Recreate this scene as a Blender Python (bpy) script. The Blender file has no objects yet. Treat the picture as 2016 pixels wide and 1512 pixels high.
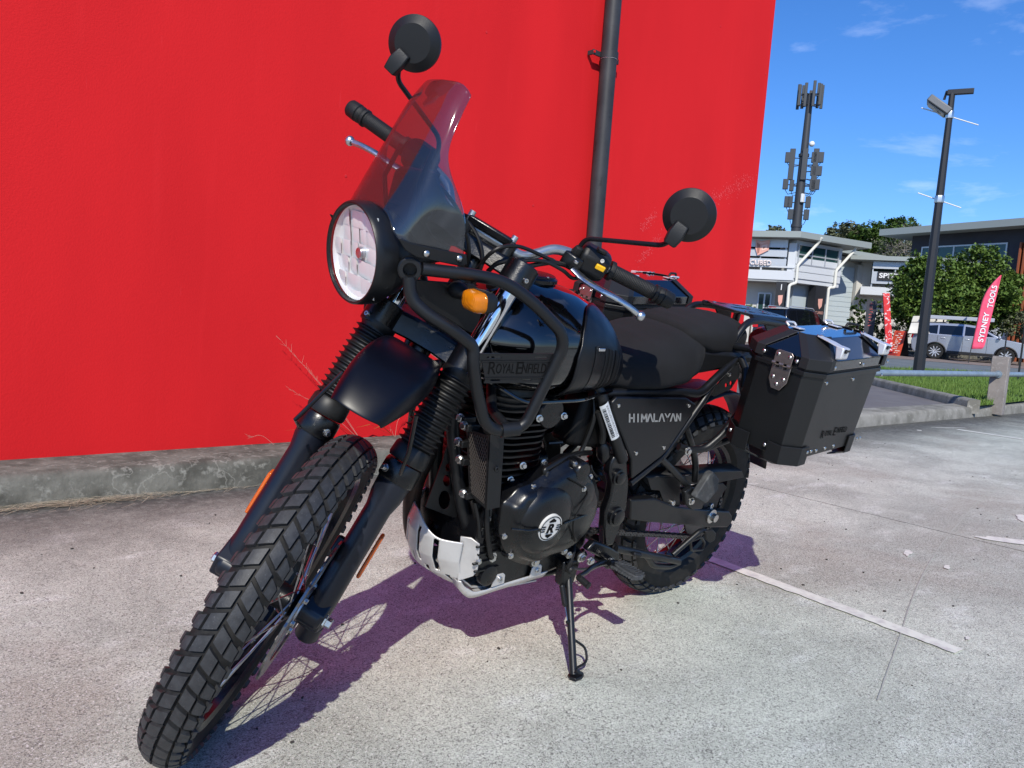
import bpy, bmesh, math, random
from math import sin, cos, pi, radians, sqrt, atan2
from mathutils import Vector, Matrix, noise
random.seed(7)
scene = bpy.context.scene
V = Vector

# ------------------------------------------------------------------ camera, sky, sun, exposure
cam_data = bpy.data.cameras.new('camera')
cam = bpy.data.objects.new('camera', cam_data)
scene.collection.objects.link(cam)
scene.camera = cam
cam_data.sensor_width = 36.0
cam_data.lens = 1490.66 * 36.0 / 2016.0
cam_data.clip_start = 0.05
cam_data.clip_end = 3000
cam.rotation_mode = 'XYZ'
cam.matrix_world = (Matrix.Translation((2.1220, 1.4834, 0.8959)) @ Matrix.Rotation(2.390576, 4, 'Z')
                    @ Matrix.Rotation(1.478456, 4, 'X') @ Matrix.Rotation(0.072185, 4, 'Z'))

SUN_DIR = V((0.554, 0.548, 0.632)).normalized()
SUN_EL = math.asin(SUN_DIR.z)
SUN_AZ = atan2(SUN_DIR.x, SUN_DIR.y)      # clockwise from +Y, as the Sky Texture has it

world = bpy.data.worlds.new('World')
scene.world = world
world.use_nodes = True
nt = world.node_tree
nt.nodes.clear()
N = nt.nodes.new
wout = N('ShaderNodeOutputWorld'); bg = N('ShaderNodeBackground')
sky = N('ShaderNodeTexSky'); sky.sky_type = 'NISHITA'; sky.sun_disc = False
sky.sun_elevation = SUN_EL; sky.sun_rotation = SUN_AZ
sky.altitude = 30; sky.air_density = 1.0; sky.dust_density = 0.25; sky.ozone_density = 3.5
hsv = N('ShaderNodeHueSaturation'); hsv.inputs['Saturation'].default_value = 1.11
hsv.inputs['Value'].default_value = 1.0
tint = N('ShaderNodeMix'); tint.data_type = 'RGBA'; tint.blend_type = 'MULTIPLY'; tint.inputs['Factor'].default_value = 1
tint.inputs['B'].default_value = (.66, .81, 1.10, 1)
nt.links.new(sky.outputs[0], tint.inputs['A']); nt.links.new(tint.outputs['Result'], hsv.inputs['Color'])
# thin clouds, the same all round the sky: cells of noise on the direction, flattened towards the horizon
tc = N('ShaderNodeTexCoord'); sep = N('ShaderNodeSeparateXYZ'); nt.links.new(tc.outputs['Generated'], sep.inputs[0])
den = N('ShaderNodeMath'); den.operation = 'ADD'; den.inputs[1].default_value = 0.12
nt.links.new(sep.outputs['Z'], den.inputs[0])
dx = N('ShaderNodeMath'); dx.operation = 'DIVIDE'; nt.links.new(sep.outputs['X'], dx.inputs[0]); nt.links.new(den.outputs[0], dx.inputs[1])
dy = N('ShaderNodeMath'); dy.operation = 'DIVIDE'; nt.links.new(sep.outputs['Y'], dy.inputs[0]); nt.links.new(den.outputs[0], dy.inputs[1])
cmb = N('ShaderNodeCombineXYZ'); nt.links.new(dx.outputs[0], cmb.inputs[0]); nt.links.new(dy.outputs[0], cmb.inputs[1])
n1 = N('ShaderNodeTexNoise'); n1.inputs['Scale'].default_value = 1.15; n1.inputs['Detail'].default_value = 9
n1.inputs['Roughness'].default_value = 0.58; n1.inputs['Distortion'].default_value = 0.25
nt.links.new(cmb.outputs[0], n1.inputs['Vector'])
cr = N('ShaderNodeValToRGB'); cr.color_ramp.elements[0].position = 0.56; cr.color_ramp.elements[1].position = 0.88
cr.color_ramp.elements[0].color = (0, 0, 0, 1); cr.color_ramp.elements[1].color = (0.75, 0.75, 0.75, 1)
nt.links.new(n1.outputs['Fac'], cr.inputs[0])
mixc = N('ShaderNodeMix'); mixc.data_type = 'RGBA'
mixc.inputs['B'].default_value = (8.5, 9.2, 10.8, 1)
nt.links.new(cr.outputs[0], mixc.inputs['Factor']); nt.links.new(hsv.outputs[0], mixc.inputs['A'])
nt.links.new(mixc.outputs['Result'], bg.inputs['Color'])
bg.inputs['Strength'].default_value = 0.142
nt.links.new(bg.outputs[0], wout.inputs[0])

sun_data = bpy.data.lights.new('sun', 'SUN')
sun_data.energy = 4.4; sun_data.angle = radians(0.5); sun_data.color = (1.0, 0.945, 0.835)
sun = bpy.data.objects.new('sun', sun_data); scene.collection.objects.link(sun)
sun.rotation_mode = 'QUATERNION'
sun.rotation_quaternion = SUN_DIR.to_track_quat('Z', 'Y')
sun.location = (0, 0, 30)

scene.view_settings.view_transform = 'Standard'
scene.view_settings.look = 'None'
scene.view_settings.gamma = 1.0
scene.view_settings.use_curve_mapping = False
scene.view_settings.exposure = 0.14
scene.cycles.max_bounces = 8
scene.cycles.transparent_max_bounces = 16
scene.cycles.caustics_reflective = False
scene.cycles.caustics_refractive = False

# ------------------------------------------------------------------ materials
def mat(name, color=(.5, .5, .5), rough=.5, metal=0.0, spec=.5, coat=0.0, coat_rough=.05, bump=None, var=None,
        sheen=0.0, trans=0.0, ior=1.45, noise_rough=None, dust=None, coord='Object', emit=None):
    """Principled material. bump=(scale, strength, detail); var=(scale, second colour, lo, hi) noise between two colours;
    dust=(scale, colour, lo, hi) a second layer on top."""
    m = bpy.data.materials.new(name); m.use_nodes = True
    t = m.node_tree; b = t.nodes['Principled BSDF']; L = t.links.new
    b.inputs['Base Color'].default_value = (*color, 1)
    b.inputs['Roughness'].default_value = rough; b.inputs['Metallic'].default_value = metal
    b.inputs['Specular IOR Level'].default_value = spec; b.inputs['IOR'].default_value = ior
    b.inputs['Coat Weight'].default_value = coat; b.inputs['Coat Roughness'].default_value = coat_rough
    b.inputs['Sheen Weight'].default_value = sheen; b.inputs['Transmission Weight'].default_value = trans
    if emit:
        b.inputs['Emission Color'].default_value = (*emit[0], 1); b.inputs['Emission Strength'].default_value = emit[1]
    tc = t.nodes.new('ShaderNodeTexCoord')
    def nz(scale, detail=6, rgh=.6):
        n = t.nodes.new('ShaderNodeTexNoise'); n.inputs['Scale'].default_value = scale
        n.inputs['Detail'].default_value = detail; n.inputs['Roughness'].default_value = rgh
        L(tc.outputs[coord], n.inputs['Vector']); return n
    def ramp(src, lo, hi):
        r = t.nodes.new('ShaderNodeMapRange'); r.inputs['From Min'].default_value = lo; r.inputs['From Max'].default_value = hi
        L(src, r.inputs['Value']); return r.outputs[0]
    col = None
    for layer in (var, dust):
        if not layer: continue
        mx = t.nodes.new('ShaderNodeMix'); mx.data_type = 'RGBA'
        L(ramp(nz(layer[0]).outputs['Fac'], layer[2], layer[3]), mx.inputs['Factor'])
        if col is None: mx.inputs['A'].default_value = (*color, 1)
        else: L(col, mx.inputs['A'])
        mx.inputs['B'].default_value = (*layer[1], 1); col = mx.outputs['Result']
    if col is not None: L(col, b.inputs['Base Color'])
    if noise_rough:
        mr = t.nodes.new('ShaderNodeMapRange'); mr.inputs['From Min'].default_value = .3; mr.inputs['From Max'].default_value = .7
        mr.inputs['To Min'].default_value = noise_rough[1]; mr.inputs['To Max'].default_value = noise_rough[2]
        L(nz(noise_rough[0]).outputs['Fac'], mr.inputs['Value']); L(mr.outputs[0], b.inputs['Roughness'])
    if bump:
        bp = t.nodes.new('ShaderNodeBump'); bp.inputs['Strength'].default_value = bump[1]
        bp.inputs['Distance'].default_value = 0.001 if len(bump) < 4 else bump[3]
        L(nz(bump[0], bump[2]).outputs['Fac'], bp.inputs['Height']); L(bp.outputs[0], b.inputs['Normal'])
    return m

M = {}
M['powder'] = mat('black_powder_coat', (.0062, .0066, .0078), .38, spec=.5, bump=(900, .2, 2), noise_rough=(14, .33, .45), dust=(22, (.014, .0135, .013), .60, .85))
M['plastic'] = mat('black_plastic', (.0075, .0077, .0085), .46, spec=.45, bump=(700, .3, 2), noise_rough=(10, .40, .52))
M['tank_gloss'] = mat('gloss_black_paint', (.0012, .0013, .0018), .10, spec=.5, coat=1.0, coat_rough=.015)
M['tank_matte'] = mat('matte_black_panel', (.0025, .0030, .0048), .36, spec=.5, bump=(900, .1, 2))
M['navy'] = mat('dark_navy_fork_paint', (.0062, .0080, .0145), .33, spec=.5, noise_rough=(20, .28, .42))
M['fender'] = mat('satin_black_mudguard', (.0016, .0022, .0058), .34, spec=.30, noise_rough=(9, .29, .38), dust=(300, (.008, .008, .010), .66, .9))
M['seat'] = mat('charcoal_seat_cloth', (.0115, .0115, .0125), .95, spec=.2, sheen=.02, bump=(1700, .6, 2), var=(9, (.015, .015, .016), .35, .7))
M['rubber'] = mat('tyre_rubber', (.022, .0225, .0245), .55, spec=.5, bump=(260, .4, 5), var=(70, (.038, .039, .042), .42, .70), dust=(420, (.17, .17, .175), .64, .76))
M['side_rubber'] = mat('tyre_sidewall_rubber', (.0095, .0092, .009), .66, spec=.35, bump=(200, .2, 4), dust=(40, (.026, .024, .022), .5, .8))
M['gaiter'] = mat('gaiter_rubber', (.0055, .0055, .0058), .48, spec=.5, dust=(30, (.015, .0145, .014), .5, .8))
M['softrubber'] = mat('grip_rubber', (.0068, .0068, .0072), .55, spec=.45, bump=(800, .7, 2))
M['engine'] = mat('black_engine_enamel', (.0022, .0024, .0034), .27, spec=.5, coat=.15, coat_rough=.2, bump=(260, .3, 3), noise_rough=(30, .22, .40), dust=(26, (.011, .0105, .010), .58, .85))
M['fin'] = mat('black_cylinder_paint', (.0028, .0029, .0033), .34, spec=.5, bump=(300, .3, 3), dust=(30, (.012, .011, .010), .58, .85))
M['dark'] = mat('dark_recess_metal', (.0030, .0030, .0032), .6, spec=.3)
M['chrome'] = mat('chrome', (.72, .72, .73), .07, metal=1.0)
M['alu'] = mat('satin_aluminium', (.60, .61, .63), .30, metal=1.0, noise_rough=(60, .24, .38))
M['bar'] = mat('silver_bar_paint', (.42, .44, .46), .32, metal=.85, noise_rough=(50, .26, .4), dust=(60, (.13, .09, .05), .70, .8))
M['bolt'] = mat('zinc_bolt', (.60, .59, .57), .28, metal=1.0, noise_rough=(80, .2, .42))
M['skid'] = mat('brushed_skid_plate', (.66, .645, .635), .40, metal=.55, bump=(500, .25, 3), noise_rough=(25, .36, .5), var=(14, (.56, .54, .53), .4, .7))
M['bronze'] = mat('bronze_tinted_steel', (.30, .255, .235), .36, metal=.9, noise_rough=(40, .3, .45))
M['exhaust'] = mat('browned_exhaust_steel', (.040, .031, .028), .46, metal=.6, var=(12, (.075, .042, .030), .45, .65), noise_rough=(20, .38, .56))
M['pan'] = mat('pannier_black_powder', (.0058, .0060, .0062), .36, spec=.62, bump=(1100, .18, 2), noise_rough=(8, .33, .41))
M['pan_lid'] = mat('pannier_lid_gloss', (.0020, .0024, .0048), .12, spec=.8, coat=1.0, coat_rough=.06, bump=(1100, .05, 2))
M['spoke'] = mat('spoke_steel', (.42, .42, .42), .30, metal=1.0)
M['disc'] = mat('brake_disc_steel', (.30, .29, .285), .32, metal=1.0, noise_rough=(120, .25, .45))
M['rim'] = mat('black_rim', (.0025, .0028, .0050), .22, spec=.5)
M['lamp_silver'] = mat('lamp_reflector_silver', (.86, .88, .88), .28, metal=.22)
M['latch'] = mat('brushed_latch', (.74, .74, .75), .34, metal=.55, noise_rough=(60, .28, .42))
M['chain'] = mat('chain_steel', (.10, .10, .105), .42, metal=.9)
M['silver_print'] = mat('silver_print', (.25, .25, .245), .45)
M['white_print'] = mat('white_print', (.62, .61, .58), .5)
M['black_print'] = mat('black_print', (.0022, .0022, .0022), .7, spec=.2)
M['yellow'] = mat('yellow_switch', (.85, .47, .015), .42)
M['label'] = mat('white_label', (.62, .64, .66), .45)
M['cable'] = mat('cable_sheath', (.0055, .0055, .006), .38)
M['peg'] = mat('dusty_peg_rubber', (.040, .042, .045), .62, bump=(300, .5, 3), dust=(60, (.085, .088, .09), .5, .7))
M['redpaint'] = mat('red_tail_plastic', (.55, .012, .015), .25)

def lens_mat(name, color, rough, depth_col):
    m = bpy.data.materials.new(name); m.use_nodes = True
    t = m.node_tree; b = t.nodes['Principled BSDF']; L = t.links.new
    b.inputs['Base Color'].default_value = (*color, 1); b.inputs['Roughness'].default_value = rough
    b.inputs['Transmission Weight'].default_value = depth_col; b.inputs['IOR'].default_value = 1.49
    w = t.nodes.new('ShaderNodeTexWave'); w.inputs['Scale'].default_value = 230; w.inputs['Distortion'].default_value = .4
    w.bands_direction = 'X'
    tc = t.nodes.new('ShaderNodeTexCoord'); L(tc.outputs['Object'], w.inputs['Vector'])
    bp = t.nodes.new('ShaderNodeBump'); bp.inputs['Strength'].default_value = .5; bp.inputs['Distance'].default_value = .0008
    L(w.outputs['Fac'], bp.inputs['Height']); L(bp.outputs[0], b.inputs['Normal'])
    return m
M['amber'] = lens_mat('amber_lens', (.86, .25, .006), .06, .35)
M['reflector'] = lens_mat('orange_reflector', (.70, .13, .012), .12, .2)

def screen_mat(name, tint, fresnel=1.45, haze=0):
    m = bpy.data.materials.new(name); m.use_nodes = True
    t = m.node_tree; t.nodes.clear(); L = t.links.new
    o = t.nodes.new('ShaderNodeOutputMaterial'); mx = t.nodes.new('ShaderNodeMixShader')
    tr = t.nodes.new('ShaderNodeBsdfTransparent'); tr.inputs[0].default_value = (*tint, 1)
    gl = t.nodes.new('ShaderNodeBsdfGlossy'); gl.inputs['Roughness'].default_value = .05
    lw = t.nodes.new('ShaderNodeLayerWeight'); lw.inputs['Blend'].default_value = .5
    pw = t.nodes.new('ShaderNodeMath'); pw.operation = 'POWER'; pw.inputs[1].default_value = 4.0
    fr = t.nodes.new('ShaderNodeMath'); fr.operation = 'MULTIPLY_ADD'; fr.inputs[1].default_value = .95 ; fr.inputs[2].default_value = fresnel
    if haze:
        df = t.nodes.new('ShaderNodeBsdfDiffuse'); df.inputs[0].default_value = (.46, .46, .50, 1); m2 = t.nodes.new('ShaderNodeMixShader'); m2.inputs[0].default_value = haze
        L(tr.outputs[0], m2.inputs[1]); L(df.outputs[0], m2.inputs[2]); tr = m2
    L(lw.outputs['Facing'], pw.inputs[0]); L(pw.outputs[0], fr.inputs[0])
    L(fr.outputs[0], mx.inputs[0]); L(tr.outputs[0], mx.inputs[1]); L(gl.outputs[0], mx.inputs[2]); L(mx.outputs[0], o.inputs[0])
    return m
M['screen'] = screen_mat('smoked_screen', (.60, .615, .655), .075, .016)
M['glass'] = screen_mat('clear_headlamp_glass', (.98, .98, .98), .03)

# ------------------------------------------------------------------ mesh helpers
def frame(d, up=None):
    d = V(d).normalized()
    a = V(up) if up is not None else (V((0, 0, 1)) if abs(d.z) < .9 else V((1, 0, 0)))
    x = a.cross(d)
    if x.length < 1e-6: x = V((0, 1, 0)).cross(d)
    x.normalize(); y = d.cross(x); return x, y, d

class MB:
    def __init__(s): s.v = []; s.f = []
    def add(s, vs, fs):
        n = len(s.v); s.v += [tuple(p) for p in vs]; s.f += [tuple(i + n for i in f) for f in fs]; return s
    def box(s, c, size, R=None):
        c = V(c); h = V(size) / 2; vs = []
        for i in range(8):
            p = V(((i & 1) * 2 - 1, (i >> 1 & 1) * 2 - 1, (i >> 2 & 1) * 2 - 1)); p = V((p.x * h.x, p.y * h.y, p.z * h.z))
            vs.append(c + (R @ p if R else p))
        return s.add(vs, [(0, 2, 3, 1), (4, 5, 7, 6), (0, 1, 5, 4), (2, 6, 7, 3), (0, 4, 6, 2), (1, 3, 7, 5)])
    def loft(s, rings, cap=True, closed=True):
        n = len(rings[0]); vs = [p for r in rings for p in r]; fs = []
        for i in range(len(rings) - 1):
            for j in range(n if closed else n - 1):
                k = (j + 1) % n; fs.append((i * n + j, i * n + k, (i + 1) * n + k, (i + 1) * n + j))
        if cap: fs.append(tuple(reversed(range(n)))); fs.append(tuple((len(rings) - 1) * n + j for j in range(n)))
        return s.add(vs, fs)
    def tube(s, pts, r, n=12, cap=True):
        pts = [V(p) for p in pts]; rs = r if isinstance(r, (list, tuple)) else [r] * len(pts)
        T = []
        for i in range(len(pts)):
            a = pts[max(i - 1, 0)]; b = pts[min(i + 1, len(pts) - 1)]; T.append((b - a).normalized())
        x, y, _ = frame(T[0]); rings = []
        for i, p in enumerate(pts):
            x = (x - T[i] * x.dot(T[i])).normalized(); y = T[i].cross(x)
            rings.append([p + (x * cos(2 * pi * k / n) + y * sin(2 * pi * k / n)) * rs[i] for k in range(n)])
        return s.loft(rings, cap)
    def cyl(s, a, b, r, r2=None, n=20, cap=True):
        return s.tube([a, b], [r, r if r2 is None else r2], n, cap)
    def lathe(s, o, axis, prof, n=32, cap=True, up=None):
        o = V(o); x, y, d = frame(axis, up)
        rings = [[o + d * t + (x * cos(2 * pi * k / n) + y * sin(2 * pi * k / n)) * max(r, 1e-5) for k in range(n)] for t, r in prof]
        return s.loft(rings, cap)
    def prism(s, poly, vec):
        vec = V(vec); poly = [V(p) for p in poly]; n = len(poly)
        return s.loft([poly, [p + vec for p in poly]])
    def grid(s, rows):
        m = len(rows[0]); fs = [(i * m + j, i * m + j + 1, (i + 1) * m + j + 1, (i + 1) * m + j) for i in range(len(rows) - 1) for j in range(m - 1)]
        return s.add([p for r in rows for p in r], fs)
    def sphere(s, c, r, n=16, sc=(1, 1, 1)):
        c = V(c); rings = []
        for i in range(n // 2 + 1):
            t = pi * i / (n // 2); rr = max(sin(t), 1e-4)
            rings.append([c + V((rr * cos(2 * pi * k / n) * r * sc[0], rr * sin(2 * pi * k / n) * r * sc[1], cos(t) * r * sc[2])) for k in range(n)])
        return s.loft(rings)
    def quad(s, a, b, c, d): return s.add([a, b, c, d], [(0, 1, 2, 3)])
    def mirror(s):
        n = MB(); n.v = [(x, -y, z) for x, y, z in s.v]; n.f = [tuple(reversed(f)) for f in s.f]; return n
    def mesh(s, name, material=None, smooth=35):
        me = bpy.data.meshes.new(name); me.from_pydata(s.v, [], s.f); me.update()
        bm = bmesh.new(); bm.from_mesh(me); bmesh.ops.recalc_face_normals(bm, faces=bm.faces); bm.to_mesh(me); bm.free()
        if smooth:
            me.polygons.foreach_set('use_smooth', [True] * len(me.polygons)); me.set_sharp_from_angle(angle=radians(smooth))
        if material: me.materials.append(material)
        return me
    def build(s, name, material, parent=None, smooth=35, bevel=0, seg=2, solid=0, sub=0, mw=None, kind=None, offset=0):
        o = bpy.data.objects.new(name, s.mesh(name, material, smooth)); scene.collection.objects.link(o)
        if parent: o.parent = parent
        if mw is not None: o.matrix_local = mw
        finish(o, bevel, seg, solid, sub, offset)
        if kind: o['kind'] = kind
        return o

def finish(o, bevel=0, seg=2, solid=0, sub=0, offset=0):
    if solid:
        m = o.modifiers.new('solid', 'SOLIDIFY'); m.thickness = solid; m.offset = offset
    if sub:
        m = o.modifiers.new('sub', 'SUBSURF'); m.levels = sub; m.render_levels = sub
    if bevel:
        m = o.modifiers.new('bevel', 'BEVEL'); m.width = bevel; m.segments = seg; m.limit_method = 'ANGLE'; m.angle_limit = radians(32)
        m.harden_normals = False

def fillet(pts, r, k=6):
    """polyline with its corners rounded to about r (one number or one per inner corner)"""
    pts = [V(p) for p in pts]; out = [pts[0]]
    for i in range(1, len(pts) - 1):
        a, b, c = pts[i - 1], pts[i], pts[i + 1]; rr = r[i - 1] if isinstance(r, (list, tuple)) else r
        d1 = a - b; d2 = c - b; l = min(rr, d1.length * .48, d2.length * .48)
        p = b + d1.normalized() * l; q = b + d2.normalized() * l
        for j in range(k + 1):
            t = j / k; out.append(p * (1 - t) ** 2 + b * 2 * t * (1 - t) + q * t * t)
    out.append(pts[-1]); return out

def spline(pts, k=8):
    """Catmull-Rom through the points"""
    pts = [V(p) for p in pts]; P = [pts[0] * 2 - pts[1]] + pts + [pts[-1] * 2 - pts[-2]]; out = []
    for i in range(1, len(P) - 2):
        for j in range(k):
            t = j / k; a, b, c, d = P[i - 1:i + 3]
            out.append(((b * 2) + (c - a) * t + (a * 2 - b * 5 + c * 4 - d) * t * t + (b * 3 - a - c * 3 + d) * t ** 3) / 2)
    out.append(pts[-1]); return out

def lerp_table(tab, x):
    tab = sorted(tab)
    if x <= tab[0][0]: return tab[0][1]
    for (a, p), (b, q) in zip(tab, tab[1:]):
        if x <= b:
            t = (x - a) / (b - a); return p + (q - p) * t
    return tab[-1][1]

def plate(name, outline, holes, fn, material, parent, thick, bevel=0, mw=None, smooth=35, offset=0):
    """flat plate with real holes; outline and holes in 2D, fn maps to 3D"""
    bm = bmesh.new(); es = []
    for loop in [outline] + holes:
        vs = [bm.verts.new((p[0], p[1], 0)) for p in loop]
        es += [bm.edges.new((vs[i], vs[(i + 1) % len(vs)])) for i in range(len(vs))]
    bmesh.ops.triangle_fill(bm, use_beauty=True, use_dissolve=False, edges=es)
    for v in bm.verts: v.co = V(fn(v.co.x, v.co.y))
    bmesh.ops.recalc_face_normals(bm, faces=bm.faces)
    me = bpy.data.meshes.new(name); bm.to_mesh(me); bm.free()
    me.materials.append(material)
    o = bpy.data.objects.new(name, me); scene.collection.objects.link(o)
    if parent: o.parent = parent
    if mw is not None: o.matrix_local = mw
    finish(o, bevel, 2, thick, 0, offset)
    return o

def ell(cx, cy, rx, ry, n=20, a0=0):
    return [(cx + rx * cos(2 * pi * i / n + a0), cy + ry * sin(2 * pi * i / n + a0)) for i in range(n)]
def slot(cx, cy, w, h, n=6):
    r = min(w, h) / 2; out = []
    if w >= h: cs = [(cx + w / 2 - r, cy, -pi / 2), (cx - w / 2 + r, cy, pi / 2)]
    else: cs = [(cx, cy + h / 2 - r, 0), (cx, cy - h / 2 + r, pi)]
    for x, y, a in cs:
        out += [(x + r * cos(a + pi * i / n), y + r * sin(a + pi * i / n)) for i in range(n + 1)]
    return out
def rrect(cx, cy, w, h, r, n=4):
    out = []
    for sx, sy, a in ((1, 1, 0), (-1, 1, pi / 2), (-1, -1, pi), (1, -1, 3 * pi / 2)):
        x = cx + sx * (w / 2 - r); y = cy + sy * (h / 2 - r)
        out += [(x + r * cos(a + pi / 2 * i / n), y + r * sin(a + pi / 2 * i / n)) for i in range(n + 1)]
    return out

def text(name, body, pos, xdir, ydir, height, material, parent, depth=.0008, width=None, mw=None, shear=0, bold=0, spacing=1.0):
    cu = bpy.data.curves.new(name, 'FONT'); cu.body = body; cu.size = 1; cu.align_x = 'CENTER'; cu.align_y = 'CENTER'
    cu.extrude = 0; cu.offset = bold; cu.shear = shear; cu.space_character = spacing; cu.resolution_u = 3
    t = bpy.data.objects.new(name + '_tmp', cu); scene.collection.objects.link(t)
    bpy.context.view_layer.update()
    me = bpy.data.meshes.new_from_object(t.evaluated_get(bpy.context.evaluated_depsgraph_get()))
    bpy.data.objects.remove(t); bpy.data.curves.remove(cu)
    xs = [v.co.x for v in me.vertices]; ys = [v.co.y for v in me.vertices]
    w = max(xs) - min(xs); h = max(ys) - min(ys); cx = (max(xs) + min(xs)) / 2; cy = (max(ys) + min(ys)) / 2
    sy = height / h; sx = (width / w) if width else sy
    X = V(xdir).normalized(); Y = V(ydir); Y = (Y - X * Y.dot(X)).normalized(); Z = X.cross(Y); P = V(pos)
    for v in me.vertices:
        v.co = P + X * ((v.co.x - cx) * sx) + Y * ((v.co.y - cy) * sy)
    me.materials.clear(); me.materials.append(material); me.name = name
    o = bpy.data.objects.new(name, me); scene.collection.objects.link(o)
    if parent: o.parent = parent
    if mw is not None: o.matrix_local = mw
    if depth: finish(o, solid=depth, offset=1)
    return o

def tag(o, label=None, cat=None, group=None, kind=None):
    if label: o['label'] = label
    if cat: o['category'] = cat
    if group: o['group'] = group
    if kind: o['kind'] = kind
    return o
def empty(name, loc=(0, 0, 0), rz=0.0):
    o = bpy.data.objects.new(name, None); scene.collection.objects.link(o)
    o.location = loc; o.rotation_euler = (0, 0, rz); o.empty_display_size = .1; return o
def share(name, me, parent, mw):
    o = bpy.data.objects.new(name, me); scene.collection.objects.link(o); o.parent = parent; o.matrix_local = mw; return o
def orient(pos, normal, up=None, roll=0):
    x, y, d = frame(normal, up)
    m = Matrix((x, y, d)).transposed().to_4x4()
    return Matrix.Translation(V(pos)) @ m @ Matrix.Rotation(roll, 4, 'Z')

# ================================================================== THE SETTING
def curb_y(x):   # front line of the kerb at the foot of the wall
    return lerp_table([(-16, -1.22), (-10.8, -1.45), (-6.2, -1.68), (-0.45, -1.84), (1.6, -1.94), (5, -2.10)], x)
def wall_y(x): return -2.205 - 0.016 * (x - 0)
CURB_H = 0.13
def ground_z(x, y):   # the land beyond the kerb
    return 0.10 + 0.003 * max(0.0, -x - 9)

def concrete_mat(name, base=(.615, .650, .560), hx=0.0, stain_line=True):
    m = bpy.data.materials.new(name); m.use_nodes = True
    t = m.node_tree; b = t.nodes['Principled BSDF']; L = t.links.new; N = t.nodes.new
    b.inputs['Roughness'].default_value = .88; b.inputs['Specular IOR Level'].default_value = .25
    tc = N('ShaderNodeTexCoord')
    def nz(scale, detail=5, rgh=.6, sc=None, dist=0):
        n = N('ShaderNodeTexNoise'); n.inputs['Scale'].default_value = scale; n.inputs['Detail'].default_value = detail
        n.inputs['Roughness'].default_value = rgh; n.inputs['Distortion'].default_value = dist
        if sc:
            mp = N('ShaderNodeMapping'); mp.inputs['Scale'].default_value = sc; mp.inputs['Rotation'].default_value = (0, 0, .5)
            L(tc.outputs['Object'], mp.inputs[0]); L(mp.outputs[0], n.inputs['Vector'])
        else: L(tc.outputs['Object'], n.inputs['Vector'])
        return n.outputs['Fac']
    def rng(s, a, b_, c=0, d=1):
        r = N('ShaderNodeMapRange'); r.inputs['From Min'].default_value = a; r.inputs['From Max'].default_value = b_
        r.inputs['To Min'].default_value = c; r.inputs['To Max'].default_value = d; L(s, r.inputs['Value']); return r.outputs[0]
    def mix(a, b_, f, mode='MIX'):
        x = N('ShaderNodeMix'); x.data_type = 'RGBA'; x.blend_type = mode
        for s, v in (('A', a), ('B', b_), ('Factor', f)):
            if isinstance(v, tuple): x.inputs[s].default_value = (*v, 1)
            elif isinstance(v, (int, float)): x.inputs[s].default_value = v
            else: L(v, x.inputs[s])
        return x.outputs['Result']
    def math_(op, a, b_):
        x = N('ShaderNodeMath'); x.operation = op
        for i, v in enumerate((a, b_)):
            if isinstance(v, (int, float)): x.inputs[i].default_value = v
            else: L(v, x.inputs[i])
        return x.outputs[0]
    c = mix(base, tuple(k * .68 for k in base), rng(nz(1.1, 7, .65, None, .6), .42, .60))
    c = mix(c, (.76, .80, .74), rng(nz(3.1, 8, .7, (1, 2.2, 1)), .54, .70, 0, .85))       # pale worn patches
    c = mix(c, (.36, .33, .27), rng(nz(.8, 6, .6, None, .5), .52, .68, 0, .65))                     # brownish patches
    # worn surface: dark pits and pale grains of aggregate
    c = mix(c, (.10, .095, .09), rng(nz(80, 5, .85, None, 2.5), .50, .575, 0, .88))
    c = mix(c, (.07, .065, .062), rng(nz(260, 3, .8), .55, .63, 0, .8))
    c = mix(c, (.80, .78, .75), rng(nz(150, 4, .75), .56, .64, 0, .8))
    # broom marks
    c = mix(c, (.20, .19, .175), rng(nz(20, 5, .7, (1, 9, 1)), .60, .75, 0, .28))
    # dark algae along the foot of the kerb
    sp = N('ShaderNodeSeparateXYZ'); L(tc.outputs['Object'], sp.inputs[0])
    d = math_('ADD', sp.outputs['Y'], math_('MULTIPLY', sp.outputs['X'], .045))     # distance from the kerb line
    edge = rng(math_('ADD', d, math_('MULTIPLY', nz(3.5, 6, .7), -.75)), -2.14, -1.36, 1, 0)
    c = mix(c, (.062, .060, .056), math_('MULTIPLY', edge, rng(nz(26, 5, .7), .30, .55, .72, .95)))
    L(c, b.inputs['Base Color'])
    bp = N('ShaderNodeBump'); bp.inputs['Strength'].default_value = .55; bp.inputs['Distance'].default_value = .0022
    L(math_('ADD', math_('MULTIPLY', nz(170, 3, .75, None, 1.2), -1.0), math_('MULTIPLY', nz(18, 4, .6), .5)), bp.inputs['Height']); L(bp.outputs[0], b.inputs['Normal'])
    return m
M['concrete'] = concrete_mat('worn_exposed_concrete')
M['kerb'] = mat('weathered_kerb_concrete', (.165, .16, .138), .92, spec=.2, bump=(60, .9, 6, .004), var=(7, (.075, .073, .062), .36, .62), dust=(24, (.25, .245, .215), .56, .72))
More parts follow.
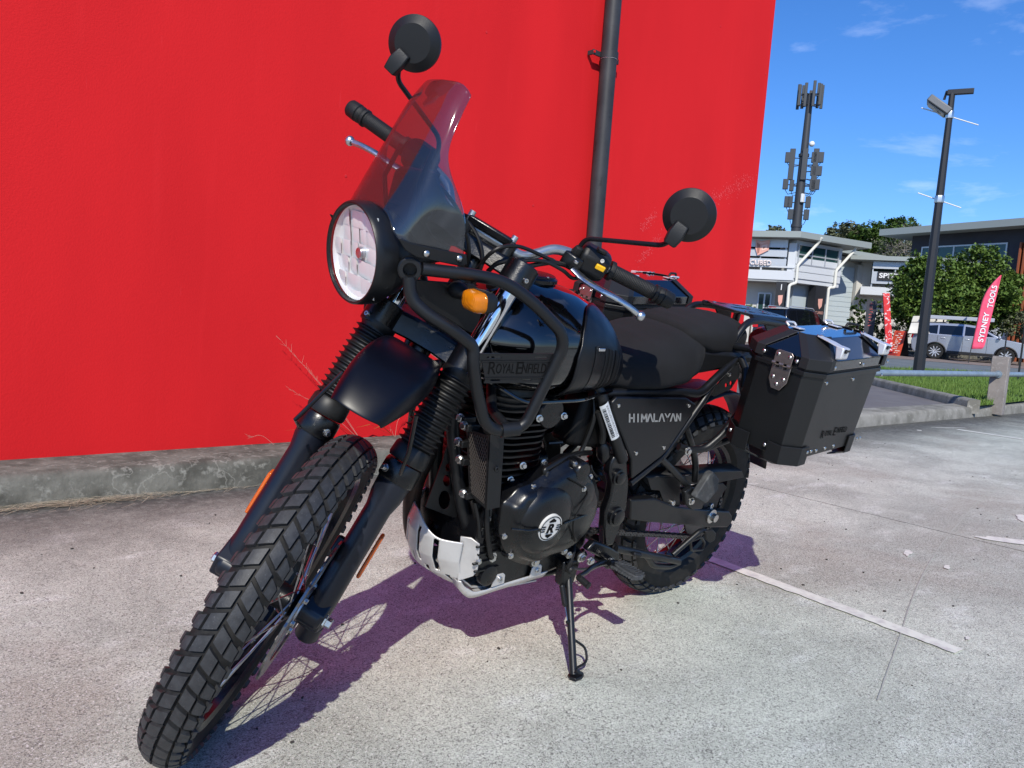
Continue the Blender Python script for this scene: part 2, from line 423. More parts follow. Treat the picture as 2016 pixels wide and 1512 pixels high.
def add_cracks(m, scale, col, width=.012):
    t = m.node_tree; b = t.nodes['Principled BSDF']; L = t.links.new; src = b.inputs['Base Color'].links[0].from_socket
    tc = t.nodes.new('ShaderNodeTexCoord'); nz = t.nodes.new('ShaderNodeTexNoise'); nz.inputs['Scale'].default_value = 7; nz.inputs['Detail'].default_value = 5
    L(tc.outputs['Object'], nz.inputs['Vector']); mv = t.nodes.new('ShaderNodeMix'); mv.data_type = 'RGBA'; mv.blend_type = 'LINEAR_LIGHT'; mv.inputs['Factor'].default_value = .22
    L(tc.outputs['Object'], mv.inputs['A']); L(nz.outputs['Color'], mv.inputs['B'])
    vo = t.nodes.new('ShaderNodeTexVoronoi'); vo.feature = 'DISTANCE_TO_EDGE'; vo.inputs['Scale'].default_value = scale; L(mv.outputs['Result'], vo.inputs['Vector'])
    mr = t.nodes.new('ShaderNodeMapRange'); mr.inputs['From Min'].default_value = width * .3; mr.inputs['From Max'].default_value = width; mr.inputs['To Min'].default_value = .35; mr.inputs['To Max'].default_value = 0
    L(vo.outputs['Distance'], mr.inputs['Value']); n2 = t.nodes.new('ShaderNodeTexNoise'); n2.inputs['Scale'].default_value = 3.1; L(tc.outputs['Object'], n2.inputs['Vector'])
    m2 = t.nodes.new('ShaderNodeMapRange'); m2.inputs['From Min'].default_value = .48; m2.inputs['From Max'].default_value = .6; L(n2.outputs['Fac'], m2.inputs['Value'])
    mu = t.nodes.new('ShaderNodeMath'); mu.operation = 'MULTIPLY'; L(mr.outputs[0], mu.inputs[0]); L(m2.outputs[0], mu.inputs[1])
    mx = t.nodes.new('ShaderNodeMix'); mx.data_type = 'RGBA'; mx.inputs['B'].default_value = (*col, 1); L(mu.outputs[0], mx.inputs['Factor']); L(src, mx.inputs['A']); L(mx.outputs['Result'], b.inputs['Base Color'])
add_cracks(M['kerb'], 5.0, (.36, .35, .31), .035)
M['kerb_right'] = mat('grey_kerb_concrete', (.27, .26, .235), .92, spec=.2, bump=(60, .6, 6, .003), var=(5, (.16, .155, .135), .38, .62), dust=(17, (.42, .41, .38), .60, .75))
M['kerb_top'] = mat('kerb_top_concrete', (.36, .33, .31), .92, spec=.2, bump=(70, .6, 6, .003), var=(7, (.20, .185, .18), .38, .62))
M['paint'] = mat('worn_white_paint', (.67, .68, .61), .75, spec=.3, bump=(220, .5, 4, .001), var=(26, (.52, .505, .48), .42, .66), dust=(60, (.30, .285, .26), .66, .78))
M['asphalt'] = mat('grey_asphalt', (.135, .125, .13), .92, spec=.25, bump=(180, .6, 4, .002), var=(2.2, (.17, .16, .16), .35, .65), dust=(90, (.27, .26, .25), .60, .75))
M['road'] = mat('road_asphalt', (.13, .15, .155), .9, spec=.25, var=(1.2, (.17, .185, .185), .35, .65))
M['paving'] = mat('brown_paving', (.19, .15, .13), .9, spec=.2, var=(3, (.26, .21, .18), .35, .65))
M['soil'] = mat('bare_soil', (.12, .10, .065), .95, spec=.1, var=(2, (.07, .09, .035), .4, .6))
M['grass'] = mat('grass_blades', (.085, .165, .028), .6, spec=.3, var=(5, (.14, .21, .045), .35, .68), dust=(14, (.24, .24, .10), .62, .8))

# car park slab: joints are real gaps between slabs
jA = (-1.9112, -0.6593, 0.0000); jB = (-1.8674, 0.6499, 0.0000)
def ground_sheet():
    # slabs either side of one long joint that runs from the kerb out under the bike's tail
    a = V((jA[0], jA[1], 0)); b = V((jB[0], jB[1], 0)); d = (b - a).normalized(); n = V((-d.y, d.x, 0))
    mb = MB(); xs = [-16, -10.8, -6.2, -.45, 1.6, 5, 40]
    far = 400
    ky = [curb_y(x) + .0 for x in xs]
    # side polygons: everything in front of the kerb line; the joint is a shallow groove
    p0 = a - d * 6; p1 = a + d * 60; g = .004
    # kerb-to-joint region and joint-to-far region are simply one sheet with the groove cut in it as a strip
    strip = [a - d * 3.2 - n * g, a + d * 30 - n * g, a + d * 30 + n * g, a - d * 3.2 + n * g]
    outline = [(-16, ky[0]), (-10.8, ky[1]), (-6.2, ky[2]), (-.45, ky[3]), (1.6, ky[4]), (5, ky[5]), (40, -3.2), (far, -20), (far, far), (-far, far), (-far, 40), (-30, 1)]
    o = plate('car_park', outline, [[(p.x, p.y) for p in strip]], lambda x, y: (x, y, 0), M['concrete'], None, 0)
    o['kind'] = 'structure'
    j = MB().add([(p.x, p.y, -.012) for p in strip], [(0, 1, 2, 3)])
    for i in range(4):
        q, r = strip[i], strip[(i + 1) % 4]
        j.add([(q.x, q.y, 0), (r.x, r.y, 0), (r.x, r.y, -.012), (q.x, q.y, -.012)], [(0, 1, 2, 3)])
    jo = j.build('slab_joint', mat('joint_filler', (.09, .085, .08), .9), o); jo['kind'] = 'structure'
    return o
ground_sheet()

def flat(name, pts, material, lift=0.0, kind='structure', res=0):
    mb = MB().add([(p[0], p[1], ground_z(p[0], p[1]) + lift) for p in pts], [tuple(range(len(pts)))])
    o = mb.build(name, material, None); o['kind'] = kind; return o

# land beyond the kerb: base sheet to the horizon
def land():
    rows = []
    for x in (5, 0, -4, -9, -12, -16, -20, -30, -50, -80, -140, -300, -600):
        y0 = curb_y(x) - .12 if x > -16.1 else curb_y(-16) + (-16 - x) * .03
        rows.append([(x, y0 - d, ground_z(x, 0) - .01) for d in (0, 1, 3, 8, 20, 60, 300, 900)])
        if x <= -16: rows[-1].insert(0, (x, y0 + 25 + (-16 - x) * .2, ground_z(x, 0) - .01))
        else: rows[-1].insert(0, (x, y0 + .001, ground_z(x, 0) - .01))
    return MB().grid(rows).build('ground', M['soil'], None)
land()['kind'] = 'structure'

# kerb along the wall, cast in lengths with a crack between them
def kerb(x0, x1, material, name='kerb'):
    n = max(2, int(abs(x1 - x0) / .25)); rings = []
    for i in range(n + 1):
        x = x0 + (x1 - x0) * i / n; y = curb_y(x)
        wob = .004 * noise.noise(V((x * 2.1, 0, 3)))
        back = wall_y(x) - .05 if x > -4.06 else y - .30
        rings.append([(x, y + .012 + wob, -.02), (x, y + .004 + wob, CURB_H - .03), (x, y - .006, CURB_H - .012), (x, y - .022, CURB_H + wob * .5), (x, back, CURB_H + .004), (x, back, -.05)])
    o = MB().loft(rings, closed=True).build(name, material, None, smooth=50)
    o['kind'] = 'structure'; return o
kerb(5, 0.252, M['kerb']); kerb(0.246, -4.3, M['kerb']); kerb(-4.305, -9.2, M['kerb_right']); kerb(-9.206, -16, M['kerb_right'])
o = MB().add([( .252 - .003 + .0, curb_y(.25) - .03, CURB_H)] * 0, []).v

# rusty and white streaks down the far kerb
def patch(name, pts, material, lift):
    o = MB().add([(p[0], p[1], lift) for p in pts], [tuple(range(len(pts)))]).build(name, material, None); return o

# painted bay lines and paint flakes on the slab
def ribbon(a, b, w0, w1, seed, n=60, taper=False):
    a = V(a); b = V(b); d = (b - a).normalized(); nn = V((-d.y, d.x, 0)); L = []; R = []
    for i in range(n + 1):
        t = i / n; p = a.lerp(b, t); w = (w0 + (w1 - w0) * t) / 2
        e = 1.0
        L.append(p + nn * (w * e + .007 * noise.noise(V((t * 22, seed, 0))) + .003 * noise.noise(V((t * 90, seed, 0)))))
        R.append(p - nn * (w * e + .007 * noise.noise(V((t * 22, seed, 7))) + .003 * noise.noise(V((t * 90, seed, 7)))))
    return MB().grid([[(l.x, l.y, .004), (r.x, r.y, .004)] for l, r in zip(L, R)])
line1 = ribbon((-0.4481, -0.1270, 0.0000), (-0.3522, 0.8416, 0.0000), .062, .058, 1.0).build('bay_line', M['paint'], None)
tag(line1, kind='structure')
line2 = ribbon((-6.9292, -1.1516, 0.0000), (-6.8911, -0.1718, 0.0000), .09, .09, 2.0).build('bay_line', M['paint'], None)
tag(line2, kind='structure')
def flake(c, rx, ry, seed, rot=0):
    pts = []
    for i in range(26):
        a = 2 * pi * i / 26; r = 1 + .55 * noise.noise(V((cos(a) * 1.6, sin(a) * 1.6, seed)))
        x, y = cos(a) * rx * r, sin(a) * ry * r
        pts.append((c[0] + x * cos(rot) - y * sin(rot), c[1] + x * sin(rot) + y * cos(rot), .004))
    return MB().add(pts, [tuple(range(26))])
fl = MB()
for c, rx, ry, s, r in (((-2.0300, 0.5893, 0.0000), .17, .05, 1, 2.2), ((-1.3059, 0.3566, 0.0000), .05, .014, 2, .2), ((-1.2483, 0.5292, 0.0000), .035, .01, 3, .3),
                     ((-2.6560, 0.4554, 0.0000), .09, .03, 4, .3), ((-6.2515, -1.3021, 0.0000), .05, .02, 6, .2), ((-6.9748, -1.2406, 0.0000), .25, .018, 7, 2.8),
                     ((-0.4892, 0.8245, -0.0000), .02, .006, 8, .2)):
    q = flake(c, rx, ry, s, r); fl.add(q.v, q.f)
tag(fl.build('paint_flakes', M['paint'], None), kind='stuff')
# pale scratch curving over the slab
M['scratch'] = mat('pale_scratch', (.38, .385, .345), .85)
sc = spline([(-4.6124, 0.0055, 0.0000), (-3.2598, 0.1304, 0.0000), (-2.0196, 0.3219, 0.0000), (-1.3279, 0.4457, 0.0000), (-0.7745, 0.5695, 0.0000), (-0.2847, 0.6979, 0.0000), (0.0035, 0.7715, 0.0000), (0.1728, 0.8157, 0.0000)], 8)
mb = MB(); rows = []
for i, p in enumerate(sc):
    d = (sc[min(i + 1, len(sc) - 1)] - sc[max(i - 1, 0)]).normalized(); nn = V((-d.y, d.x, 0)) * (.0022 + .0012 * noise.noise(V((i * .7, 0, 0))))
    rows.append([(p.x + nn.x, p.y + nn.y, .003), (p.x - nn.x, p.y - nn.y, .003)])
tag(MB().grid(rows).build('scratch', M['scratch'], None), kind='structure')

# ------------------------------------------------------------------ red building
def red_mat():
    m = bpy.data.materials.new('red_render'); m.use_nodes = True
    t = m.node_tree; b = t.nodes['Principled BSDF']; L = t.links.new; N = t.nodes.new
    b.inputs['Roughness'].default_value = .8; b.inputs['Specular IOR Level'].default_value = .12
    tc = N('ShaderNodeTexCoord')
    def nz(scale, sc=(1, 1, 1), det=5):
        n = N('ShaderNodeTexNoise'); n.inputs['Scale'].default_value = scale; n.inputs['Detail'].default_value = det
        mp = N('ShaderNodeMapping'); mp.inputs['Scale'].default_value = sc; L(tc.outputs['Object'], mp.inputs[0]); L(mp.outputs[0], n.inputs['Vector']); return n.outputs['Fac']
    def mr(s, a, b_, c, d):
        r = N('ShaderNodeMapRange'); r.inputs['From Min'].default_value = a; r.inputs['From Max'].default_value = b_; r.inputs['To Min'].default_value = c; r.inputs['To Max'].default_value = d
        L(s, r.inputs['Value']); return r.outputs[0]
    def mix(a, b_, f):
        x = N('ShaderNodeMix'); x.data_type = 'RGBA'
        for s, v in (('A', a), ('B', b_), ('Factor', f)):
            if isinstance(v, tuple): x.inputs[s].default_value = (*v, 1)
            else: L(v, x.inputs[s])
        return x.outputs['Result']
    c = mix((.605, .0150, .0185), (.55, .0130, .0165), mr(nz(2.2, (1, 1, .25)), .35, .65, 0, 1))
    c = mix(c, (.68, .024, .029), mr(nz(9, (1, 1, .10)), .60, .80, 0, .25))        # faint rain runs
    c = mix(c, (.72, .05, .06), mr(nz(70, (1, 1, .04), 2), .77, .79, 0, .3))        # thin vertical scratches
    L(c, b.inputs['Base Color'])
    bp = N('ShaderNodeBump'); bp.inputs['Strength'].default_value = .35; bp.inputs['Distance'].default_value = .003
    L(nz(120, det=4), bp.inputs['Height'])
    bp2 = N('ShaderNodeBump'); bp2.inputs['Strength'].default_value = .25; bp2.inputs['Distance'].default_value = .01
    L(nz(1.8, det=3), bp2.inputs['Height']); L(bp.outputs[0], bp2.inputs['Normal']); L(bp2.outputs[0], b.inputs['Normal'])
    return m
M['red'] = red_mat()
WX = -4.06
red = empty('red_building', (WX, wall_y(WX), 0))
tag(red, 'tall bright red rendered building wall behind the motorcycle', 'building')
inv = red.matrix_world.inverted() if False else Matrix.Translation(-V(red.location))
o = MB().add([(WX, wall_y(WX), .05), (4.2, wall_y(4.2), .05), (4.2, -14, .05), (WX - .3, -14, .05), (WX, wall_y(WX), 5.0), (4.2, wall_y(4.2), 5.0), (4.2, -14, 5.0), (WX - .3, -14, 5.0)],
             [(0, 1, 5, 4), (1, 2, 6, 5), (2, 3, 7, 6), (3, 0, 4, 7), (4, 5, 6, 7), (3, 2, 1, 0)]).build('wall', M['red'], red, mw=inv, smooth=0, bevel=.006)
# scuffs of pale dust and filled screw holes on the wall
M['scuff'] = mat('pale_red_scuff', (.70, .055, .062), .8)
M['hole'] = mat('filled_hole', (.55, .015, .022), .8, bump=(300, .8, 2))
mb = MB(); rs = random.Random(4)
for (u0, v0), (u1, v1), nn, wd in (((1.0, 0), (0, 1), 0, 0),):
    pass
def wp(p): return V((p[0], wall_y(p[0]) + .0012, p[2]))
sA = wp((-3.3566, -2.1400, 1.9554)); sB = wp((-3.9694, -2.1400, 2.2253)); sC = wp((-2.4938, -2.1600, 1.6050)); sD = wp((-2.6525, -2.1600, 1.7333)); sE = wp((-2.4880, -2.1600, 1.3377)); sF = wp((-2.7408, -2.1600, 1.5780))
for a, b, nn, wd in ((sA, sB, 260, .035), (sC, sD, 90, .022), (sE, sF, 120, .022)):
    for i in range(nn):
        t = rs.random(); p = a.lerp(b, t); q = p + V((rs.gauss(0, wd), 0, rs.gauss(0, wd))); q.y = wall_y(q.x) + .0012
        w = rs.uniform(.002, .009); h = rs.uniform(.001, .0035); an = rs.uniform(.2, .9)
        ex = V((cos(an), 0, sin(an))) * w; ez = V((-sin(an), 0, cos(an))) * h
        mb.quad(q - ex - ez, q + ex - ez, q + ex + ez, q - ex + ez)
tag(mb.build('dust_scuff', M['scuff'], red, mw=inv, smooth=0), kind='stuff')
for u, v in ((964, 61), (687, 345), (1054, 404), (1419, 50), (1509, 147)):
    pass
for p in ((-0.8873, -2.1600, 2.5707), (0.0067, -2.1700, 1.5663), (-1.3725, -2.1600, 1.6128), (-3.2760, -2.1400, 3.3130), (-4.0070, -2.1400, 3.1270)):
    q = wp(p); MB().lathe(q, (0, 1, 0), [(0, .007), (.0015, .007), (.0022, .0045), (.0012, .004), (.0012, .0001)], 14).build('screw_plug', M['hole'], red, mw=inv)

# ------------------------------------------------------------------ downpipe on the wall
pp = (-1.8970, -2.0800, 2.2158)
PX = pp[0]; PR = .056; PY = wall_y(PX) + .085
pipe = empty('downpipe', (PX, PY, .13)); tag(pipe, 'thick black downpipe running up the red wall behind the left mirror', 'downpipe')
ip = Matrix.Translation(-V(pipe.location))
M['pipe'] = mat('black_pipe_paint', (.022, .023, .026), .52, spec=.4, var=(6, (.035, .036, .04), .4, .7), bump=(30, .2, 4), dust=(14, (.012, .012, .013), .60, .68))
MB().cyl((PX, PY, CURB_H), (PX, PY, 5.1), PR, n=40).build('pipe', M['pipe'], pipe, mw=ip)
M['worn'] = mat('worn_steel_edge', (.55, .54, .52), .5)
for bz in ((-1.8337, -2.1000, 2.6885)[2], (-1.9426, -2.0800, 1.0825)[2]):
    MB().lathe((PX, PY, bz - .022), (0, 0, 1), [(0, PR + .0005), (0, PR + .007), (.044, PR + .007), (.044, PR + .0005)], 40).build('bracket_band', M['pipe'], pipe, mw=ip)
    MB().lathe((PX, PY, bz - .026), (0, 0, 1), [(0, PR + .0003), (0, PR + .003), (.003, PR + .003), (.003, PR + .0003)], 40).build('band_edge', M['worn'], pipe, mw=ip)
    for s in (1, -1):
        MB().box((PX + s * (PR + .040), PY - .03, bz), (.075, .012, .034)).box((PX + s * (PR + .070), PY - .055, bz), (.012, .05, .03)).build('bracket_arm', M['pipe'], pipe, mw=ip, bevel=.002)
    MB().lathe((PX + PR + .072, PY - .022, bz), (0, 1, 0), [(0, .009), (.006, .009), (.006, .0001)], 6).build('bracket_bolt', M['red'], pipe, mw=ip)

# ------------------------------------------------------------------ lane, verge, far kerb, road
lane = [(-4.6549, -1.8841, 0.1100), (-6.9107, -1.8125, 0.1100), (-9.9267, -1.6855, 0.1100), (-10.7359, -2.4932, 0.1100), (-12.7011, -4.1855, 0.1200), (-16.0024, -7.1428, 0.1300), (-19.6018, -10.8602, 0.1300), (-6.9007, -4.2036, 0.1100)]
flat('lane', lane, M['asphalt'], .004)
k0 = V((-8.9372, -1.7957, 0.1100)); k1 = V((-11.0253, -3.5748, 0.1100)); k2 = k1 + (k1 - k0).normalized() * 6.5
kd = (k1 - k0).normalized(); kn = V((-kd.y, kd.x, 0)); 
if kn.y < 0: kn = -kn
k0 = k0 - kd * .30
def kerb2():
    rings = []
    for t in [i / 12 for i in range(13)]:
        p = k0.lerp(k2, t); z = ground_z(p.x, p.y)
        rings.append([(p.x, p.y, z - .05), (p.x + kn.x * .01, p.y + kn.y * .01, z + .10), (p.x + kn.x * .03, p.y + kn.y * .03, z + .125), (p.x + kn.x * .16, p.y + kn.y * .16, z + .13), (p.x + kn.x * .16, p.y + kn.y * .16, z - .05)])
    # the verge lies on the far side of this kerb
    return MB().loft(rings).build('lane_kerb', M['kerb_right'], None, smooth=50)

tag(kerb2(), kind='structure')
gn0 = V((-24.3019, -4.0816, 0.2000)); gn1 = V((-18.3803, -6.3108, 0.2000)); gn2 = gn1 + (gn1 - gn0).normalized() * 5
kk = k0 + kn * .16; kk2 = k2 + kn * .16
gp = [kk, V((-16, curb_y(-16) - .3, 0)), V((-20, -1.6, 0)), gn0, gn1, V((kk2.x - 5, kk2.y - 1, 0)), kk2]
gp = [V((p.x, p.y, 0)) for p in gp]
flat('verge', gp, mat('verge_turf', (.065, .11, .025), .95, spec=.1, var=(4, (.10, .14, .04), .35, .65), dust=(9, (.17, .15, .09), .62, .8)), .06)
def inside(x, y, poly):
    c = False
    for i in range(len(poly)):
        a, b = poly[i], poly[i - 1]
        if (a.y > y) != (b.y > y) and x < (b.x - a.x) * (y - a.y) / (b.y - a.y) + a.x: c = not c
    return c
def blades(poly, n, h0, h1, seed, lift):
    rg = random.Random(seed); mb = MB(); x0, x1 = min(p.x for p in poly), max(p.x for p in poly); y0, y1 = min(p.y for p in poly), max(p.y for p in poly); k = 0
    while k < n:
        x, y = rg.uniform(x0, x1), rg.uniform(y0, y1)
        if rg.random() > (1.0 if x > -15 else .45) or not inside(x, y, poly): continue
        dens = noise.noise(V((x * .8, y * .8, 1)))
        h = rg.uniform(h0, h1) * (1 + .5 * dens); a = rg.uniform(0, 2 * pi); w = rg.uniform(.006, .012); l = rg.gauss(0, .35) * h
        b = rg.uniform(0, 2 * pi); z = ground_z(x, y) + lift
        mb.add([(x - cos(a) * w, y - sin(a) * w, z), (x + cos(a) * w, y + sin(a) * w, z), (x + cos(b) * l, y + sin(b) * l, z + h)], [(0, 1, 2)]); k += 1
    return mb
blades(gp, 30000, .04, .105, 3, .055).build('grass', M['grass'], None, smooth=0)['kind'] = 'stuff'

rf0 = V((-33.9320, -5.1503, 0.2500)); rf1 = V((-31.2048, -11.0556, 0.2500))
rd = (rf1 - rf0).normalized()
flat('road', [gn0 - (gn1 - gn0).normalized() * 8 , gn1 + (gn1 - gn0).normalized() * 45, rf1 + rd * 60, rf0 - rd * 20], M['road'], .004)
flat('forecourt', [rf0 - rd * 20, rf1 + rd * 60, rf1 + rd * 60 + V((-30, 2, 0)), rf0 - rd * 20 + V((-30, 2, 0))], M['paving'], .012)

# ------------------------------------------------------------------ rail and posts on the kerb
M['timber'] = mat('weathered_grey_timber', (.27, .245, .23), .9, spec=.2, var=(3, (.17, .155, .145), .35, .65), bump=(20, .8, 6, .004), dust=(26, (.36, .34, .32), .58, .76))
M['galv'] = mat('galvanised_pipe', (.30, .37, .43), .42, metal=.35, var=(9, (.22, .28, .33), .35, .65))
P0 = V((-9.5338, -1.4734, 0.1300)); dpt = 11.0
postX, postY = P0.x, P0.y - .02
zt = (-10.1131, -1.6421, 0.7710)[2]
def post(x, y, label):
    e = empty('rail_post', (x, y, .1)); tag(e, label, 'post')
    m = Matrix.Translation(V((-x, -y, -.1)))
    top = .80
    MB().prism([(x - .06, y - .10, .02), (x + .06, y - .10, .02), (x + .06, y - .10, top - .045), (x + .035, y - .10, top), (x - .035, y - .10, top), (x - .06, y - .10, top - .045)], (0, .20, 0)).build('timber', M['timber'], e, mw=m, bevel=.008)
    return e
rz_ = (-10.1836, -2.1019, 0.5815)[2]
railz = .56
post(postX, postY, 'weathered grey timber post by the pannier side kerb carrying a pipe rail')
kdv = (V((-6.2, curb_y(-6.2), 0)) - V((-10.8, curb_y(-10.8), 0))).normalized()
rail = empty('pipe_rail', (postX, postY, railz)); tag(rail, 'blue grey galvanised pipe rail running low through the timber post', 'rail')
im = Matrix.Translation(-V((postX, postY, railz)))
MB().cyl((postX + kdv.x * 5.6, postY + kdv.y * 5.6, railz), (postX - kdv.x * 4.6, postY - kdv.y * 4.6, railz), .034, n=18).build('pipe', M['galv'], rail, mw=im)
MB().lathe((postX + .061, postY, railz), kdv, [(0, .05), (.012, .05), (.012, .034)], 20).build('collar', M['galv'], rail, mw=im)

# ------------------------------------------------------------------ car park light pole
LP = V((-14.6131, -4.2406, 0.1400)); 
lz = ground_z(LP.x, LP.y) + .05
LH = (-15.2416, -4.5089, 5.8824)[2]
lp = empty('light_pole', (LP.x, LP.y, lz)); tag(lp, 'tall tapered black light pole on the grass verge with tilted floodlight', 'light pole')
M['polepaint'] = mat('charcoal_pole_paint', (.020, .021, .025), .42, spec=.45)
M['white'] = mat('white_powder_coat', (.72, .72, .72), .5)
h = LH - lz
MB().lathe((0, 0, 0), (0, 0, 1), [(0, .118), (h, .058)], 8).build('pole', M['polepaint'], lp, smooth=20)
MB().box((0, 0, .01), (.36, .36, .025)).build('base_plate', M['galv'], lp, bevel=.004)
camd = V((2.1, 1.5, 0)) - LP; camd.z = 0; camd.normalize(); right = V((-camd.y, camd.x, 0))   # image right
Rl = Matrix((right, -camd, V((0, 0, 1)))).transposed()
def LPx(x, y, z): return right * x - camd * y + V((0, 0, z))
MB().box(LPx(.14, 0, h + .02), (.46, .09, .10), Rl).build('cross_arm', M['polepaint'], lp, bevel=.008)
# floodlight: a shallow box tilted down to the left
fr = Rl @ Matrix.Rotation(radians(38), 3, 'Y')
fc = LPx(-.20, .08, h - .22)
fmb = MB(); 
fmb.box(fc, (.50, .40, .14), fr); fl_ = fmb.build('floodlight', mat('lamp_grey', (.16, .165, .17), .5, metal=.3), lp, bevel=.02)
MB().box(fc + fr @ V((-.0, 0, -.084)), (.40, .30, .02), fr).build('lens', mat('floodlight_lens', (.30, .30, .28), .25), fl_, bevel=.004)
MB().tube([LPx(-.02, .02, h + .03), LPx(-.10, .04, h + .06), LPx(-.13, .05, h - .10)], .025, 8).build('bracket', M['polepaint'], fl_)
for k, (zz, w) in enumerate(((h - .42, .52), (h - 2.08, .40))):
    b = MB().tube([LPx(-w, .10, zz + w * .38), LPx(w, .10, zz - w * .38)], .011, 8).build('banner_arm', M['white'], lp)
    r_ = lerp_table([(0, .118), (h, .058)], zz) + .012
    MB().lathe((0, 0, zz - .07), (0, 0, 1), [(0, r_), (.02, r_ + .004), (.12, r_ + .004), (.14, r_)], 8).build('clamp', M['alu'], b)

# ------------------------------------------------------------------ telecom tower
TX = V((-83.9733, -43.3356, 13.0695)); TB = V((TX.x, TX.y, .5)); TH = (-85.5155, -44.0323, 29.9333)[2]
tw = empty('telecom_tower', TB); tag(tw, 'tall grey mobile phone mast with antenna clusters behind the white building', 'tower')
M['mast'] = mat('mast_grey', (.034, .038, .046), .55)
M['antenna'] = mat('antenna_grey', (.038, .044, .052), .5)
th = TH - .5
MB().lathe((0, 0, 0), (0, 0, 1), [(0, .66), (13, .58), (13, .66), (13.3, .66), (13.3, .56), (th - 8.2, .48), (th - 8.2, .60), (th - 7.9, .60), (th - 7.9, .44), (th - 1.0, .34)], 20).build('mast', M['mast'], tw, smooth=30)
tr = random.Random(5)
cd = (V((2.1, 1.5, 0)) - TB); cd.z = 0; cd.normalize(); tr_ = V((-cd.y, cd.x, 0))
def TP(x, y, z): return tr_ * x + cd * y + V((0, 0, z))
def panel(x, y, z0, hh, w, d, n='antenna'):
    R = Matrix((tr_, cd, V((0, 0, 1)))).transposed() @ Matrix.Rotation(atan2(x, y) * -.0, 3, 'Z')
    p = MB().box(TP(x, y, z0 + hh / 2), (w, d, hh), R).build(n, M['antenna'], tw, bevel=.05)
    return p
# top cluster
for i in range(9):
    a = 2 * pi * i / 9 + .3; r = 1.05; x, y = sin(a) * r, cos(a) * r
    hh = (2.9, 2.4, 2.7)[i % 3]
    panel(x * 1.25, y, th - 2.7 + (i % 2) * .25, hh, .34, .2)
    for dz_ in (1.1, 2.3): MB().tube([TP(0, 0, th - dz_), TP(x * 1.2, y * .9, th - dz_)], .05, 6).build('mount_arm', M['mast'], tw)
# lower clusters
zl = th - 11.2
for z0, xs, hh, w in ((zl + .2, (-1.25, 0.15, 1.35), 3.6, .62), (zl - .9, (1.25, 1.75, -1.7), 1.2, .62), (zl + 2.2, (1.15, 1.9, -1.75), 1.2, .6), (zl + .7, (1.2, 1.85), 1.1, .6),
                       (zl - 3.0, (-1.35, 1.0, -1.0), 1.3, .6), (zl - 1.1, (-1.0, 1.35), 1.3, .5), (zl - 4.4, (-.8, .95), 1.2, .62)):
    for x in xs:
        x2 = x; panel(x2, .55, z0, hh, w, .35, 'antenna' if hh > 2 else 'radio_box')
        MB().tube([TP(0, 0, z0 + hh / 2), TP(x2, .3, z0 + hh / 2)], .06, 6).build('mount_arm', M['mast'], tw)
        MB().tube([TP(x2, .4, z0 - .0), TP(x2 * .8, .2, z0 - .5), TP(x2 * .3, .2, z0 - .3)], .04, 6).build('feeder_cable', M['mast'], tw)
MB().sphere(TP(.75, .3, zl + 4.4), .33, 12).build('dish', M['white'], tw)
MB().box(TP(.35, .6, zl - 1.9), (.5, .3, 1.0)).build('radio_box', M['white'], tw, bevel=.05)

# ------------------------------------------------------------------ buildings behind
M['offwhite'] = mat('off_white_render', (.56, .55, .51), .8, var=(.8, (.50, .49, .46), .35, .65))
M['cladding'] = mat('pale_grey_cladding', (.56, .58, .60), .6)
M['roofmetal'] = mat('grey_green_roof_metal', (.27, .30, .29), .5)
M['soffit'] = mat('soffit_grey', (.30, .31, .31), .7)
M['bglass'] = mat('tinted_building_glass', (.018, .055, .052), .08, spec=.8)
M['louvre'] = mat('aluminium_louvre', (.50, .52, .54), .45, metal=.5)
M['charcoal'] = mat('charcoal_panel', (.016, .017, .021), .6)
M['darkwall'] = mat('dark_blue_grey_wall', (.030, .030, .040), .75, var=(.5, (.040, .040, .050), .4, .6))
M['roller'] = mat('pale_blue_roller_door', (.40, .46, .49), .6)
M['downp'] = mat('cream_downpipe', (.68, .67, .60), .6)
M['rose'] = mat('rose_gold_logo', (.70, .36, .29), .4)
M['terra'] = mat('terracotta_fin', (.30, .085, .035), .7)

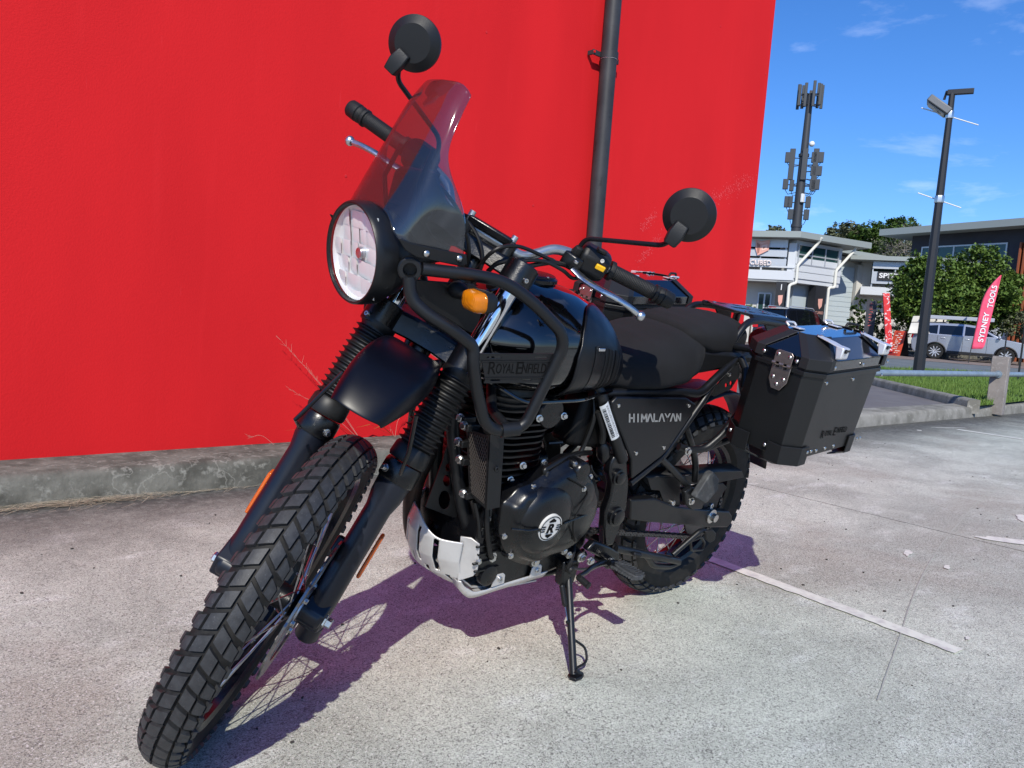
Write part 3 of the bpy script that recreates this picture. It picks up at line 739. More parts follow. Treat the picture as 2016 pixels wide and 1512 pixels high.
class Face:
    """a vertical facade plane: along s, height z, outward offset o"""
    def __init__(s, pl, root):
        s.a = V((pl[0], pl[1], 0)); e = V((pl[2] - pl[0], pl[3] - pl[1], 0)); s.L = e.length; s.e = e.normalized()
        n = V((-s.e.y, s.e.x, 0)); s.n = n if n.dot(V((2, 1.5, 0)) - s.a) > 0 else -n; s.root = root; s.inv = Matrix.Translation(-V(root.location))
    def P(s, t, z, o=0): return s.a + s.e * t + s.n * o + V((0, 0, z))
    def slab(s, name, t0, t1, z0, z1, o0, o1, material, parent=None, bevel=0, zt=None):
        """box between offsets o0..o1; zt = (top height at t0, top height at t1) for a raked top"""
        za, zb = zt if zt else (z1, z1)
        vs = [s.P(t0, z0, o0), s.P(t1, z0, o0), s.P(t1, z0, o1), s.P(t0, z0, o1), s.P(t0, za, o0), s.P(t1, zb, o0), s.P(t1, zb, o1), s.P(t0, za, o1)]
        mb = MB().add(vs, [(0, 1, 2, 3), (4, 5, 6, 7), (0, 1, 5, 4), (1, 2, 6, 5), (2, 3, 7, 6), (3, 0, 4, 7)])
        p = parent or s.root
        return mb.build(name, material, p, mw=s.inv if p is s.root else None, smooth=0, bevel=bevel)
    def window(s, t0, t1, z0, z1, cols, rows, frame_m, glass_m, w=.07, o=0.0):
        f = MB()
        def bar(a, b, c, d):
            vs = [s.P(a, c, o), s.P(b, c, o), s.P(b, c, o + .06), s.P(a, c, o + .06), s.P(a, d, o), s.P(b, d, o), s.P(b, d, o + .06), s.P(a, d, o + .06)]
            f.add(vs, [(0, 1, 2, 3), (4, 5, 6, 7), (0, 1, 5, 4), (1, 2, 6, 5), (2, 3, 7, 6), (3, 0, 4, 7)])
        for i in range(cols + 1):
            t = t0 + (t1 - t0 - w) * i / cols; bar(t, t + w, z0, z1)
        for i in range(rows + 1):
            z = z0 + (z1 - z0 - w) * i / rows
            for c in range(cols):
                a = t0 + (t1 - t0 - w) * c / cols + w; b = t0 + (t1 - t0 - w) * (c + 1) / cols; bar(a, b, z, z + w)
        wn = f.build('window', frame_m, s.root, mw=s.inv, smooth=0)
        for c in range(cols):
            for r in range(rows):
                a = t0 + (t1 - t0 - w) * c / cols + w; b = t0 + (t1 - t0 - w) * (c + 1) / cols; c0 = z0 + (z1 - z0 - w) * r / rows + w; c1 = z0 + (z1 - z0 - w) * (r + 1) / rows
                g = MB().add([s.P(a, c0, o + .02), s.P(b, c0, o + .02), s.P(b, c1, o + .02), s.P(a, c1, o + .02)], [(0, 1, 2, 3)])
                g.build('pane', glass_m, wn, smooth=0)
        return wn

# --- white building with the louvred balcony front
PA, PB_, PC, PE, PK = (-39.654, -23.069, -40.761, -20.679), (-40.761, -20.679, -44.772, -19.726), (-47.765, -21.079, -49.507, -20.160), (-47.973, -19.517, -49.030, -17.174), (-51.333, -17.793, -49.308, -11.026)
wb = empty('white_building', (PA[2], PA[3], .3)); tag(wb, 'two storey white building with louvred upper front and rose gold cube logo', 'building')
A = Face(PA, wb); B_ = Face(PB_, wb); Cf = Face(PC, wb)
gz = .28
def zof(t): return t
a_l = (0.1087, 6.8566); a_r = (2.8267, 6.8443); b_r = (5.5810, 6.8344)
flo = (2.0534, 4.0485); rail_t = (1.9763, 4.8254); lt = (2.1361, 6.4121); lb = (2.2347, 4.8922)
roofz = a_r[1]
# ground floor set back, upper floor box
A.slab('ground_floor_wall', -8, A.L, gz - .4, flo[1], -6.0, -1.6, M['offwhite'])
A.slab('upper_floor', -8, A.L - .0, flo[1] + .02, roofz - .55, -6.0, -.9, M['offwhite'])
A.slab('balcony_fascia', -8, A.L, flo[1], flo[1] + .55, -.9, .06, M['cladding'], bevel=.01)
A.slab('balcony_soffit', -8, A.L, flo[1] - .12, flo[1] - .01, -1.55, .0, M['soffit'])
A.slab('balcony_beam', -8, A.L, rail_t[1] - .06, rail_t[1] + .05, -.05, .10, M['cladding'], bevel=.01)
for t in (-4.2, -2.1, A.L - 1.05 - .9, A.L - .12): A.slab('baluster', t, t + .10, flo[1] + .55, rail_t[1] - .06, -.02, .06, M['cladding'])
# louvres
nl = 26
for i in range(nl):
    z = lb[1] + (lt[1] - lb[1]) * i / (nl - 1)
    fr_ = i / (nl - 1)
    if .26 < fr_ < .36 or .60 < fr_ < .70: continue
    A.slab('louvre', -5.5, lt[0] - .0, z - .035, z + .025, .02, .10, M['louvre'])
for t in (-3, -1.2, .6, lt[0] - .12): A.slab('louvre_post', t, t + .07, lb[1] - .1, lt[1] + .05, -.06, .0, M['louvre'])
A.slab('upper_glazing', -6, A.L - .45, lb[1] + .1, lt[1] - .1, -.86, -.84, M['bglass'])
A.slab('corner_pier', A.L - .42, A.L, flo[1] + .55, roofz - .6, -.9, .02, M['cladding'])
# roof slab with deep eaves
mb = MB(); ra = [A.P(-8, (-0.2741, 6.8580)[1] - .1, .9), A.P(a_r[0], roofz, .9), B_.P(b_r[0], b_r[1], .9), B_.P(b_r[0], b_r[1] - .2, -6), A.P(-8, roofz, -7)]
mb.loft([[p + V((0, 0, -.36)) for p in ra], ra]); mb.build('roof', M['roofmetal'], wb, mw=A.inv, smooth=0)
# logo and word on the louvres
lc = (0.7010, 5.9046); lw = (1.1202, 5.9188)[0] - (0.3007, 5.8911)[0]; lh = (0.6557, 6.3678)[1] - (0.6298, 5.4141)[1]
def lq(x, y, o=.16): return A.P(lc[0] + x * lw / 2, lc[1] + y * lh / 2, o)
lg = MB().prism([lq(-1, .95), lq(-.2, .80), lq(1, 1), lq(.92, -.30), lq(.1, -.7), lq(-.55, -1), lq(-.95, -.1)], A.n * .05).build('cube_logo', M['rose'], wb, mw=A.inv, smooth=0)
M['rose2'] = mat('rose_gold_logo_dark', (.36, .15, .11), .5); M['rose3'] = mat('rose_gold_logo_pale', (.80, .52, .44), .5)
for pts, mm in ((((-.85, .80), (-.2, .62), (.85, .80), (-.1, .45)), 'rose3'), (((-.80, .62), (-.30, .35), (-.35, -.60), (-.60, -.80)), 'rose2'), (((-.1, .25), (.70, .42), (.66, -.20), (-.05, -.40)), 'rose3'), (((.08, .08), (.45, .16), (.42, -.08), (.10, -.18)), 'rose2')):
    MB().add([lq(x, y, .222) for x, y in pts], [(0, 1, 2, 3)]).build('facet', M[mm], lg, smooth=0)
wl = (0.6951, 5.0233); ww = (1.3026, 5.0482)[0] - (0.0870, 4.9983)[0]; wh = (0.6798, 5.1800)[1] - (0.7105, 4.8664)[1]
text('lettering', 'CUBED', A.P(wl[0], wl[1], .18), A.e, V((0, 0, 1)), wh, mat('pale_pink_letter', (.78, .66, .62), .5), wb, .03, ww, mw=A.inv, bold=.02)
# columns with dark banners
for k, (u0, u1, ut, pl) in enumerate(((365, 480, 728, 'A'), (790, 900, 775, 'B'))):
    F = A if pl == 'A' else B_
    if pl == 'A': t0, t1 = (1.7047, 3.5267)[0], (2.3145, 3.5596)[0]
    else: t0, t1 = (2.0473, 3.7384)[0], (2.9799, 3.8119)[0]
    c = F.slab('column', t0, t1, gz - .3, flo[1] - .1, -.5, .03, M['charcoal'])
    cx = (t0 + t1) / 2; w = t1 - t0; g = .033
    def bq(x, y, o=0.04): return F.inv @ F.P(cx + x * w / 2, y, o)
    def bp(x, y, o=0.04): return F.P(cx + x * w / 2, y, o)
    ym = flo[1] - 1.22
    q = MB().add([bp(-.45, ym + .30), bp(.42, ym + .34), bp(.38, ym - .12), bp(-.05, ym - .32), bp(-.35, ym - .05)], [(0, 1, 2, 3, 4)]).build('banner_logo', M['rose'], c, smooth=0)
    text('banner_text', 'CUBED', bp(0, ym - .52, .045), F.e, V((0, 0, 1)), .16, M['rose'], c, 0, w * .78)
    if pl == 'A': text('banner_number', '1', bp(0, flo[1] - .42, .045), F.e, V((0, 0, 1)), .34, M['white'], c, 0)
# door on the ground floor
d0 = (0.5753, 3.1825); d1 = (1.4140, 2.3837)
A.window(d0[0], d1[0], gz, d0[1] + .15, 2, 1, M['louvre'], M['bglass'], .09, -1.58)
# side face with the window band
B_.slab('side_wall', .05, B_.L, flo[1] - .1, b_r[1] - .0, -5.5, -.03, M['cladding'], zt=(roofz - .4, (3.7778, 6.3538)[1]))
B_.slab('side_ground_wall', 1.0, B_.L, gz - .4, flo[1] - .1, -5.5, -.8, M['roller'])
wB0 = (-0.1013, 4.9827); wB1 = (3.7817, 5.0312); wBt = (-0.2543, 6.2344); wBt1 = (3.5760, 6.2469)
B_.window(.12, wB1[0], (wB0[1] + wB1[1]) / 2, (wBt[1] + wBt1[1]) / 2, 3, 2, M['louvre'], M['bglass'], .08, .0)
for i in range(3):
    z = flo[1] + .15 + i * .42; B_.slab('cladding_board', .0, B_.L, z, z + .39, -.03, .04, M['cladding'], bevel=.012)
def dpipe(pts):
    MB().tube(fillet(pts, .15, 3), .085, 10).build('downpipe', M['downp'], wb, mw=B_.inv)
def bpt(u, v, o): 
    return B_.P(u, v, o)
p1, p2, p3, p4 = (1.1141, 6.6604), (1.0892, 6.2957), (0.0674, 4.9432), (0.1038, 3.9192)
p5, p6 = (-0.4220, 3.7541), (-0.3100, 2.3845)
dpipe([bpt(p1[0], p1[1], .8), bpt(p2[0], p2[1], .55), bpt(p3[0], p3[1], .14), bpt(p4[0], p4[1], .14), bpt(p5[0], p5[1], .1), bpt(p6[0], gz - .2, .1)])
p1, p2, p3, p4 = (4.5832, 6.5826), (4.5707, 6.2921), (3.5313, 4.9510), (3.5560, 3.9152)
p5, p6 = (3.0733, 3.8768), (3.1389, 2.3237)
dpipe([bpt(p1[0], p1[1], .6), bpt(p2[0], p2[1], .5), bpt(p3[0], p3[1], .14), bpt(p4[0], p4[1], .14), bpt(p5[0], p5[1], .1), bpt(p6[0], gz - .2, .1)])
# warehouse bay behind: white wall with the big roller door
ct = (-0.2091, 6.6909); ct2 = (1.7282, 6.4658); cdoor0 = (-1.1359, 5.4772); cdoor1 = (1.0771, 5.5427)
Cf.slab('bay_wall', -4, Cf.L, gz - .4, 6, -6, -.12, M['offwhite'], zt=(ct[1] - .3, ct2[1] - .3))
Cf.slab('roller_door', cdoor0[0], cdoor1[0], gz - .3, cdoor1[1], -.1, -.03, M['roller'])
for i in range(16):
    z = gz + i * (cdoor1[1] - gz) / 16; Cf.slab('door_slat', cdoor0[0], cdoor1[0], z + .02, z + (cdoor1[1] - gz) / 16 - .02, -.028, -.006, M['roller'])
Cf.slab('door_pier', cdoor1[0] + .05, Cf.L, gz - .4, cdoor1[1] + .2, -.12, .25, M['offwhite'])
Cf.slab('bay_roof', -4, Cf.L + 4, 0, 1, -6, .7, M['roofmetal'], zt=(0, 0)) if False else None
rr = [Cf.P(-4, ct[1] + .1, .8), Cf.P(ct2[0] + 6, ct2[1] - .3, .8), Cf.P(ct2[0] + 6, ct2[1] - .1, -6), Cf.P(-4, ct[1] + .2, -6)]
MB().loft([[p + V((0, 0, -.25)) for p in rr], rr]).build('bay_roof', M['roofmetal'], wb, mw=Cf.inv, smooth=0)

# --- next unit, with its own louvred front and a name sign
nb = empty('louvred_unit', (PE[0], PE[1], .3)); tag(nb, 'pale unit with louvres and black SPITS sign half hidden by the tree', 'building')
E_ = Face(PE, nb)
eb = (-0.0273, 3.7826); et = (0.2237, 5.8788); el = (0.3654, 4.5299); er = (-0.1008, 6.0768)
E_.slab('wall', -.3, 7, gz - .4, er[1] - .1, -6, -1.2, M['offwhite'])
E_.slab('balcony', -.2, 7, eb[1], eb[1] + .5, -1.2, .05, M['cladding'])
for i in range(22):
    z = el[1] + (et[1] - el[1]) * i / 21
    if .55 < i / 21 < .68: continue
    E_.slab('louvre', el[0], 7, z - .03, z + .03, 0, .07, M['louvre'])
for t in (el[0], el[0] + 1.3, el[0] + 2.6): E_.slab('louvre_post', t, t + .07, el[1] - .5, et[1] + .05, -.07, .0, M['louvre'])
E_.slab('glazing', el[0], 7, el[1], et[1], -1.16, -1.14, M['bglass'])
sp0 = (0.6854, 5.1474); sp1 = (0.7264, 4.7587)
sg = E_.slab('name_sign', sp0[0], sp0[0] + 1.9, sp1[1] - .05, sp0[1] + .12, .09, .14, M['charcoal'])
hs = (sp0[1] - sp1[1]) * .85
text('sign_text', "SPITS'", E_.P(sp0[0] + .72, (sp0[1] + sp1[1]) / 2 + .08, .145), E_.e, V((0, 0, 1)), hs, M['white'], sg, 0, 1.25, bold=.03)
E_.slab('roof', -1, 8, er[1] - .12, er[1] + .15, -6, .5, M['roofmetal'])

# --- dark building on the right
db = empty('dark_building', (PK[0], PK[1], .3)); tag(db, 'dark blue grey building with long window band and pale raking roof', 'building')
K = Face(PK, db)
kt0 = (-0.4146, 7.9411); kt1 = (6.6426, 7.9605); kr0 = (-2.0562, 8.3143); kr1 = (6.5843, 8.4129)
kw0 = (1.1878, 6.2004); kwt = (1.3580, 7.1529); kw1 = (5.8681, 6.0286)
sl = (kt1[1] - kt0[1]) / (kt1[0] - kt0[0])
K.slab('wall', kt0[0], 16, gz - .5, 9, -10, 0, M['darkwall'], zt=(kt0[1], kt0[1] + sl * (16 - kt0[0])))
rr = [K.P(kr0[0], kr0[1], 1.2), K.P(16, kr0[1] + sl * (16 - kr0[0]), 1.2), K.P(16, kr0[1] + sl * (16 - kr0[0]), -11), K.P(kr0[0], kr0[1], -11)]
MB().loft([[p + V((0, 0, -.42)) for p in rr], rr]).build('roof', M['roofmetal'], db, mw=K.inv, smooth=0)
K.window(kwt[0] - 1.0, kw1[0], kw1[1], kwt[1], 5, 1, M['louvre'], M['bglass'], .09, .0)
K.window(kwt[0] - 1.0, kw1[0] + 1, gz + .3, 2.6, 5, 1, M['louvre'], M['bglass'], .09, .0)
aw = (6.1197, 4.3260); K.slab('awning', aw[0] - 3.5, aw[0] + .4, aw[1] - .08, aw[1] + .08, 0, 1.2, M['white'])
K.slab('entry_wall', aw[0] - 1.2, aw[0] + .6, gz - .3, aw[1] - .9, .0, .2, M['cladding'])
for i in range(14):
    t = (6.8206, 3.1771)[0] + i * .26; K.slab('terracotta_fin', t, t + .10, gz - .2, kt1[1] - .9, .02, .5, M['terra'])

# ================================================================== THE MOTORCYCLE
RAKE = radians(26); WB = 1.465; RF = .348; RR = .330
AX0 = V((WB + .111, 0, 0)); AXD = V((-sin(RAKE), 0, cos(RAKE)))
STEER = Matrix.Translation(AX0) @ Matrix.Rotation(0.793423, 4, AXD) @ Matrix.Translation(-AX0)
bike = empty('motorcycle'); tag(bike, 'black adventure motorcycle leaning on its side stand in front of the red wall', 'motorcycle')
bike.rotation_mode = 'QUATERNION'
bike.matrix_world = Matrix.Rotation(-0.213752, 4, 'X') @ Matrix.Rotation(0.007064, 4, 'Y')

def hexbolt_mesh(r, h, washer=True, name='bolt'):
    mb = MB()
    if washer: mb.lathe((0, 0, 0), (0, 0, 1), [(-.001, r * 1.35), (h * .22, r * 1.35), (h * .28, r * 1.1)], 20)
    mb.lathe((0, 0, 0), (0, 0, 1), [(h * .2, r), (h * .9, r), (h, r * .86)], 6)
    return mb.mesh(name, None, 30)
def round_mesh(r, h, name='rivet', hole=False):
    mb = MB(); prof = [(-.001, r), (h * .35, r), (h * .8, r * .75), (h, r * .35)]
    if hole: prof = [(-.001, r), (h * .8, r), (h, r * .85), (h, r * .5), (h * .4, r * .45)]
    mb.lathe((0, 0, 0), (0, 0, 1), prof, 14); return mb.mesh(name, None, 40)
BM = {}
def bolt(parent, pos, normal=(0, 1, 0), r=.0055, h=.006, kind='hex', material=None, mw=None, name='bolt'):
    material = material or M['bolt']; k = (round(r, 4), round(h, 4), kind, material.name)
    if k not in BM:
        me = hexbolt_mesh(r, h) if kind == 'hex' else round_mesh(r, h, 'bolt', kind == 'socket'); me.materials.append(material); BM[k] = me
    m = orient(pos, normal)
    return share(name, BM[k], parent, (mw @ m) if mw is not None else m)
def both(fn):
    for s in (1, -1): fn(s)
def my(p, s): return V((p[0], p[1] * s, p[2]))

# ------------------------------------------------------------------ wheels and tyres
def tyre_mesh(R, W, H, npitch, seed, tread_r=.0075):
    """R outer radius, W width, H section height; knob tops at R"""
    base = R - tread_r; mb = MB(); n = 96
    hw = W / 2
    def cross(a):          # a in -1..1 over the tread arc -> (y, radius)
        th = a * radians(62); cr = hw * 1.02
        return sin(th) * cr / sin(radians(62)) * .985, base - (1 - cos(th)) * cr * 1.05
    prof = [cross(i / 10 * 2 - 1) for i in range(11)]
    yb, rb = prof[-1]
    side = [(hw * 1.03, rb - .012), (hw * 1.02, rb - .024), (hw * .93, R - H + .018), (hw * .70, R - H + .004), (hw * .60, R - H)]
    ring = [( -y, r) for y, r in reversed(side)] + prof + side
    rings = []
    for k in range(n):
        a = 2 * pi * k / n; rings.append([V((cos(a) * r, y, sin(a) * r)) for y, r in ring])
    rings.append(rings[0]); m = len(ring)
    vs = [p for r_ in rings[:-1] for p in r_]; fs = []
    for k in range(n):
        for j in range(m - 1):
            fs.append((k * m + j, k * m + j + 1, ((k + 1) % n) * m + j + 1, ((k + 1) % n) * m + j))
    mb.add(vs, fs); nb = len(fs)
    def surf(a, c, h):
        y, r = cross(a); th = a * radians(62); n_ = (sin(th), cos(th))
        y += n_[0] * h; r += n_[1] * h
        return V((cos(c) * r, y, sin(c) * r))
    rg = random.Random(seed); dc = 2 * pi / npitch
    def block(quad, h):
        """quad of (a, c) corners in order; grid 4 x 2 on top, skirts down"""
        nu, nv = 4, 2; top = []; bot = []
        cx = sum(q[0] for q in quad) / 4; cc = sum(q[1] for q in quad) / 4
        for v in range(nv + 1):
            for u in range(nu + 1):
                s_, t_ = u / nu, v / nv
                a = (quad[0][0] * (1 - s_) + quad[1][0] * s_) * (1 - t_) + (quad[3][0] * (1 - s_) + quad[2][0] * s_) * t_
                c = (quad[0][1] * (1 - s_) + quad[1][1] * s_) * (1 - t_) + (quad[3][1] * (1 - s_) + quad[2][1] * s_) * t_
                top.append(surf(cx + (a - cx) * .93, cc + (c - cc) * .93, h)); bot.append(surf(a, c, -.001))
        f = []
        w = nu + 1
        for v in range(nv):
            for u in range(nu): f.append((v * w + u, v * w + u + 1, (v + 1) * w + u + 1, (v + 1) * w + u))
        k = len(top)
        edge = [u for u in range(w)] + [v * w + nu for v in range(1, nv + 1)] + [nv * w + u for u in range(nu - 1, -1, -1)] + [v * w for v in range(nv - 1, 0, -1)]
        for i in range(len(edge)):
            p, q = edge[i], edge[(i + 1) % len(edge)]; f.append((p, q, k + q, k + p))
        mb.add(top + bot, f)
    for k in range(npitch):
        c = k * dc + rg.uniform(-.02, .02) * dc; h = tread_r
        # chevron rows: two big centre blocks and two shoulder blocks per pitch, halves offset by half a pitch
        for s in (1, -1):
            o = c + (0 if s > 0 else dc * .5); g = dc * .10
            block([(s * .035, o + g), (s * .44, o + g - dc * .36), (s * .44, o + dc * .64 - g), (s * .035, o + dc - g)], h)
            block([(s * .51, o + g - dc * .42), (s * .84, o + g - dc * .60), (s * .84, o + dc * .22 - g), (s * .51, o + dc * .52 - g)], h)
            block([(s * .90, o + g - dc * .50), (s * 1.04, o + g - dc * .45), (s * 1.06, o + dc * .15), (s * .90, o + dc * .25)], h * .95)
    return mb, nb

def wheel(name, centre, R, W, H, rimR, rimW, npitch, seed, mw, hub, disc_side, disc_r):
    c = V(centre)
    wh = bpy.data.objects.new(name, None)
    hubmb = MB()
    fl = .034 if name.startswith('front') else .05
    hubmb.lathe(c - V((0, .062, 0)), (0, 1, 0), [(0, .018), (0, .026), (.008, .040), (.012, .040), (.018, .026), (.106, .026), (.112, .040), (.116, .040), (.124, .026), (.124, .018)], 36)
    wh = hubmb.build(name, M['engine'], bike, mw=mw)
    mb, nb = tyre_mesh(R, W, H, npitch, seed); t = mb.mesh('tyre', M['rubber'], 28)
    t.materials.append(M['side_rubber'])
    m_side = 15
    for i, p in enumerate(t.polygons):
        if i < nb:
            p.material_index = 1
    for v in t.vertices: v.co = v.co + c
    o = bpy.data.objects.new('tyre', t); scene.collection.objects.link(o); o.parent = wh
    # raised ring on each sidewall
    for s in (1, -1):
        MB().lathe(c, (0, s, 0), [(W * .500, R - H * .50), (W * .515, R - H * .49), (W * .515, R - H * .45), (W * .500, R - H * .44)], 96, cap=False).build('sidewall_ring', M['side_rubber'], wh)
    h = rimW / 2
    MB().lathe(c - V((0, h, 0)), (0, 1, 0), [(-.004, rimR + .012), (-.006, rimR + .006), (0, rimR - .004), (h * .55, rimR - .007), (h * .75, rimR - .017), (h * 1.25, rimR - .017), (h * 1.45, rimR - .007), (2 * h, rimR - .004), (2 * h + .006, rimR + .006), (2 * h + .004, rimR + .012)], 96, cap=False).build('rim', M['rim'], wh, solid=.003)
    ns = 36; me = None
    rg = random.Random(seed)
    for k in range(ns):
        side = 1 if k % 2 else -1; lead = 1 if (k // 2) % 2 else -1
        a0 = 2 * pi * k / ns; a1 = a0 + lead * radians(62)
        yf = side * fl if name.startswith('front') else side * fl
        pr = V((cos(a0) * (rimR - .014), side * .006, sin(a0) * (rimR - .014))); ph = V((cos(a1) * .038, yf * 1.55, sin(a1) * .038))
        key = (side, lead)
        if me is None: me = {}
        if key not in me:
            q = MB().cyl(ph, pr, .0017, n=8); dd = (pr - ph).normalized(); q.cyl(pr - dd * .016, pr + dd * .004, .0034, n=8)
            me[key] = (q.mesh('spoke', M['spoke']), a0)
        ms, ref = me[key]
        share('spoke', ms, wh, Matrix.Translation(c) @ Matrix.Rotation(-(a0 - ref), 4, 'Y'))
    # brake disc
    y = disc_side * .072; holes = []
    out = []
    for i in range(120):
        a = 2 * pi * i / 120; r = disc_r + .0018 * (1 if (i // 5) % 2 else -1); out.append((cos(a) * r, sin(a) * r))
    ho = [ell(0, 0, disc_r - .038, disc_r - .038, 60)]
    for i in range(36):
        a = 2 * pi * i / 36; r = disc_r - (.009, .018, .027)[i % 3]; ho.append(ell(r * cos(a), r * sin(a), .0036, .0036, 8))
    d = plate('brake_disc', out, ho, lambda u, v: (c.x + u, y, c.z + v), M['disc'], wh, .0045)
    for i in range(6):
        a = 2 * pi * i / 6
        R_ = Matrix.Rotation(-a, 3, 'Y')
        MB().prism([c + R_ @ V((.034, y - disc_side * .004, -.013)), c + R_ @ V((disc_r - .034, y - disc_side * .004, -.006)), c + R_ @ V((disc_r - .034, y - disc_side * .004, .006)), c + R_ @ V((.034, y - disc_side * .004, .013))], (0, disc_side * .004, 0)).build('disc_carrier', M['disc'], wh)
        bolt(wh, c + R_ @ V((.048, y, 0)), (0, disc_side, 0), .006, .007)
    MB().lathe(c + V((0, y - disc_side * .006, 0)), (0, disc_side, 0), [(0, .05), (.008, .05), (.008, .026)], 36).build('disc_boss', M['alu'], wh)
    return wh
FA = V((WB, 0, RF)); RA = V((0, 0, RR))
fw = wheel('front_wheel', FA, .350, .080, .078, .270, .052, 58, 2, STEER, None, 1, .150)
rw = wheel('rear_wheel', RA, .334, .120, .112, .219, .070, 44, 5, None, None, -1, .120)

# ------------------------------------------------------------------ front fork (turned with the handlebar)
def FP(t, y, off=-.015):          # point on the fork leg axis, t metres above the axle
    return V((WB + off, y, RF)) + AXD * t
for s in (1, -1):
    y = .1 if s > 0 else -.093
    st = MB().cyl(FP(.36, y), FP(.800, y), .0205, n=32).build('fork_stanchion', M['chrome'], bike, mw=STEER)
    lw = MB().lathe(FP(-.035 if s > 0 else -.012, y), AXD, [(0, .024), (.012, .0285), (.09, .0285), (.16, .0275), (.27, .0275), (.30, .034), (.345, .0365), (.347, .0365)], 32).build('fork_lower', M['navy'], bike, mw=STEER)
    # axle boss
    MB().lathe(V((WB, s * .056, RF)), (0, s, 0), [(0, .020), (.006, .026), (.060 if s > 0 else .054, .026), (.066 if s > 0 else .060, .020)], 24).prism([V((WB - .045, s * .075, RF + .05)), V((WB + .018, s * .075, RF + .02)), V((WB + .022, s * .075, RF - .02)), V((WB - .012, s * .075, RF - .04)), V((WB - .055, s * .075, RF - .015))], (0, s * .048, 0)).build('axle_holder', M['navy'], bike, mw=STEER, bevel=.006)
    ax = MB().lathe(V((WB, s * (.120 if s > 0 else .112), RF)), (0, s, 0), [(0, .014), (.006, .014), (.008, .011), (.018, .011), (.02, .009)], 6).build('axle_nut', M['bolt'], bike, mw=STEER)
    # dust collar and bellows
    col = MB().lathe(FP(.300, y), AXD, [(0, .0385), (.004, .0405), (.035, .0405), (.042, .038)], 32).build('fork_clamp_collar', M['engine'], bike, mw=STEER)
    bolt(col, FP(.32, y) + V((.03, s * -.028, .012)), (.6, -s * .6, .3), .006, .01)
    prof = [(0, .0395), (.006, .042), (.030, .0405), (.036, .037)]
    z = .036; nr = 12
    for i in range(nr):
        z0 = .036 + (i) * .0138; prof += [(z0, .0335), (z0 + .003, .0345), (z0 + .0062, .0425), (z0 + .0074, .0425), (z0 + .0108, .0345)]
    prof += [(.036 + nr * .0138, .034), (.036 + nr * .0138 + .004, .037), (.036 + nr * .0138 + .016, .037)]
    MB().lathe(FP(.345, y), AXD, prof, 36).build('fork_gaiter', M['gaiter'], bike, mw=STEER, smooth=50)
    # reflector on the outer side of the leg
    a = FP(.075, y, -.020) + V((-.034, s * .031, 0)); 
    rf = MB().prism([a + AXD * 0 + V((-.010, 0, 0)), a + V((.012, 0, 0)), a + AXD * .095 + V((.012, 0, 0)), a + AXD * .095 + V((-.010, 0, 0))], (0, s * .009, 0)).build('fork_reflector', M['reflector'], bike, mw=STEER, bevel=.0035)
# brake caliper behind the left leg and its hose
cal = MB().prism([V((WB - .150, .058, RF + .085)), V((WB - .085, .058, RF + .135)), V((WB - .060, .058, RF + .105)), V((WB - .125, .058, RF + .045))], (0, .042, 0)).build('front_caliper', M['engine'], bike, mw=STEER, bevel=.006)
bolt(cal, (WB - .075, .10, RF + .112), (0, 1, 0), .006, .008); bolt(cal, (WB - .13, .10, RF + .065), (0, 1, 0), .006, .008)
MB().lathe(V((WB - .03, .105, RF - .048)), (.15, 0, -1), [(0, .024), (.03, .026), (.034, .024), (.038, .02)], 24).build('fork_foot', M['navy'], bike, mw=STEER, bevel=.002)
hb = MB().tube(spline([(WB - .12, .078, RF + .13), (WB - .16, .080, RF + .20), (WB - .19, .078, RF + .30), (WB - .235, .070, RF + .42), (WB - .28, .05, RF + .52)], 8), .0035, 8).build('brake_hose', M['cable'], bike, mw=STEER)
# triple clamps
def stem(t, y, off=-.015): return FP(t, y, off)
for (t0, t1, nm) in ((.552, .612, 'lower_fork_clamp'), (.772, .822, 'upper_fork_clamp')):
    br = V((-.045, 0, 0))
    m2 = MB().loft([[FP(t0 + .006, -.1) + V((.010, 0, 0)), FP(t0 + .006, -.1) + V((-.035, 0, 0)), FP(t1 - .004, -.1) + V((-.035, 0, 0)), FP(t1 - .004, -.1) + V((.010, 0, 0))],
                    [FP(t0 + .006, -.03) + V((-.005, 0, 0)), FP(t0 + .006, -.03) + V((-.085, 0, 0)), FP(t1 - .004, -.03) + V((-.085, 0, 0)), FP(t1 - .004, -.03) + V((-.005, 0, 0))],
                    [FP(t0 + .006, .03) + V((-.005, 0, 0)), FP(t0 + .006, .03) + V((-.085, 0, 0)), FP(t1 - .004, .03) + V((-.085, 0, 0)), FP(t1 - .004, .03) + V((-.005, 0, 0))],
                    [FP(t0 + .006, .1) + V((.010, 0, 0)), FP(t0 + .006, .1) + V((-.035, 0, 0)), FP(t1 - .004, .1) + V((-.035, 0, 0)), FP(t1 - .004, .1) + V((.010, 0, 0))]])
    cl = m2.build(nm, M['engine'], bike, mw=STEER, bevel=.006)
    for s in (1, -1): MB().lathe(FP(t0, s * .1), AXD, [(0, .033), (.003, .036), (t1 - t0 - .003, .036), (t1 - t0, .033)], 32).build('clamp_eye', M['engine'], cl)
    for s in (1, -1):
        for dt in ((.014, .044) if nm[0] == 'l' else (.018,)):
            bolt(cl, FP(t0 + dt, s * .118) + V((.028, 0, .012)), (.75, s * .5, .3), .0055, .008, 'socket')
MB().cyl(FP(.50, 0, -.065), FP(.83, 0, -.065), .024, n=24).build('steering_stem', M['engine'], bike, mw=STEER)

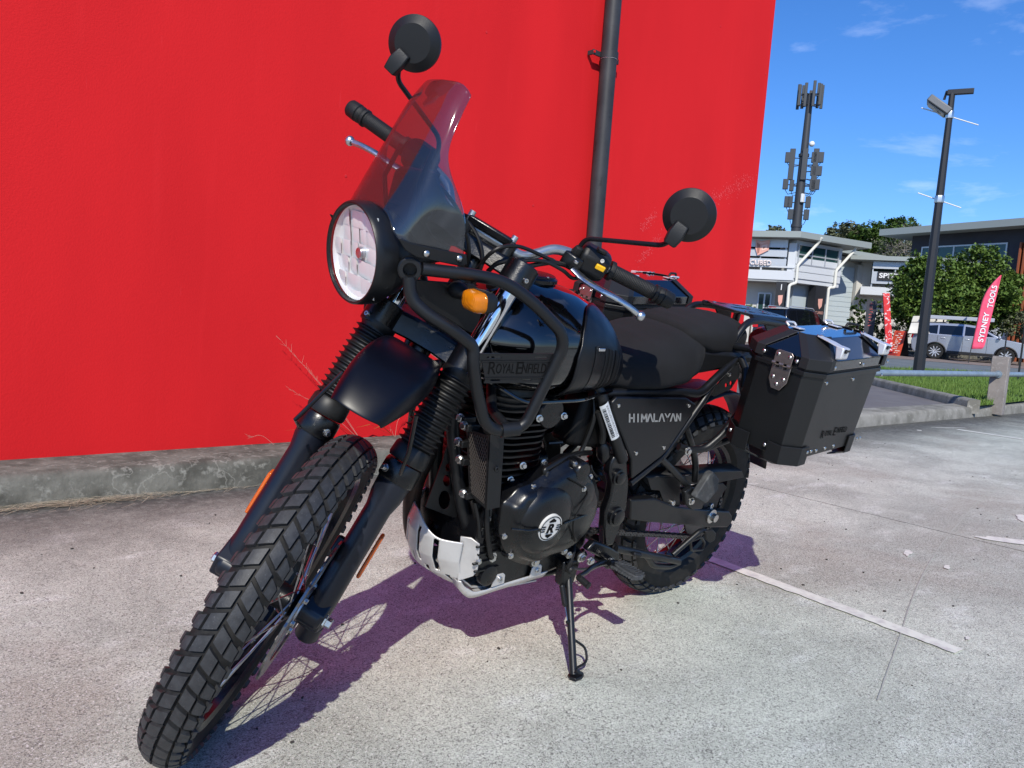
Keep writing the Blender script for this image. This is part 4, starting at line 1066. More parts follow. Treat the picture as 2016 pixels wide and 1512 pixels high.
# front mudguard, a beak above the tyre
def mudguard():
    L_, C_, R_ = [], [], []
    # stations from the tail under the lower clamp to the tip of the beak: (x, z at ridge, half width, drop of side, flatness)
    st = [(1.165, .822, .056, .050), (1.215, .850, .064, .054), (1.27, .874, .069, .058), (1.33, .884, .072, .060), (1.39, .878, .072, .056), (1.44, .856, .064, .044), (1.477, .829, .055, .024), (1.498, .808, .049, .010)]
    rows = []
    for x, z, w, d in st:
        r = []
        for y, dz in ((-1.05, -1), (-1.03, -.62), (-.96, -.24), (-.84, -.075), (-.60, -.02), (-.3, -.004), (0, 0), (.3, -.004), (.60, -.02), (.84, -.075), (.96, -.24), (1.03, -.62), (1.05, -1)):
            r.append(V((x - .012 * abs(y) ** 3, y * w - .010 * max(0, (x - 1.33) / .168), z + dz * d)))
        rows.append(r)
    return MB().grid(rows).build('front_mudguard', M['fender'], bike, mw=STEER, solid=.003, sub=2, smooth=80, offset=-1)
mudguard()
MB().tube([V((1.40, -.078, .815)), V((1.44, -.11, .70)), V((1.40, -.105, .665))], .004, 8).build('mudguard_stay', M['engine'], bike, mw=STEER)
MB().tube([V((1.40, .078, .815)), V((1.40, .10, .74)), V((1.36, .105, .665))], .004, 8).build('mudguard_stay', M['engine'], bike, mw=STEER)

# handlebar
hp = [(0.9200, 0.4126, 1.1482), (0.9550, 0.2295, 1.1376), (0.9800, 0.1729, 1.1339), (1.0000, 0.1338, 1.1260), (1.0200, 0.1103, 1.1112), (1.0450, 0.0947, 1.0911), (1.0600, 0.0668, 1.0843)]
L = [V(p) for p in hp]
L = [V((.920, .412, 1.148)), V((.960, .228, 1.142)), V((.985, .172, 1.138)), V((1.005, .135, 1.130)), V((1.030, .108, 1.108)), V((1.050, .085, 1.092)), V((1.058, .050, 1.092)), V((1.060, 0, 1.092))]
R_ = [V((p.x, -p.y, p.z)) for p in reversed(L[:-1])]
hbpts = [L[0], L[1]] + spline(L[1:] + R_[:-1], 6)[1:] + [R_[-1]]
handle = MB().tube(hbpts, .0112, 20).build('handlebar', M['bar'], bike, mw=STEER)
# risers, caps and crossbar above
for s in (1, -1):
    rs_ = MB().cyl(V((1.085, s * .052, 1.045)), V((1.060, s * .052, 1.108)), .015, n=20).build('bar_riser', M['engine'], bike, mw=STEER)
    MB().cyl(V((1.058, s * .052, 1.108)), V((1.054, s * .052, 1.122)), .0075, n=16).build('riser_stud', M['alu'], rs_)
MB().box(V((1.070, 0, 1.108)), (.016, .105, .018)).build('bar_clamp_pad', M['engine'], bike, mw=STEER, bevel=.004)
# grips, bar-end weights, switch housings, levers
for s in (1, -1):
    a = my((.9525, .262, 1.1435), s); b = my((.924, .388, 1.1475), s); d = (b - a).normalized()
    prof = []; Lg = (b - a).length
    prof = [(0, .0215), (.003, .0225), (.010, .0225), (.012, .017)]
    n = 26
    for i in range(n):
        t = .014 + (Lg - .030) * i / n; prof += [(t, .0166), (t + .0018, .0174), (t + .0032, .0166)]
    prof += [(Lg - .012, .0168), (Lg - .010, .0205), (Lg - .004, .0205), (Lg - .002, .018)]
    g = MB().lathe(a, d, prof, 28).build('grip', M['softrubber'], bike, mw=STEER, smooth=50)
    be = MB().lathe(b, d, [(-.002, .016), (.003, .0195), (.010, .0200), (.012, .0185), (.014, .0205), (.036, .0195), (.040, .0165), (.040, .007), (.036, .006)], 28).build('bar_end_weight', M['softrubber'], bike, mw=STEER)
    # switch housing
    c = my((.966, .222, 1.142), s); X = d; up = V((.1, 0, 1)).normalized(); F_ = up.cross(X).normalized()
    Rm = Matrix((X, F_, up)).transposed()
    h = MB().loft([[c + Rm @ V((t, q * .030 * k, z_ * .034 * k)) for q, z_ in ((-1, -.5), (-.55, -1), (.5, -1), (1, -.4), (1, .45), (.55, 1), (-.5, 1), (-1, .5))] for t, k in ((-.036, .82), (-.028, 1), (.020, 1), (.034, .86))]).build('switch_housing', M['plastic'], bike, mw=STEER, bevel=.004, smooth=30)
    if s > 0:
        cp = V((.9900, .2300, 1.140))
        MB().box(c + Rm @ V((.014, F_.x * 0 - .031 * (1 if (Rm @ V((0, -1, 0))).x > 0 else -1), .006)), (.022, .008, .012), Rm).build('yellow_switch', M['yellow'], h, bevel=.002)
        MB().box(c + Rm @ V((.002, -.012, .036)), (.022, .016, .008), Rm).build('rocker_switch', M['softrubber'], h, bevel=.002)
        sx_ = 1 if (Rm @ V((0, -1, 0))).x > 0 else -1
        tp = c + Rm @ V((.010, -.0305 * sx_, .022))
        MB().lathe(tp, Rm @ V((0, -sx_, 0)), [(0, .0045), (.0012, .0045), (.0012, .0030), (.0006, .003)], 16).build('lamp_symbol', M['white_print'], h)
    # lever perch and lever
    piv = my((1.002, .190, 1.122), s)
    pr = MB().loft([[my((.99, .158, 1.125), s) + V((dx_, 0, dz_)) for dx_, dz_ in ((-.02, -.018), (.016, -.018), (.016, .018), (-.02, .018))],
                    [my((.985, .186, 1.13), s) + V((dx_, 0, dz_)) for dx_, dz_ in ((-.02, -.020), (.030, -.020), (.030, .012), (-.02, .022))],
                    [my((.978, .205, 1.135), s) + V((dx_, 0, dz_)) for dx_, dz_ in ((-.02, -.016), (.032, -.018), (.032, .006), (-.02, .018))]]).build('lever_perch', M['engine'], bike, mw=STEER, bevel=.004)
    if s > 0:
        # clutch cable adjuster and barrel
        MB().lathe(V((1.018, .150, 1.108)), (.1, -1, -.1), [(0, .008), (.012, .008), (.013, .005), (.026, .005)], 12).build('cable_adjuster', M['alu'], pr)
    lp_ = [my(p, s) for p in ((1.010, .192, 1.116), (1.016, .225, 1.110), (1.012, .262, 1.108), (1.002, .300, 1.108), (.990, .338, 1.104), (.978, .366, 1.098))]
    pts = spline(lp_, 6); rings = []
    for i, p in enumerate(pts):
        t = i / (len(pts) - 1); dd = (pts[min(i + 1, len(pts) - 1)] - pts[max(i - 1, 0)]).normalized(); sd = dd.cross(V((0, 0, 1))).normalized(); u2 = sd.cross(dd)
        w = .0150 * (1 - t) ** 1.1 + .0070; th = .0060 + .0012 * t
        if t < .12: w = .016
        rings.append([p + sd * w * cos(2 * pi * k / 12) + u2 * th * sin(2 * pi * k / 12) for k in range(12)])
    lv = MB().loft(rings).build('lever', M['alu'], bike, mw=STEER)
    MB().sphere(lp_[-1] + (lp_[-1] - lp_[-2]).normalized() * .012, .0115, 20).build('lever_ball', M['alu'], lv)
    bolt(lv, piv + V((.012, 0, .010)), (0, 0, 1), .006, .005, 'socket')
# mirrors
def mirror(s, stemp, c, nrm, R=.0515):
    base = my(stemp[0], s)
    st = MB().tube(fillet([my(p, s) for p in stemp], .022, 6), .0052, 12).build('mirror', M['powder'], bike, mw=STEER)
    MB().lathe(base - V((0, 0, .022)), (my(stemp[1], s) - base), [(0, .014), (.006, .016), (.014, .012), (.020, .013), (.034, .009), (.036, .006)], 20).build('stem_boot', M['softrubber'], st)
    nrm = V(nrm).normalized(); c = V(c)
    MB().lathe(c, nrm, [(-.010, R * .93), (-.009, R * .985), (-.004, R), (.002, R * .99), (.013, R * .72), (.0145, R * .68), (.0150, R * .3), (.0150, .0001)], 48).build('housing', M['plastic'], st, smooth=22)
    MB().lathe(c, -nrm, [(.0085, R * .93), (.0095, .0001)], 48).build('glass', M['chrome'], st)
    x, y_, d = frame(nrm)
    foot = my(stemp[-1], s); dirn = (c - foot); dirn = (dirn - nrm * dirn.dot(nrm)).normalized(); sd = nrm.cross(dirn)
    q = foot - dirn * .004 ; zc = c + nrm * .014
    o0 = q + nrm * (zc - q).dot(nrm)
    rings = [[o0 + dirn * t + sd * w * a + nrm * b * h_ for a, b in ((-1, 0), (1, 0), (.8, 1), (-.8, 1))] for t, w, h_ in ((-.006, .014, .016), (.018, .018, .017), (.040, .015, .008))]
    MB().loft(rings).build('mount_block', M['plastic'], st, bevel=.002)
mirror(1, [(0.985, 0.18, 1.15), (0.995, 0.1813, 1.1841), (1.09, 0.3227, 1.2689), (1.11, 0.3283, 1.2942)], (1.13, 0.3285, 1.3474), (1, -.10, -.02))
mirror(-1, [(0.985, 0.182, 1.15), (1.0, 0.1932, 1.206), (1.09, 0.3015, 1.2747), (1.11, 0.3035, 1.2992)], (1.13, -0.2893, 1.3544), (1, .02, -.02))
# cables and wiring round the bars
for pts, r in (([(1.0200, 0.1641, 1.1121), (1.0500, 0.1168, 1.1142), (1.0900, 0.0719, 1.1154), (1.1200, 0.0444, 1.1038), (1.1300, 0.0295, 1.0810), (1.1200, 0.0222, 1.0477), (1.1000, 0.0177, 1.0095)], .0042),
               ([(1.0000, 0.1801, 1.1138), (1.0300, 0.1503, 1.1111), (1.0500, 0.1265, 1.0975), (1.0700, 0.1038, 1.0829), (1.0900, 0.0750, 1.0801), (1.1000, 0.0512, 1.0660), (1.1000, 0.0401, 1.0371)], .0055),
               ([(0.9800, 0.2241, 1.1144), (1.0000, 0.2047, 1.0965), (1.0300, 0.1741, 1.1062), (1.0500, 0.1344, 1.1075), (1.0700, 0.1030, 1.0962), (1.0800, 0.0810, 1.0781), (1.0900, 0.0616, 1.0617)], .0042),
               ([V((1.0, -.19, 1.12)), V((1.06, -.12, 1.11)), V((1.10, -.03, 1.10)), V((1.12, .02, 1.06)), V((1.12, .03, 1.0))], .0042),
               ([V((.985, -.21, 1.125)), V((1.07, -.16, 1.14)), V((1.12, -.07, 1.12)), V((1.13, -.01, 1.06)), V((1.10, .0, .98))], .0042)):
    MB().tube(spline(pts, 8), r, 8).build('control_cable', M['cable'], bike, mw=STEER)

# ------------------------------------------------------------------ headlight, fixed to the frame
HC = V((1.352, 0, 1.022)); HN = V((.985, 0, -.10)).normalized()
hl = MB().lathe(HC, HN, [(-.115, 0.0001), (-.112, 0.0313), (-.095, 0.0591), (-.060, 0.0823), (-.030, 0.0926), (-.024, 0.0931)], 64).build('headlight', M['powder'], bike)
MB().lathe(HC, HN, [(-.030, 0.0931), (-.028, 0.0962), (.002, 0.0971), (.013, 0.0962), (.0165, 0.0938), (.016, 0.0912), (.006, 0.0895)], 64, cap=False).build('bezel', M['powder'], hl, solid=.0012)
MB().lathe(HC, HN, [(-.075, 0.0001), (-.068, 0.0190), (-.050, 0.0460), (-.025, 0.0730), (.006, 0.0885)], 64, cap=False).build('reflector_bowl', M['lamp_silver'], hl)
MB().lathe(HC, HN, [(-.0150, 0.0100), (-.0142, 0.022), (-.0118, .0430), (-.0080, .0650), (-.0015, .0880)], 64, cap=False).build('reflector_face', M['lamp_silver'], hl)  # added shallow face ahead of the bowl, kept clear of the bezel's shade
# faceted reflector ribs, set shallow to stay out of bezel shade, and bulb shroud
hx, hy, hd = frame(HN, (0, 0, 1))
def HP(u, v, t): return HC + hx * u + hy * v + hd * t
M['facet'] = mat('lamp_facet_silver', (.80, .80, .82), .16, metal=1.0)
for j in range(-3, 4):
    for k in range(-3, 4):
        u, v = j * .0270, k * .0300
        if u * u + v * v > .086 ** 2: continue
        t = -.012 + 1.7 * (u * u + v * v); a = random.Random(j * 31 + k).uniform(-.10, .10)
        pts = [HP(u - .0140, v - .0158, t + a * .012), HP(u + .0140, v - .0158, t - a * .012), HP(u + .0140, v + .0158, t - a * .012 + .004), HP(u - .0140, v + .0158, t + a * .012 + .004)]
        c_ = HP(u, v, t + .0035 + abs(a) * .01)
        MB().add(pts + [c_], [(0, 1, 4), (1, 2, 4), (2, 3, 4), (3, 0, 4)]).build('reflector_facet', M['lamp_silver'], hl, smooth=60)
MB().lathe(HP(0, 0, -.02), HN, [(0, .010), (.016, .012), (.020, .010), (.021, .0001)], 24).build('bulb_shroud', M['alu'], hl)
MB().lathe(HC, HN, [(.012, 0.0902), (.017, 0.080), (.021, 0.055), (.0235, 0.028), (.024, 0.0001)], 64, cap=False).build('lens', M['glass'], hl)
bolt(hl, HP(.098, -.042, -.020) if False else V((1.335, .083, .980)), (0.1, .9, -.3), .005, .004, 'socket', M['powder'])

# ------------------------------------------------------------------ windscreen
def screen():
    Cn = spline([V((1.345, 0, 1.118)), V((1.318, 0, 1.175)), V((1.290, 0, 1.245)), V((1.262, 0, 1.315)), V((1.232, 0, 1.366))], 4)
    Fn = spline([V((1.346, .062, 1.108)), V((1.314, .064, 1.172)), V((1.286, .060, 1.243)), V((1.258, .056, 1.315)), V((1.229, .048, 1.364))], 4)
    Hn = spline([V((1.330, .108, 1.062)), V((1.297, .110, 1.150)), V((1.277, .090, 1.232)), V((1.250, .078, 1.305)), V((1.224, .068, 1.356))], 4)
    En = spline([V((1.212, .142, 1.040)), V((1.222, .135, 1.130)), V((1.262, .104, 1.222)), V((1.240, .089, 1.298)), V((1.217, .079, 1.344))], 4)
    rows = []
    for c, f, h, e in zip(Cn, Fn, Hn, En):
        half = spline([c, f, h, e], 5)
        # smooth over the centre line
        left = [V((p.x, -p.y, p.z)) for p in reversed(half[1:])]
        rows.append(left + half)
    return MB().grid(rows)
ws = screen().build('windscreen', M['screen'], bike, smooth=80, sub=1, solid=.0028)
for s in (1, -1):
    # bracket plate under the screen wing with its two bolts
    p = [my(q, s) for q in ((1.3542, 0.1280, 1.0744), (1.3383, 0.1320, 1.0556), (1.3144, 0.1360, 1.0459), (1.2193, 0.1460, 1.0399), (1.2053, 0.1460, 1.0448), (1.2115, 0.1460, 1.0633), (1.2697, 0.1420, 1.0660), (1.3291, 0.1340, 1.0694))]
    bk = MB().prism(p, (0, -s * .004, 0)).build('screen_bracket', M['plastic'], bike, bevel=.0015)
    bolt(bk, my((1.2973, 0.1390, 1.0547), s), (0, s, 0), .0062, .004, 'round'); bolt(bk, my((1.2270, 0.1460, 1.0542), s), (0, s, 0), .0062, .004, 'round')
# word moulded low on the far wing of the screen
text('screen_lettering', 'ROYAL', V((1.314, -.098, 1.118)), V((.35, .93, -.02)), V((-.25, .1, 1)), .012, mat('faint_red_print', (.30, .05, .06), .5), ws, 0, .05)

# instrument cluster between screen and bars
ic = V((1.215, -.010, 1.130)); icn = V((-.55, 0, .83)).normalized()
inst = MB().lathe(ic, icn, [(-.055, .030), (-.045, .055), (-.008, .060), (.004, .058), (.006, .050)], 40).build('instrument_cluster', M['plastic'], bike)
MB().lathe(ic + V((0, .098, -.012)), icn, [(-.045, .020), (-.035, .036), (0, .038), (.008, .037), (.008, .030)], 32).build('compass_pod', M['plastic'], inst)
MB().lathe(ic + V((0, .098, -.012)), icn, [(.0081, .030), (.0085, .0001)], 32).build('compass_face', M['tank_gloss'], inst)
MB().lathe(ic, icn, [(.0062, .050), (.0066, .0001)], 32).build('dial_face', M['tank_gloss'], inst)
MB().prism([V((1.30, -.05, 1.00)), V((1.18, -.05, 1.03)), V((1.16, -.05, 1.10)), V((1.24, -.05, 1.20)), V((1.275, -.05, 1.19)), V((1.285, -.05, 1.10))], (0, .10, 0)).build('cluster_support', M['plastic'], bike, bevel=.012)
MB().tube([V((1.29, -.06, 1.17)), V((1.24, -.055, 1.25))], .006, 8).tube([V((1.29, .06, 1.17)), V((1.24, .055, 1.25))], .006, 8).build('screen_stay', M['powder'], inst) if False else None
for s in (1, -1): MB().tube([V((1.27, s * .055, 1.10)), V((1.285, s * .060, 1.17)), V((1.262, s * .055, 1.235))], .005, 8).build('screen_stay', M['powder'], inst)

# ------------------------------------------------------------------ headlight side plates, indicators, crash guards
for s in (1, -1):
    q = [my(p, s) for p in ((1.2940, 0.1150, 1.0015), (1.1590, 0.1200, 1.0044), (1.1425, 0.1200, 0.9967), (1.1232, 0.1200, 0.9540), (1.1249, 0.1180, 0.9219), (1.1323, 0.1160, 0.9053), (1.1476, 0.1160, 0.9074), (1.2412, 0.1120, 0.9459), (1.2842, 0.1120, 0.9680))]
    sp_ = MB().prism(q, (0, -s * .005, 0)).build('head_side_plate', M['plastic'], bike, bevel=.002)
    a = my((1.2039, 0.1250, 0.9924), s); b = my((1.1939, 0.1850, 0.9871), s)
    stalk = MB().lathe(a, b - a, [(-.01, .013), (.0, .018), (.014, .016), (.030, .0105), ((b - a).length - .018, .011)], 20).build('indicator', M['plastic'], bike)
    c = my((1.205, .200, .988), s)
    Rq = Matrix.Rotation(-s * .10, 3, 'Z') @ Matrix.Rotation(radians(6), 3, 'Y')
    def rr2(x, k, sx=1): return [c + Rq @ V((x, u * k, v * k)) for u, v in rrect(0, 0, .066, .040, .015, 5)]
    MB().loft([rr2(-.030, .55), rr2(-.020, .88), rr2(-.004, 1.0), rr2(.002, 1.0)]).build('housing', M['plastic'], stalk)
    MB().loft([rr2(.002, .96), rr2(.014, .93), rr2(.021, .84), rr2(.025, .6), rr2(.0262, .2)]).build('lens', M['amber'], stalk, smooth=50)

def guard(s):
    o = V((1.305 - (.03 if s < 0 else 0), s * .120, 1.020))
    rg_ = MB().lathe(o - V((.012 * 0, s * .012, 0)) , V((.55, s * .80, 0)), [(-.012, .0200), (-.010, .0225), (.018, .0225), (.020, .0200), (.020, .013), (-.006, .012), (-.006, .0001)], 32).build('crash_guard', M['powder'], bike)
    pts = [my(p, s) for p in ((1.2961, 0.1320, 1.0252), (1.2067, 0.1680, 1.0303), (1.1442, 0.1920, 1.0276), (1.0837, 0.2220, 0.9962), (1.0157, 0.2460, 0.9466), (1.0036, 0.2480, 0.9156), (1.0174, 0.2360, 0.8381), (1.0389, 0.2280, 0.7492), (1.0560, 0.2220, 0.7332), (1.1024, 0.2060, 0.7252), (1.1293, 0.1980, 0.7463), (1.1663, 0.1950, 0.8200), (1.1847, 0.1950, 0.8663), (1.1873, 0.1900, 0.8975), (1.2370, 0.1820, 0.9260), (1.2865, 0.1550, 0.9478), (1.3126, 0.1360, 0.9699), (1.3187, 0.1280, 1.0073))]
    MB().tube(fillet(pts, .035, 7), .0123, 16).build('guard_tube', M['powder'], rg_)
    MB().cyl(my((1.0904, 0.2130, 0.7287), s), my((1.0533, 0.2240, 0.7346), s), .0155, n=20).build('guard_sleeve', M['powder'], rg_)
    # plate with slots hung in the guard
    def gp_(u, v):
        y = .200 + (u / 250) * .030; return u, v
    corners = [(1.1801, 0.1980, 0.8866), (1.0093, 0.2380, 0.8998), (1.0157, 0.2360, 0.8380), (1.1538, 0.2020, 0.8272)]
    c0, c1, c2, c3 = [my(p, s) for p in corners]
    def mp(u, v):   # u,v in 0..1 (v down)
        return c0.lerp(c1, u).lerp(c3.lerp(c2, u), v)
    holes = [slot(.19, .13, .19, .07), slot(.80, .13, .19, .07), slot(.19, .93, .17, .07) if False else slot(.18, .90, .16, .06), slot(.66, .90, .16, .06)]
    gpl = plate('guard_plate', [(0, 0), (1, 0), (1, .25), (.96, .3), (.96, .88), (1, 1), (0, 1), (.03, .88), (.03, .3), (0, .25)], holes, lambda u, v: mp(u, v), M['powder'], rg_, .003, smooth=0)
    nn = (c1 - c0).cross(c3 - c0).normalized()
    if nn.y * s < 0: nn = -nn
    for a_, b_ in ((.0, .22), (.78, 1.0)):
        pass
    cpt = mp(.5, .50) + nn * .0018; xd = (c1 - c0).normalized() if s > 0 else (c0 - c1).normalized()
    yd = (c0 - c3).normalized(); w = (c1 - c0).length
    text('plate_lettering', 'OYAL', mp(.335 if s > 0 else .41, .50) + nn * .0018, xd, yd, w * .115, M['black_print'], gpl, .0006, w * .235)
    text('plate_initial', 'R', mp(.155 if s > 0 else .86, .48) + nn * .0018, xd, yd, w * .145, M['black_print'], gpl, .0006, w * .095)
    text('plate_initial', 'E', mp(.535 if s > 0 else .48, .48) + nn * .0018, xd, yd, w * .145, M['black_print'], gpl, .0006, w * .085)
    text('plate_lettering', 'NFIELD', mp(.745 if s > 0 else .26, .50) + nn * .0018, xd, yd, w * .115, M['black_print'], gpl, .0006, w * .315)
    for v_, h_ in ((.235, .004), (.80, .004)):
        a_, b_ = mp(.02, v_), mp(.98, v_)
        MB().prism([a_, b_, b_ + (c3 - c0) * .025, a_ + (c3 - c0) * .025], nn * .004).build('plate_fold', M['powder'], gpl)
    # lower stay back to the frame
    MB().tube(fillet([my((1.0745, 0.2160, 0.7312), s), my((1.06, .14, .745), s), my((1.0, .05, .80), s)], .02), .011, 12).build('guard_stay', M['powder'], rg_)
    MB().tube([my((1.1423, 0.1900, 1.0273), s), my((1.10, .10, 1.0), s)], .008, 10).build('guard_stay', M['powder'], rg_)
both(guard)

# ------------------------------------------------------------------ fuel tank
def tank_sec(x, n=40, grow=0.0):
    zt = lerp_table([(.60, .855), (.63, .908), (.68, .952), (.74, .984), (.80, 1.003), (.87, 1.013), (.94, 1.012), (1.00, .998), (1.05, .966), (1.085, .915)], x)
    zb = lerp_table([(.60, .775), (.70, .768), (.80, .760), (.90, .752), (1.0, .758), (1.05, .785), (1.085, .86)], x)
    hw = lerp_table([(.60, .095), (.64, .118), (.70, .145), (.76, .160), (.84, .170), (.92, .172), (.98, .160), (1.03, .130), (1.07, .095), (1.085, .075)], x)
    zm = zb + (zt - zb) * .42; pts = []
    for k in range(n):
        a = 2 * pi * k / n; ca, sa = cos(a), sin(a)
        e = 2 / 2.35
        yy = (abs(ca) ** e) * (1 if ca >= 0 else -1) * (hw + grow)
        if sa >= 0: zz = zm + (abs(sa) ** (2 / 2.0)) * (zt + grow - zm); yy *= 1 - .10 * sa ** 2
        else: zz = zm - (abs(sa) ** (2 / 3.4)) * (zm - zb + grow); yy *= 1 - .14 * sa ** 2
        pts.append(V((x, yy, zz)))
    return pts
xs = [.60 + .485 * i / 30 for i in range(31)]
tank = MB().loft([tank_sec(x) for x in xs]).build('fuel_tank', M['tank_gloss'], bike, sub=1, smooth=80)
# seam flange under the tank
MB().tube(fillet([V((.66, .125, .772)), V((.80, .158, .764)), V((.98, .155, .762)), V((1.06, .11, .800))], .03), .0045, 8).build('seam_flange', M['tank_gloss'], tank)
MB().tube(fillet([V((.66, -.125, .772)), V((.80, -.158, .764)), V((.98, -.155, .762)), V((1.06, -.11, .800))], .03), .0045, 8).build('seam_flange', M['tank_gloss'], tank)
cap = MB().lathe(V((.885, 0, 1.011)), (.06, 0, 1), [(-.004, .056), (.004, .056), (.008, .050), (.010, .050), (.012, .046), (.013, .0001)], 48).build('fuel_cap', M['engine'], tank)
for k in range(5):
    a = 2 * pi * k / 5 + .3; bolt(cap, V((.885 + .045 * cos(a), .045 * sin(a), 1.021)), (0, 0, 1), .004, .003, 'socket')
# matte knee panels with their cut-outs: a shell 3 mm proud of the tank, trimmed to an arch
def knee(s):
    rows = []; nu, nv = 30, 26
    # arch outline in x: from rear (.60) to front boundary that curves over the top
    def tp(x, a):     # point on the grown section at angle a
        zt = lerp_table([(.60, .855), (.63, .908), (.68, .952), (.74, .984), (.80, 1.003), (.87, 1.013), (.94, 1.012)], x)
        zb = lerp_table([(.60, .775), (.70, .768), (.80, .760), (.90, .752), (1.0, .758)], x) - .012
        hw = lerp_table([(.60, .095), (.64, .118), (.70, .145), (.76, .160), (.84, .170), (.92, .172)], x) + .005
        zm = zb + (zt - zb) * .42; ca, sa = cos(a), sin(a); e = 2 / 2.35
        yy = (abs(ca) ** e) * hw
        if sa >= 0: zz = zm + sa * (zt + .004 - zm); yy *= 1 - .10 * sa ** 2
        else: zz = zm - (abs(sa) ** (2 / 3.4)) * (zm - zb); yy *= 1 - .14 * sa ** 2
        return V((x, yy * s, zz))
    for i in range(nu + 1):
        t = i / nu; r = []
        x = .592 + (.868 - .592) * t
        # top limit of the arch
        k = t; top = radians(66) if k < .45 else radians(66 - 52 * ((k - .45) / .55) ** 2.2)
        if k > .94: top *= 1 - (k - .94) / .06 * .6
        lo = -radians(62)
        for j in range(nv + 1):
            a = lo + (top - lo) * j / nv; r.append(tp(x, a))
        rows.append(r)
    kp = MB().grid(rows).build('knee_panel', M['tank_matte'], tank, solid=.004, smooth=70)
    # openings: two dark upright slots with a bright fastener at the head of the first
    def sl(xa, xb, a0, a1, name, lift, material):
        rws = []
        for i in range(6):
            x = xa + (xb - xa) * i / 5
            r_ = []
            for j in range(12):
                p = tp(x, a0 + (a1 - a0) * j / 11); r_.append(p + V((0, s * lift, 0)))
            rws.append(r_)
        return MB().grid(rws).build(name, material, tank, smooth=70)
    sl(.808, .768, radians(-38), radians(16), 'panel_recess', .0035, M['rim']); sl(.762, .730, radians(-38), radians(16), 'panel_recess', .0035, M['dark'])
    sl(.712, .688, radians(-38), radians(18), 'panel_recess', .0035, M['dark'])
    for xx in (.765, .748, .728, .684):
        a_ = [tp(xx, radians(-38) + radians(54) * j / 8) + V((0, s * .005, 0)) for j in range(9)]
        MB().tube(a_, .0010, 6).build('recess_lip', M['tank_matte'], kp)
    p = tp(.788, radians(14)); MB().box(p + V((0, s * .006, 0)), (.022, .004, .007)).build('spring_clip', M['alu'], kp, bevel=.001)
both(knee)

# ------------------------------------------------------------------ seats
def seat(name, tab, n=36, ex=3.2):
    rings = []
    xs = [tab[0][0] + (tab[-1][0] - tab[0][0]) * i / 26 for i in range(27)]
    for x in xs:
        zt = smooth_tab([(q[0], q[1]) for q in tab], x); zb = smooth_tab([(q[0], q[2]) for q in tab], x); hw = smooth_tab([(q[0], q[3]) for q in tab], x)
        crown = (zt - zb)
        r = []
        zm = (zt + zb) / 2; hh = (zt - zb) / 2
        for k in range(n):
            a = 2 * pi * k / n; ca, sa = cos(a), sin(a); e = 2 / ex
            yy = abs(ca) ** e * (1 if ca >= 0 else -1) * hw; zz = zm + abs(sa) ** (2 / 2.3 if sa > 0 else 2 / 5) * (1 if sa >= 0 else -1) * hh
            r.append(V((x, yy * (1 - .05 * max(sa, 0)), zz)))
        rings.append(r)
    return MB().loft(rings).build(name, M['seat'], bike, sub=1, smooth=80)
def smooth_tab(tab, x):
    tab = sorted(tab)
    for i in range(len(tab) - 1):
        if x <= tab[i + 1][0] or i == len(tab) - 2:
            a, b = tab[i], tab[i + 1]; t = min(max((x - a[0]) / (b[0] - a[0]), 0), 1); t = t * t * (3 - 2 * t); return a[1] + (b[1] - a[1]) * t
seat('rider_seat', [(.235, .885, .855, .060), (.25, .915, .825, .095), (.30, .930, .788, .130), (.38, .925, .770, .152), (.48, .900, .766, .160), (.58, .878, .766, .148), (.66, .868, .770, .120), (.70, .862, .776, .105), (.715, .845, .79, .085)])
seat('pillion_seat', [(.015, .93, .885, .055), (.03, .952, .868, .088), (.08, .965, .858, .106), (.16, .968, .854, .118), (.24, .964, .860, .126), (.30, .953, .875, .124), (.345, .940, .895, .112), (.36, .927, .905, .088)])
MB().prism([V((.33, -.11, .80)), V((.02, -.085, .845)), V((.02, -.085, .875)), V((.33, -.11, .88))], (0, .22, 0)).build('tail_cowl', M['plastic'], bike, bevel=.012)
MB().prism([V((.02, -.09, .862)), V((.60, -.11, .775)), V((.60, .11, .775)), V((.02, .09, .862))], (0, 0, .014)).build('seat_base', M['plastic'], bike, bevel=.004)

# ------------------------------------------------------------------ frame
def ftube(name, pts, r, fl=.03, parent=None, mir=True, material='powder'):
    for s in ((1, -1) if mir else (1,)):
        MB().tube(fillet([my(p, s) for p in pts], fl, 6), r, 16).build(name, M[material], parent or bike)
ftube('seat_rail', [(.72, .115, .762), (0.5883, 0.1220, 0.7658), (0.3747, 0.1280, 0.7639), (0.2709, 0.1300, 0.7556), (0.2044, 0.1300, 0.8077), (0.1238, 0.1220, 0.8539), (0.0227, 0.1100, 0.8828), (-.02, .09, .868)], .0125, .03)
ftube('subframe_stay', [(0.2023, 0.1280, 0.8095), (0.2453, 0.1300, 0.7365), (0.3747, 0.1340, 0.5720), (0.4997, 0.1380, 0.5081)], .0098, .02)
ftube('peg_stay', [(0.3842, 0.1360, 0.5702), (0.3153, 0.1380, 0.5303), (0.2157, 0.1420, 0.4691)], .0098, .015)
ftube('peg_stay', [(0.3007, 0.1360, 0.6543), (0.2362, 0.1380, 0.5846), (0.2069, 0.1400, 0.5412), (0.1851, 0.1420, 0.4816)], .0098, .02)
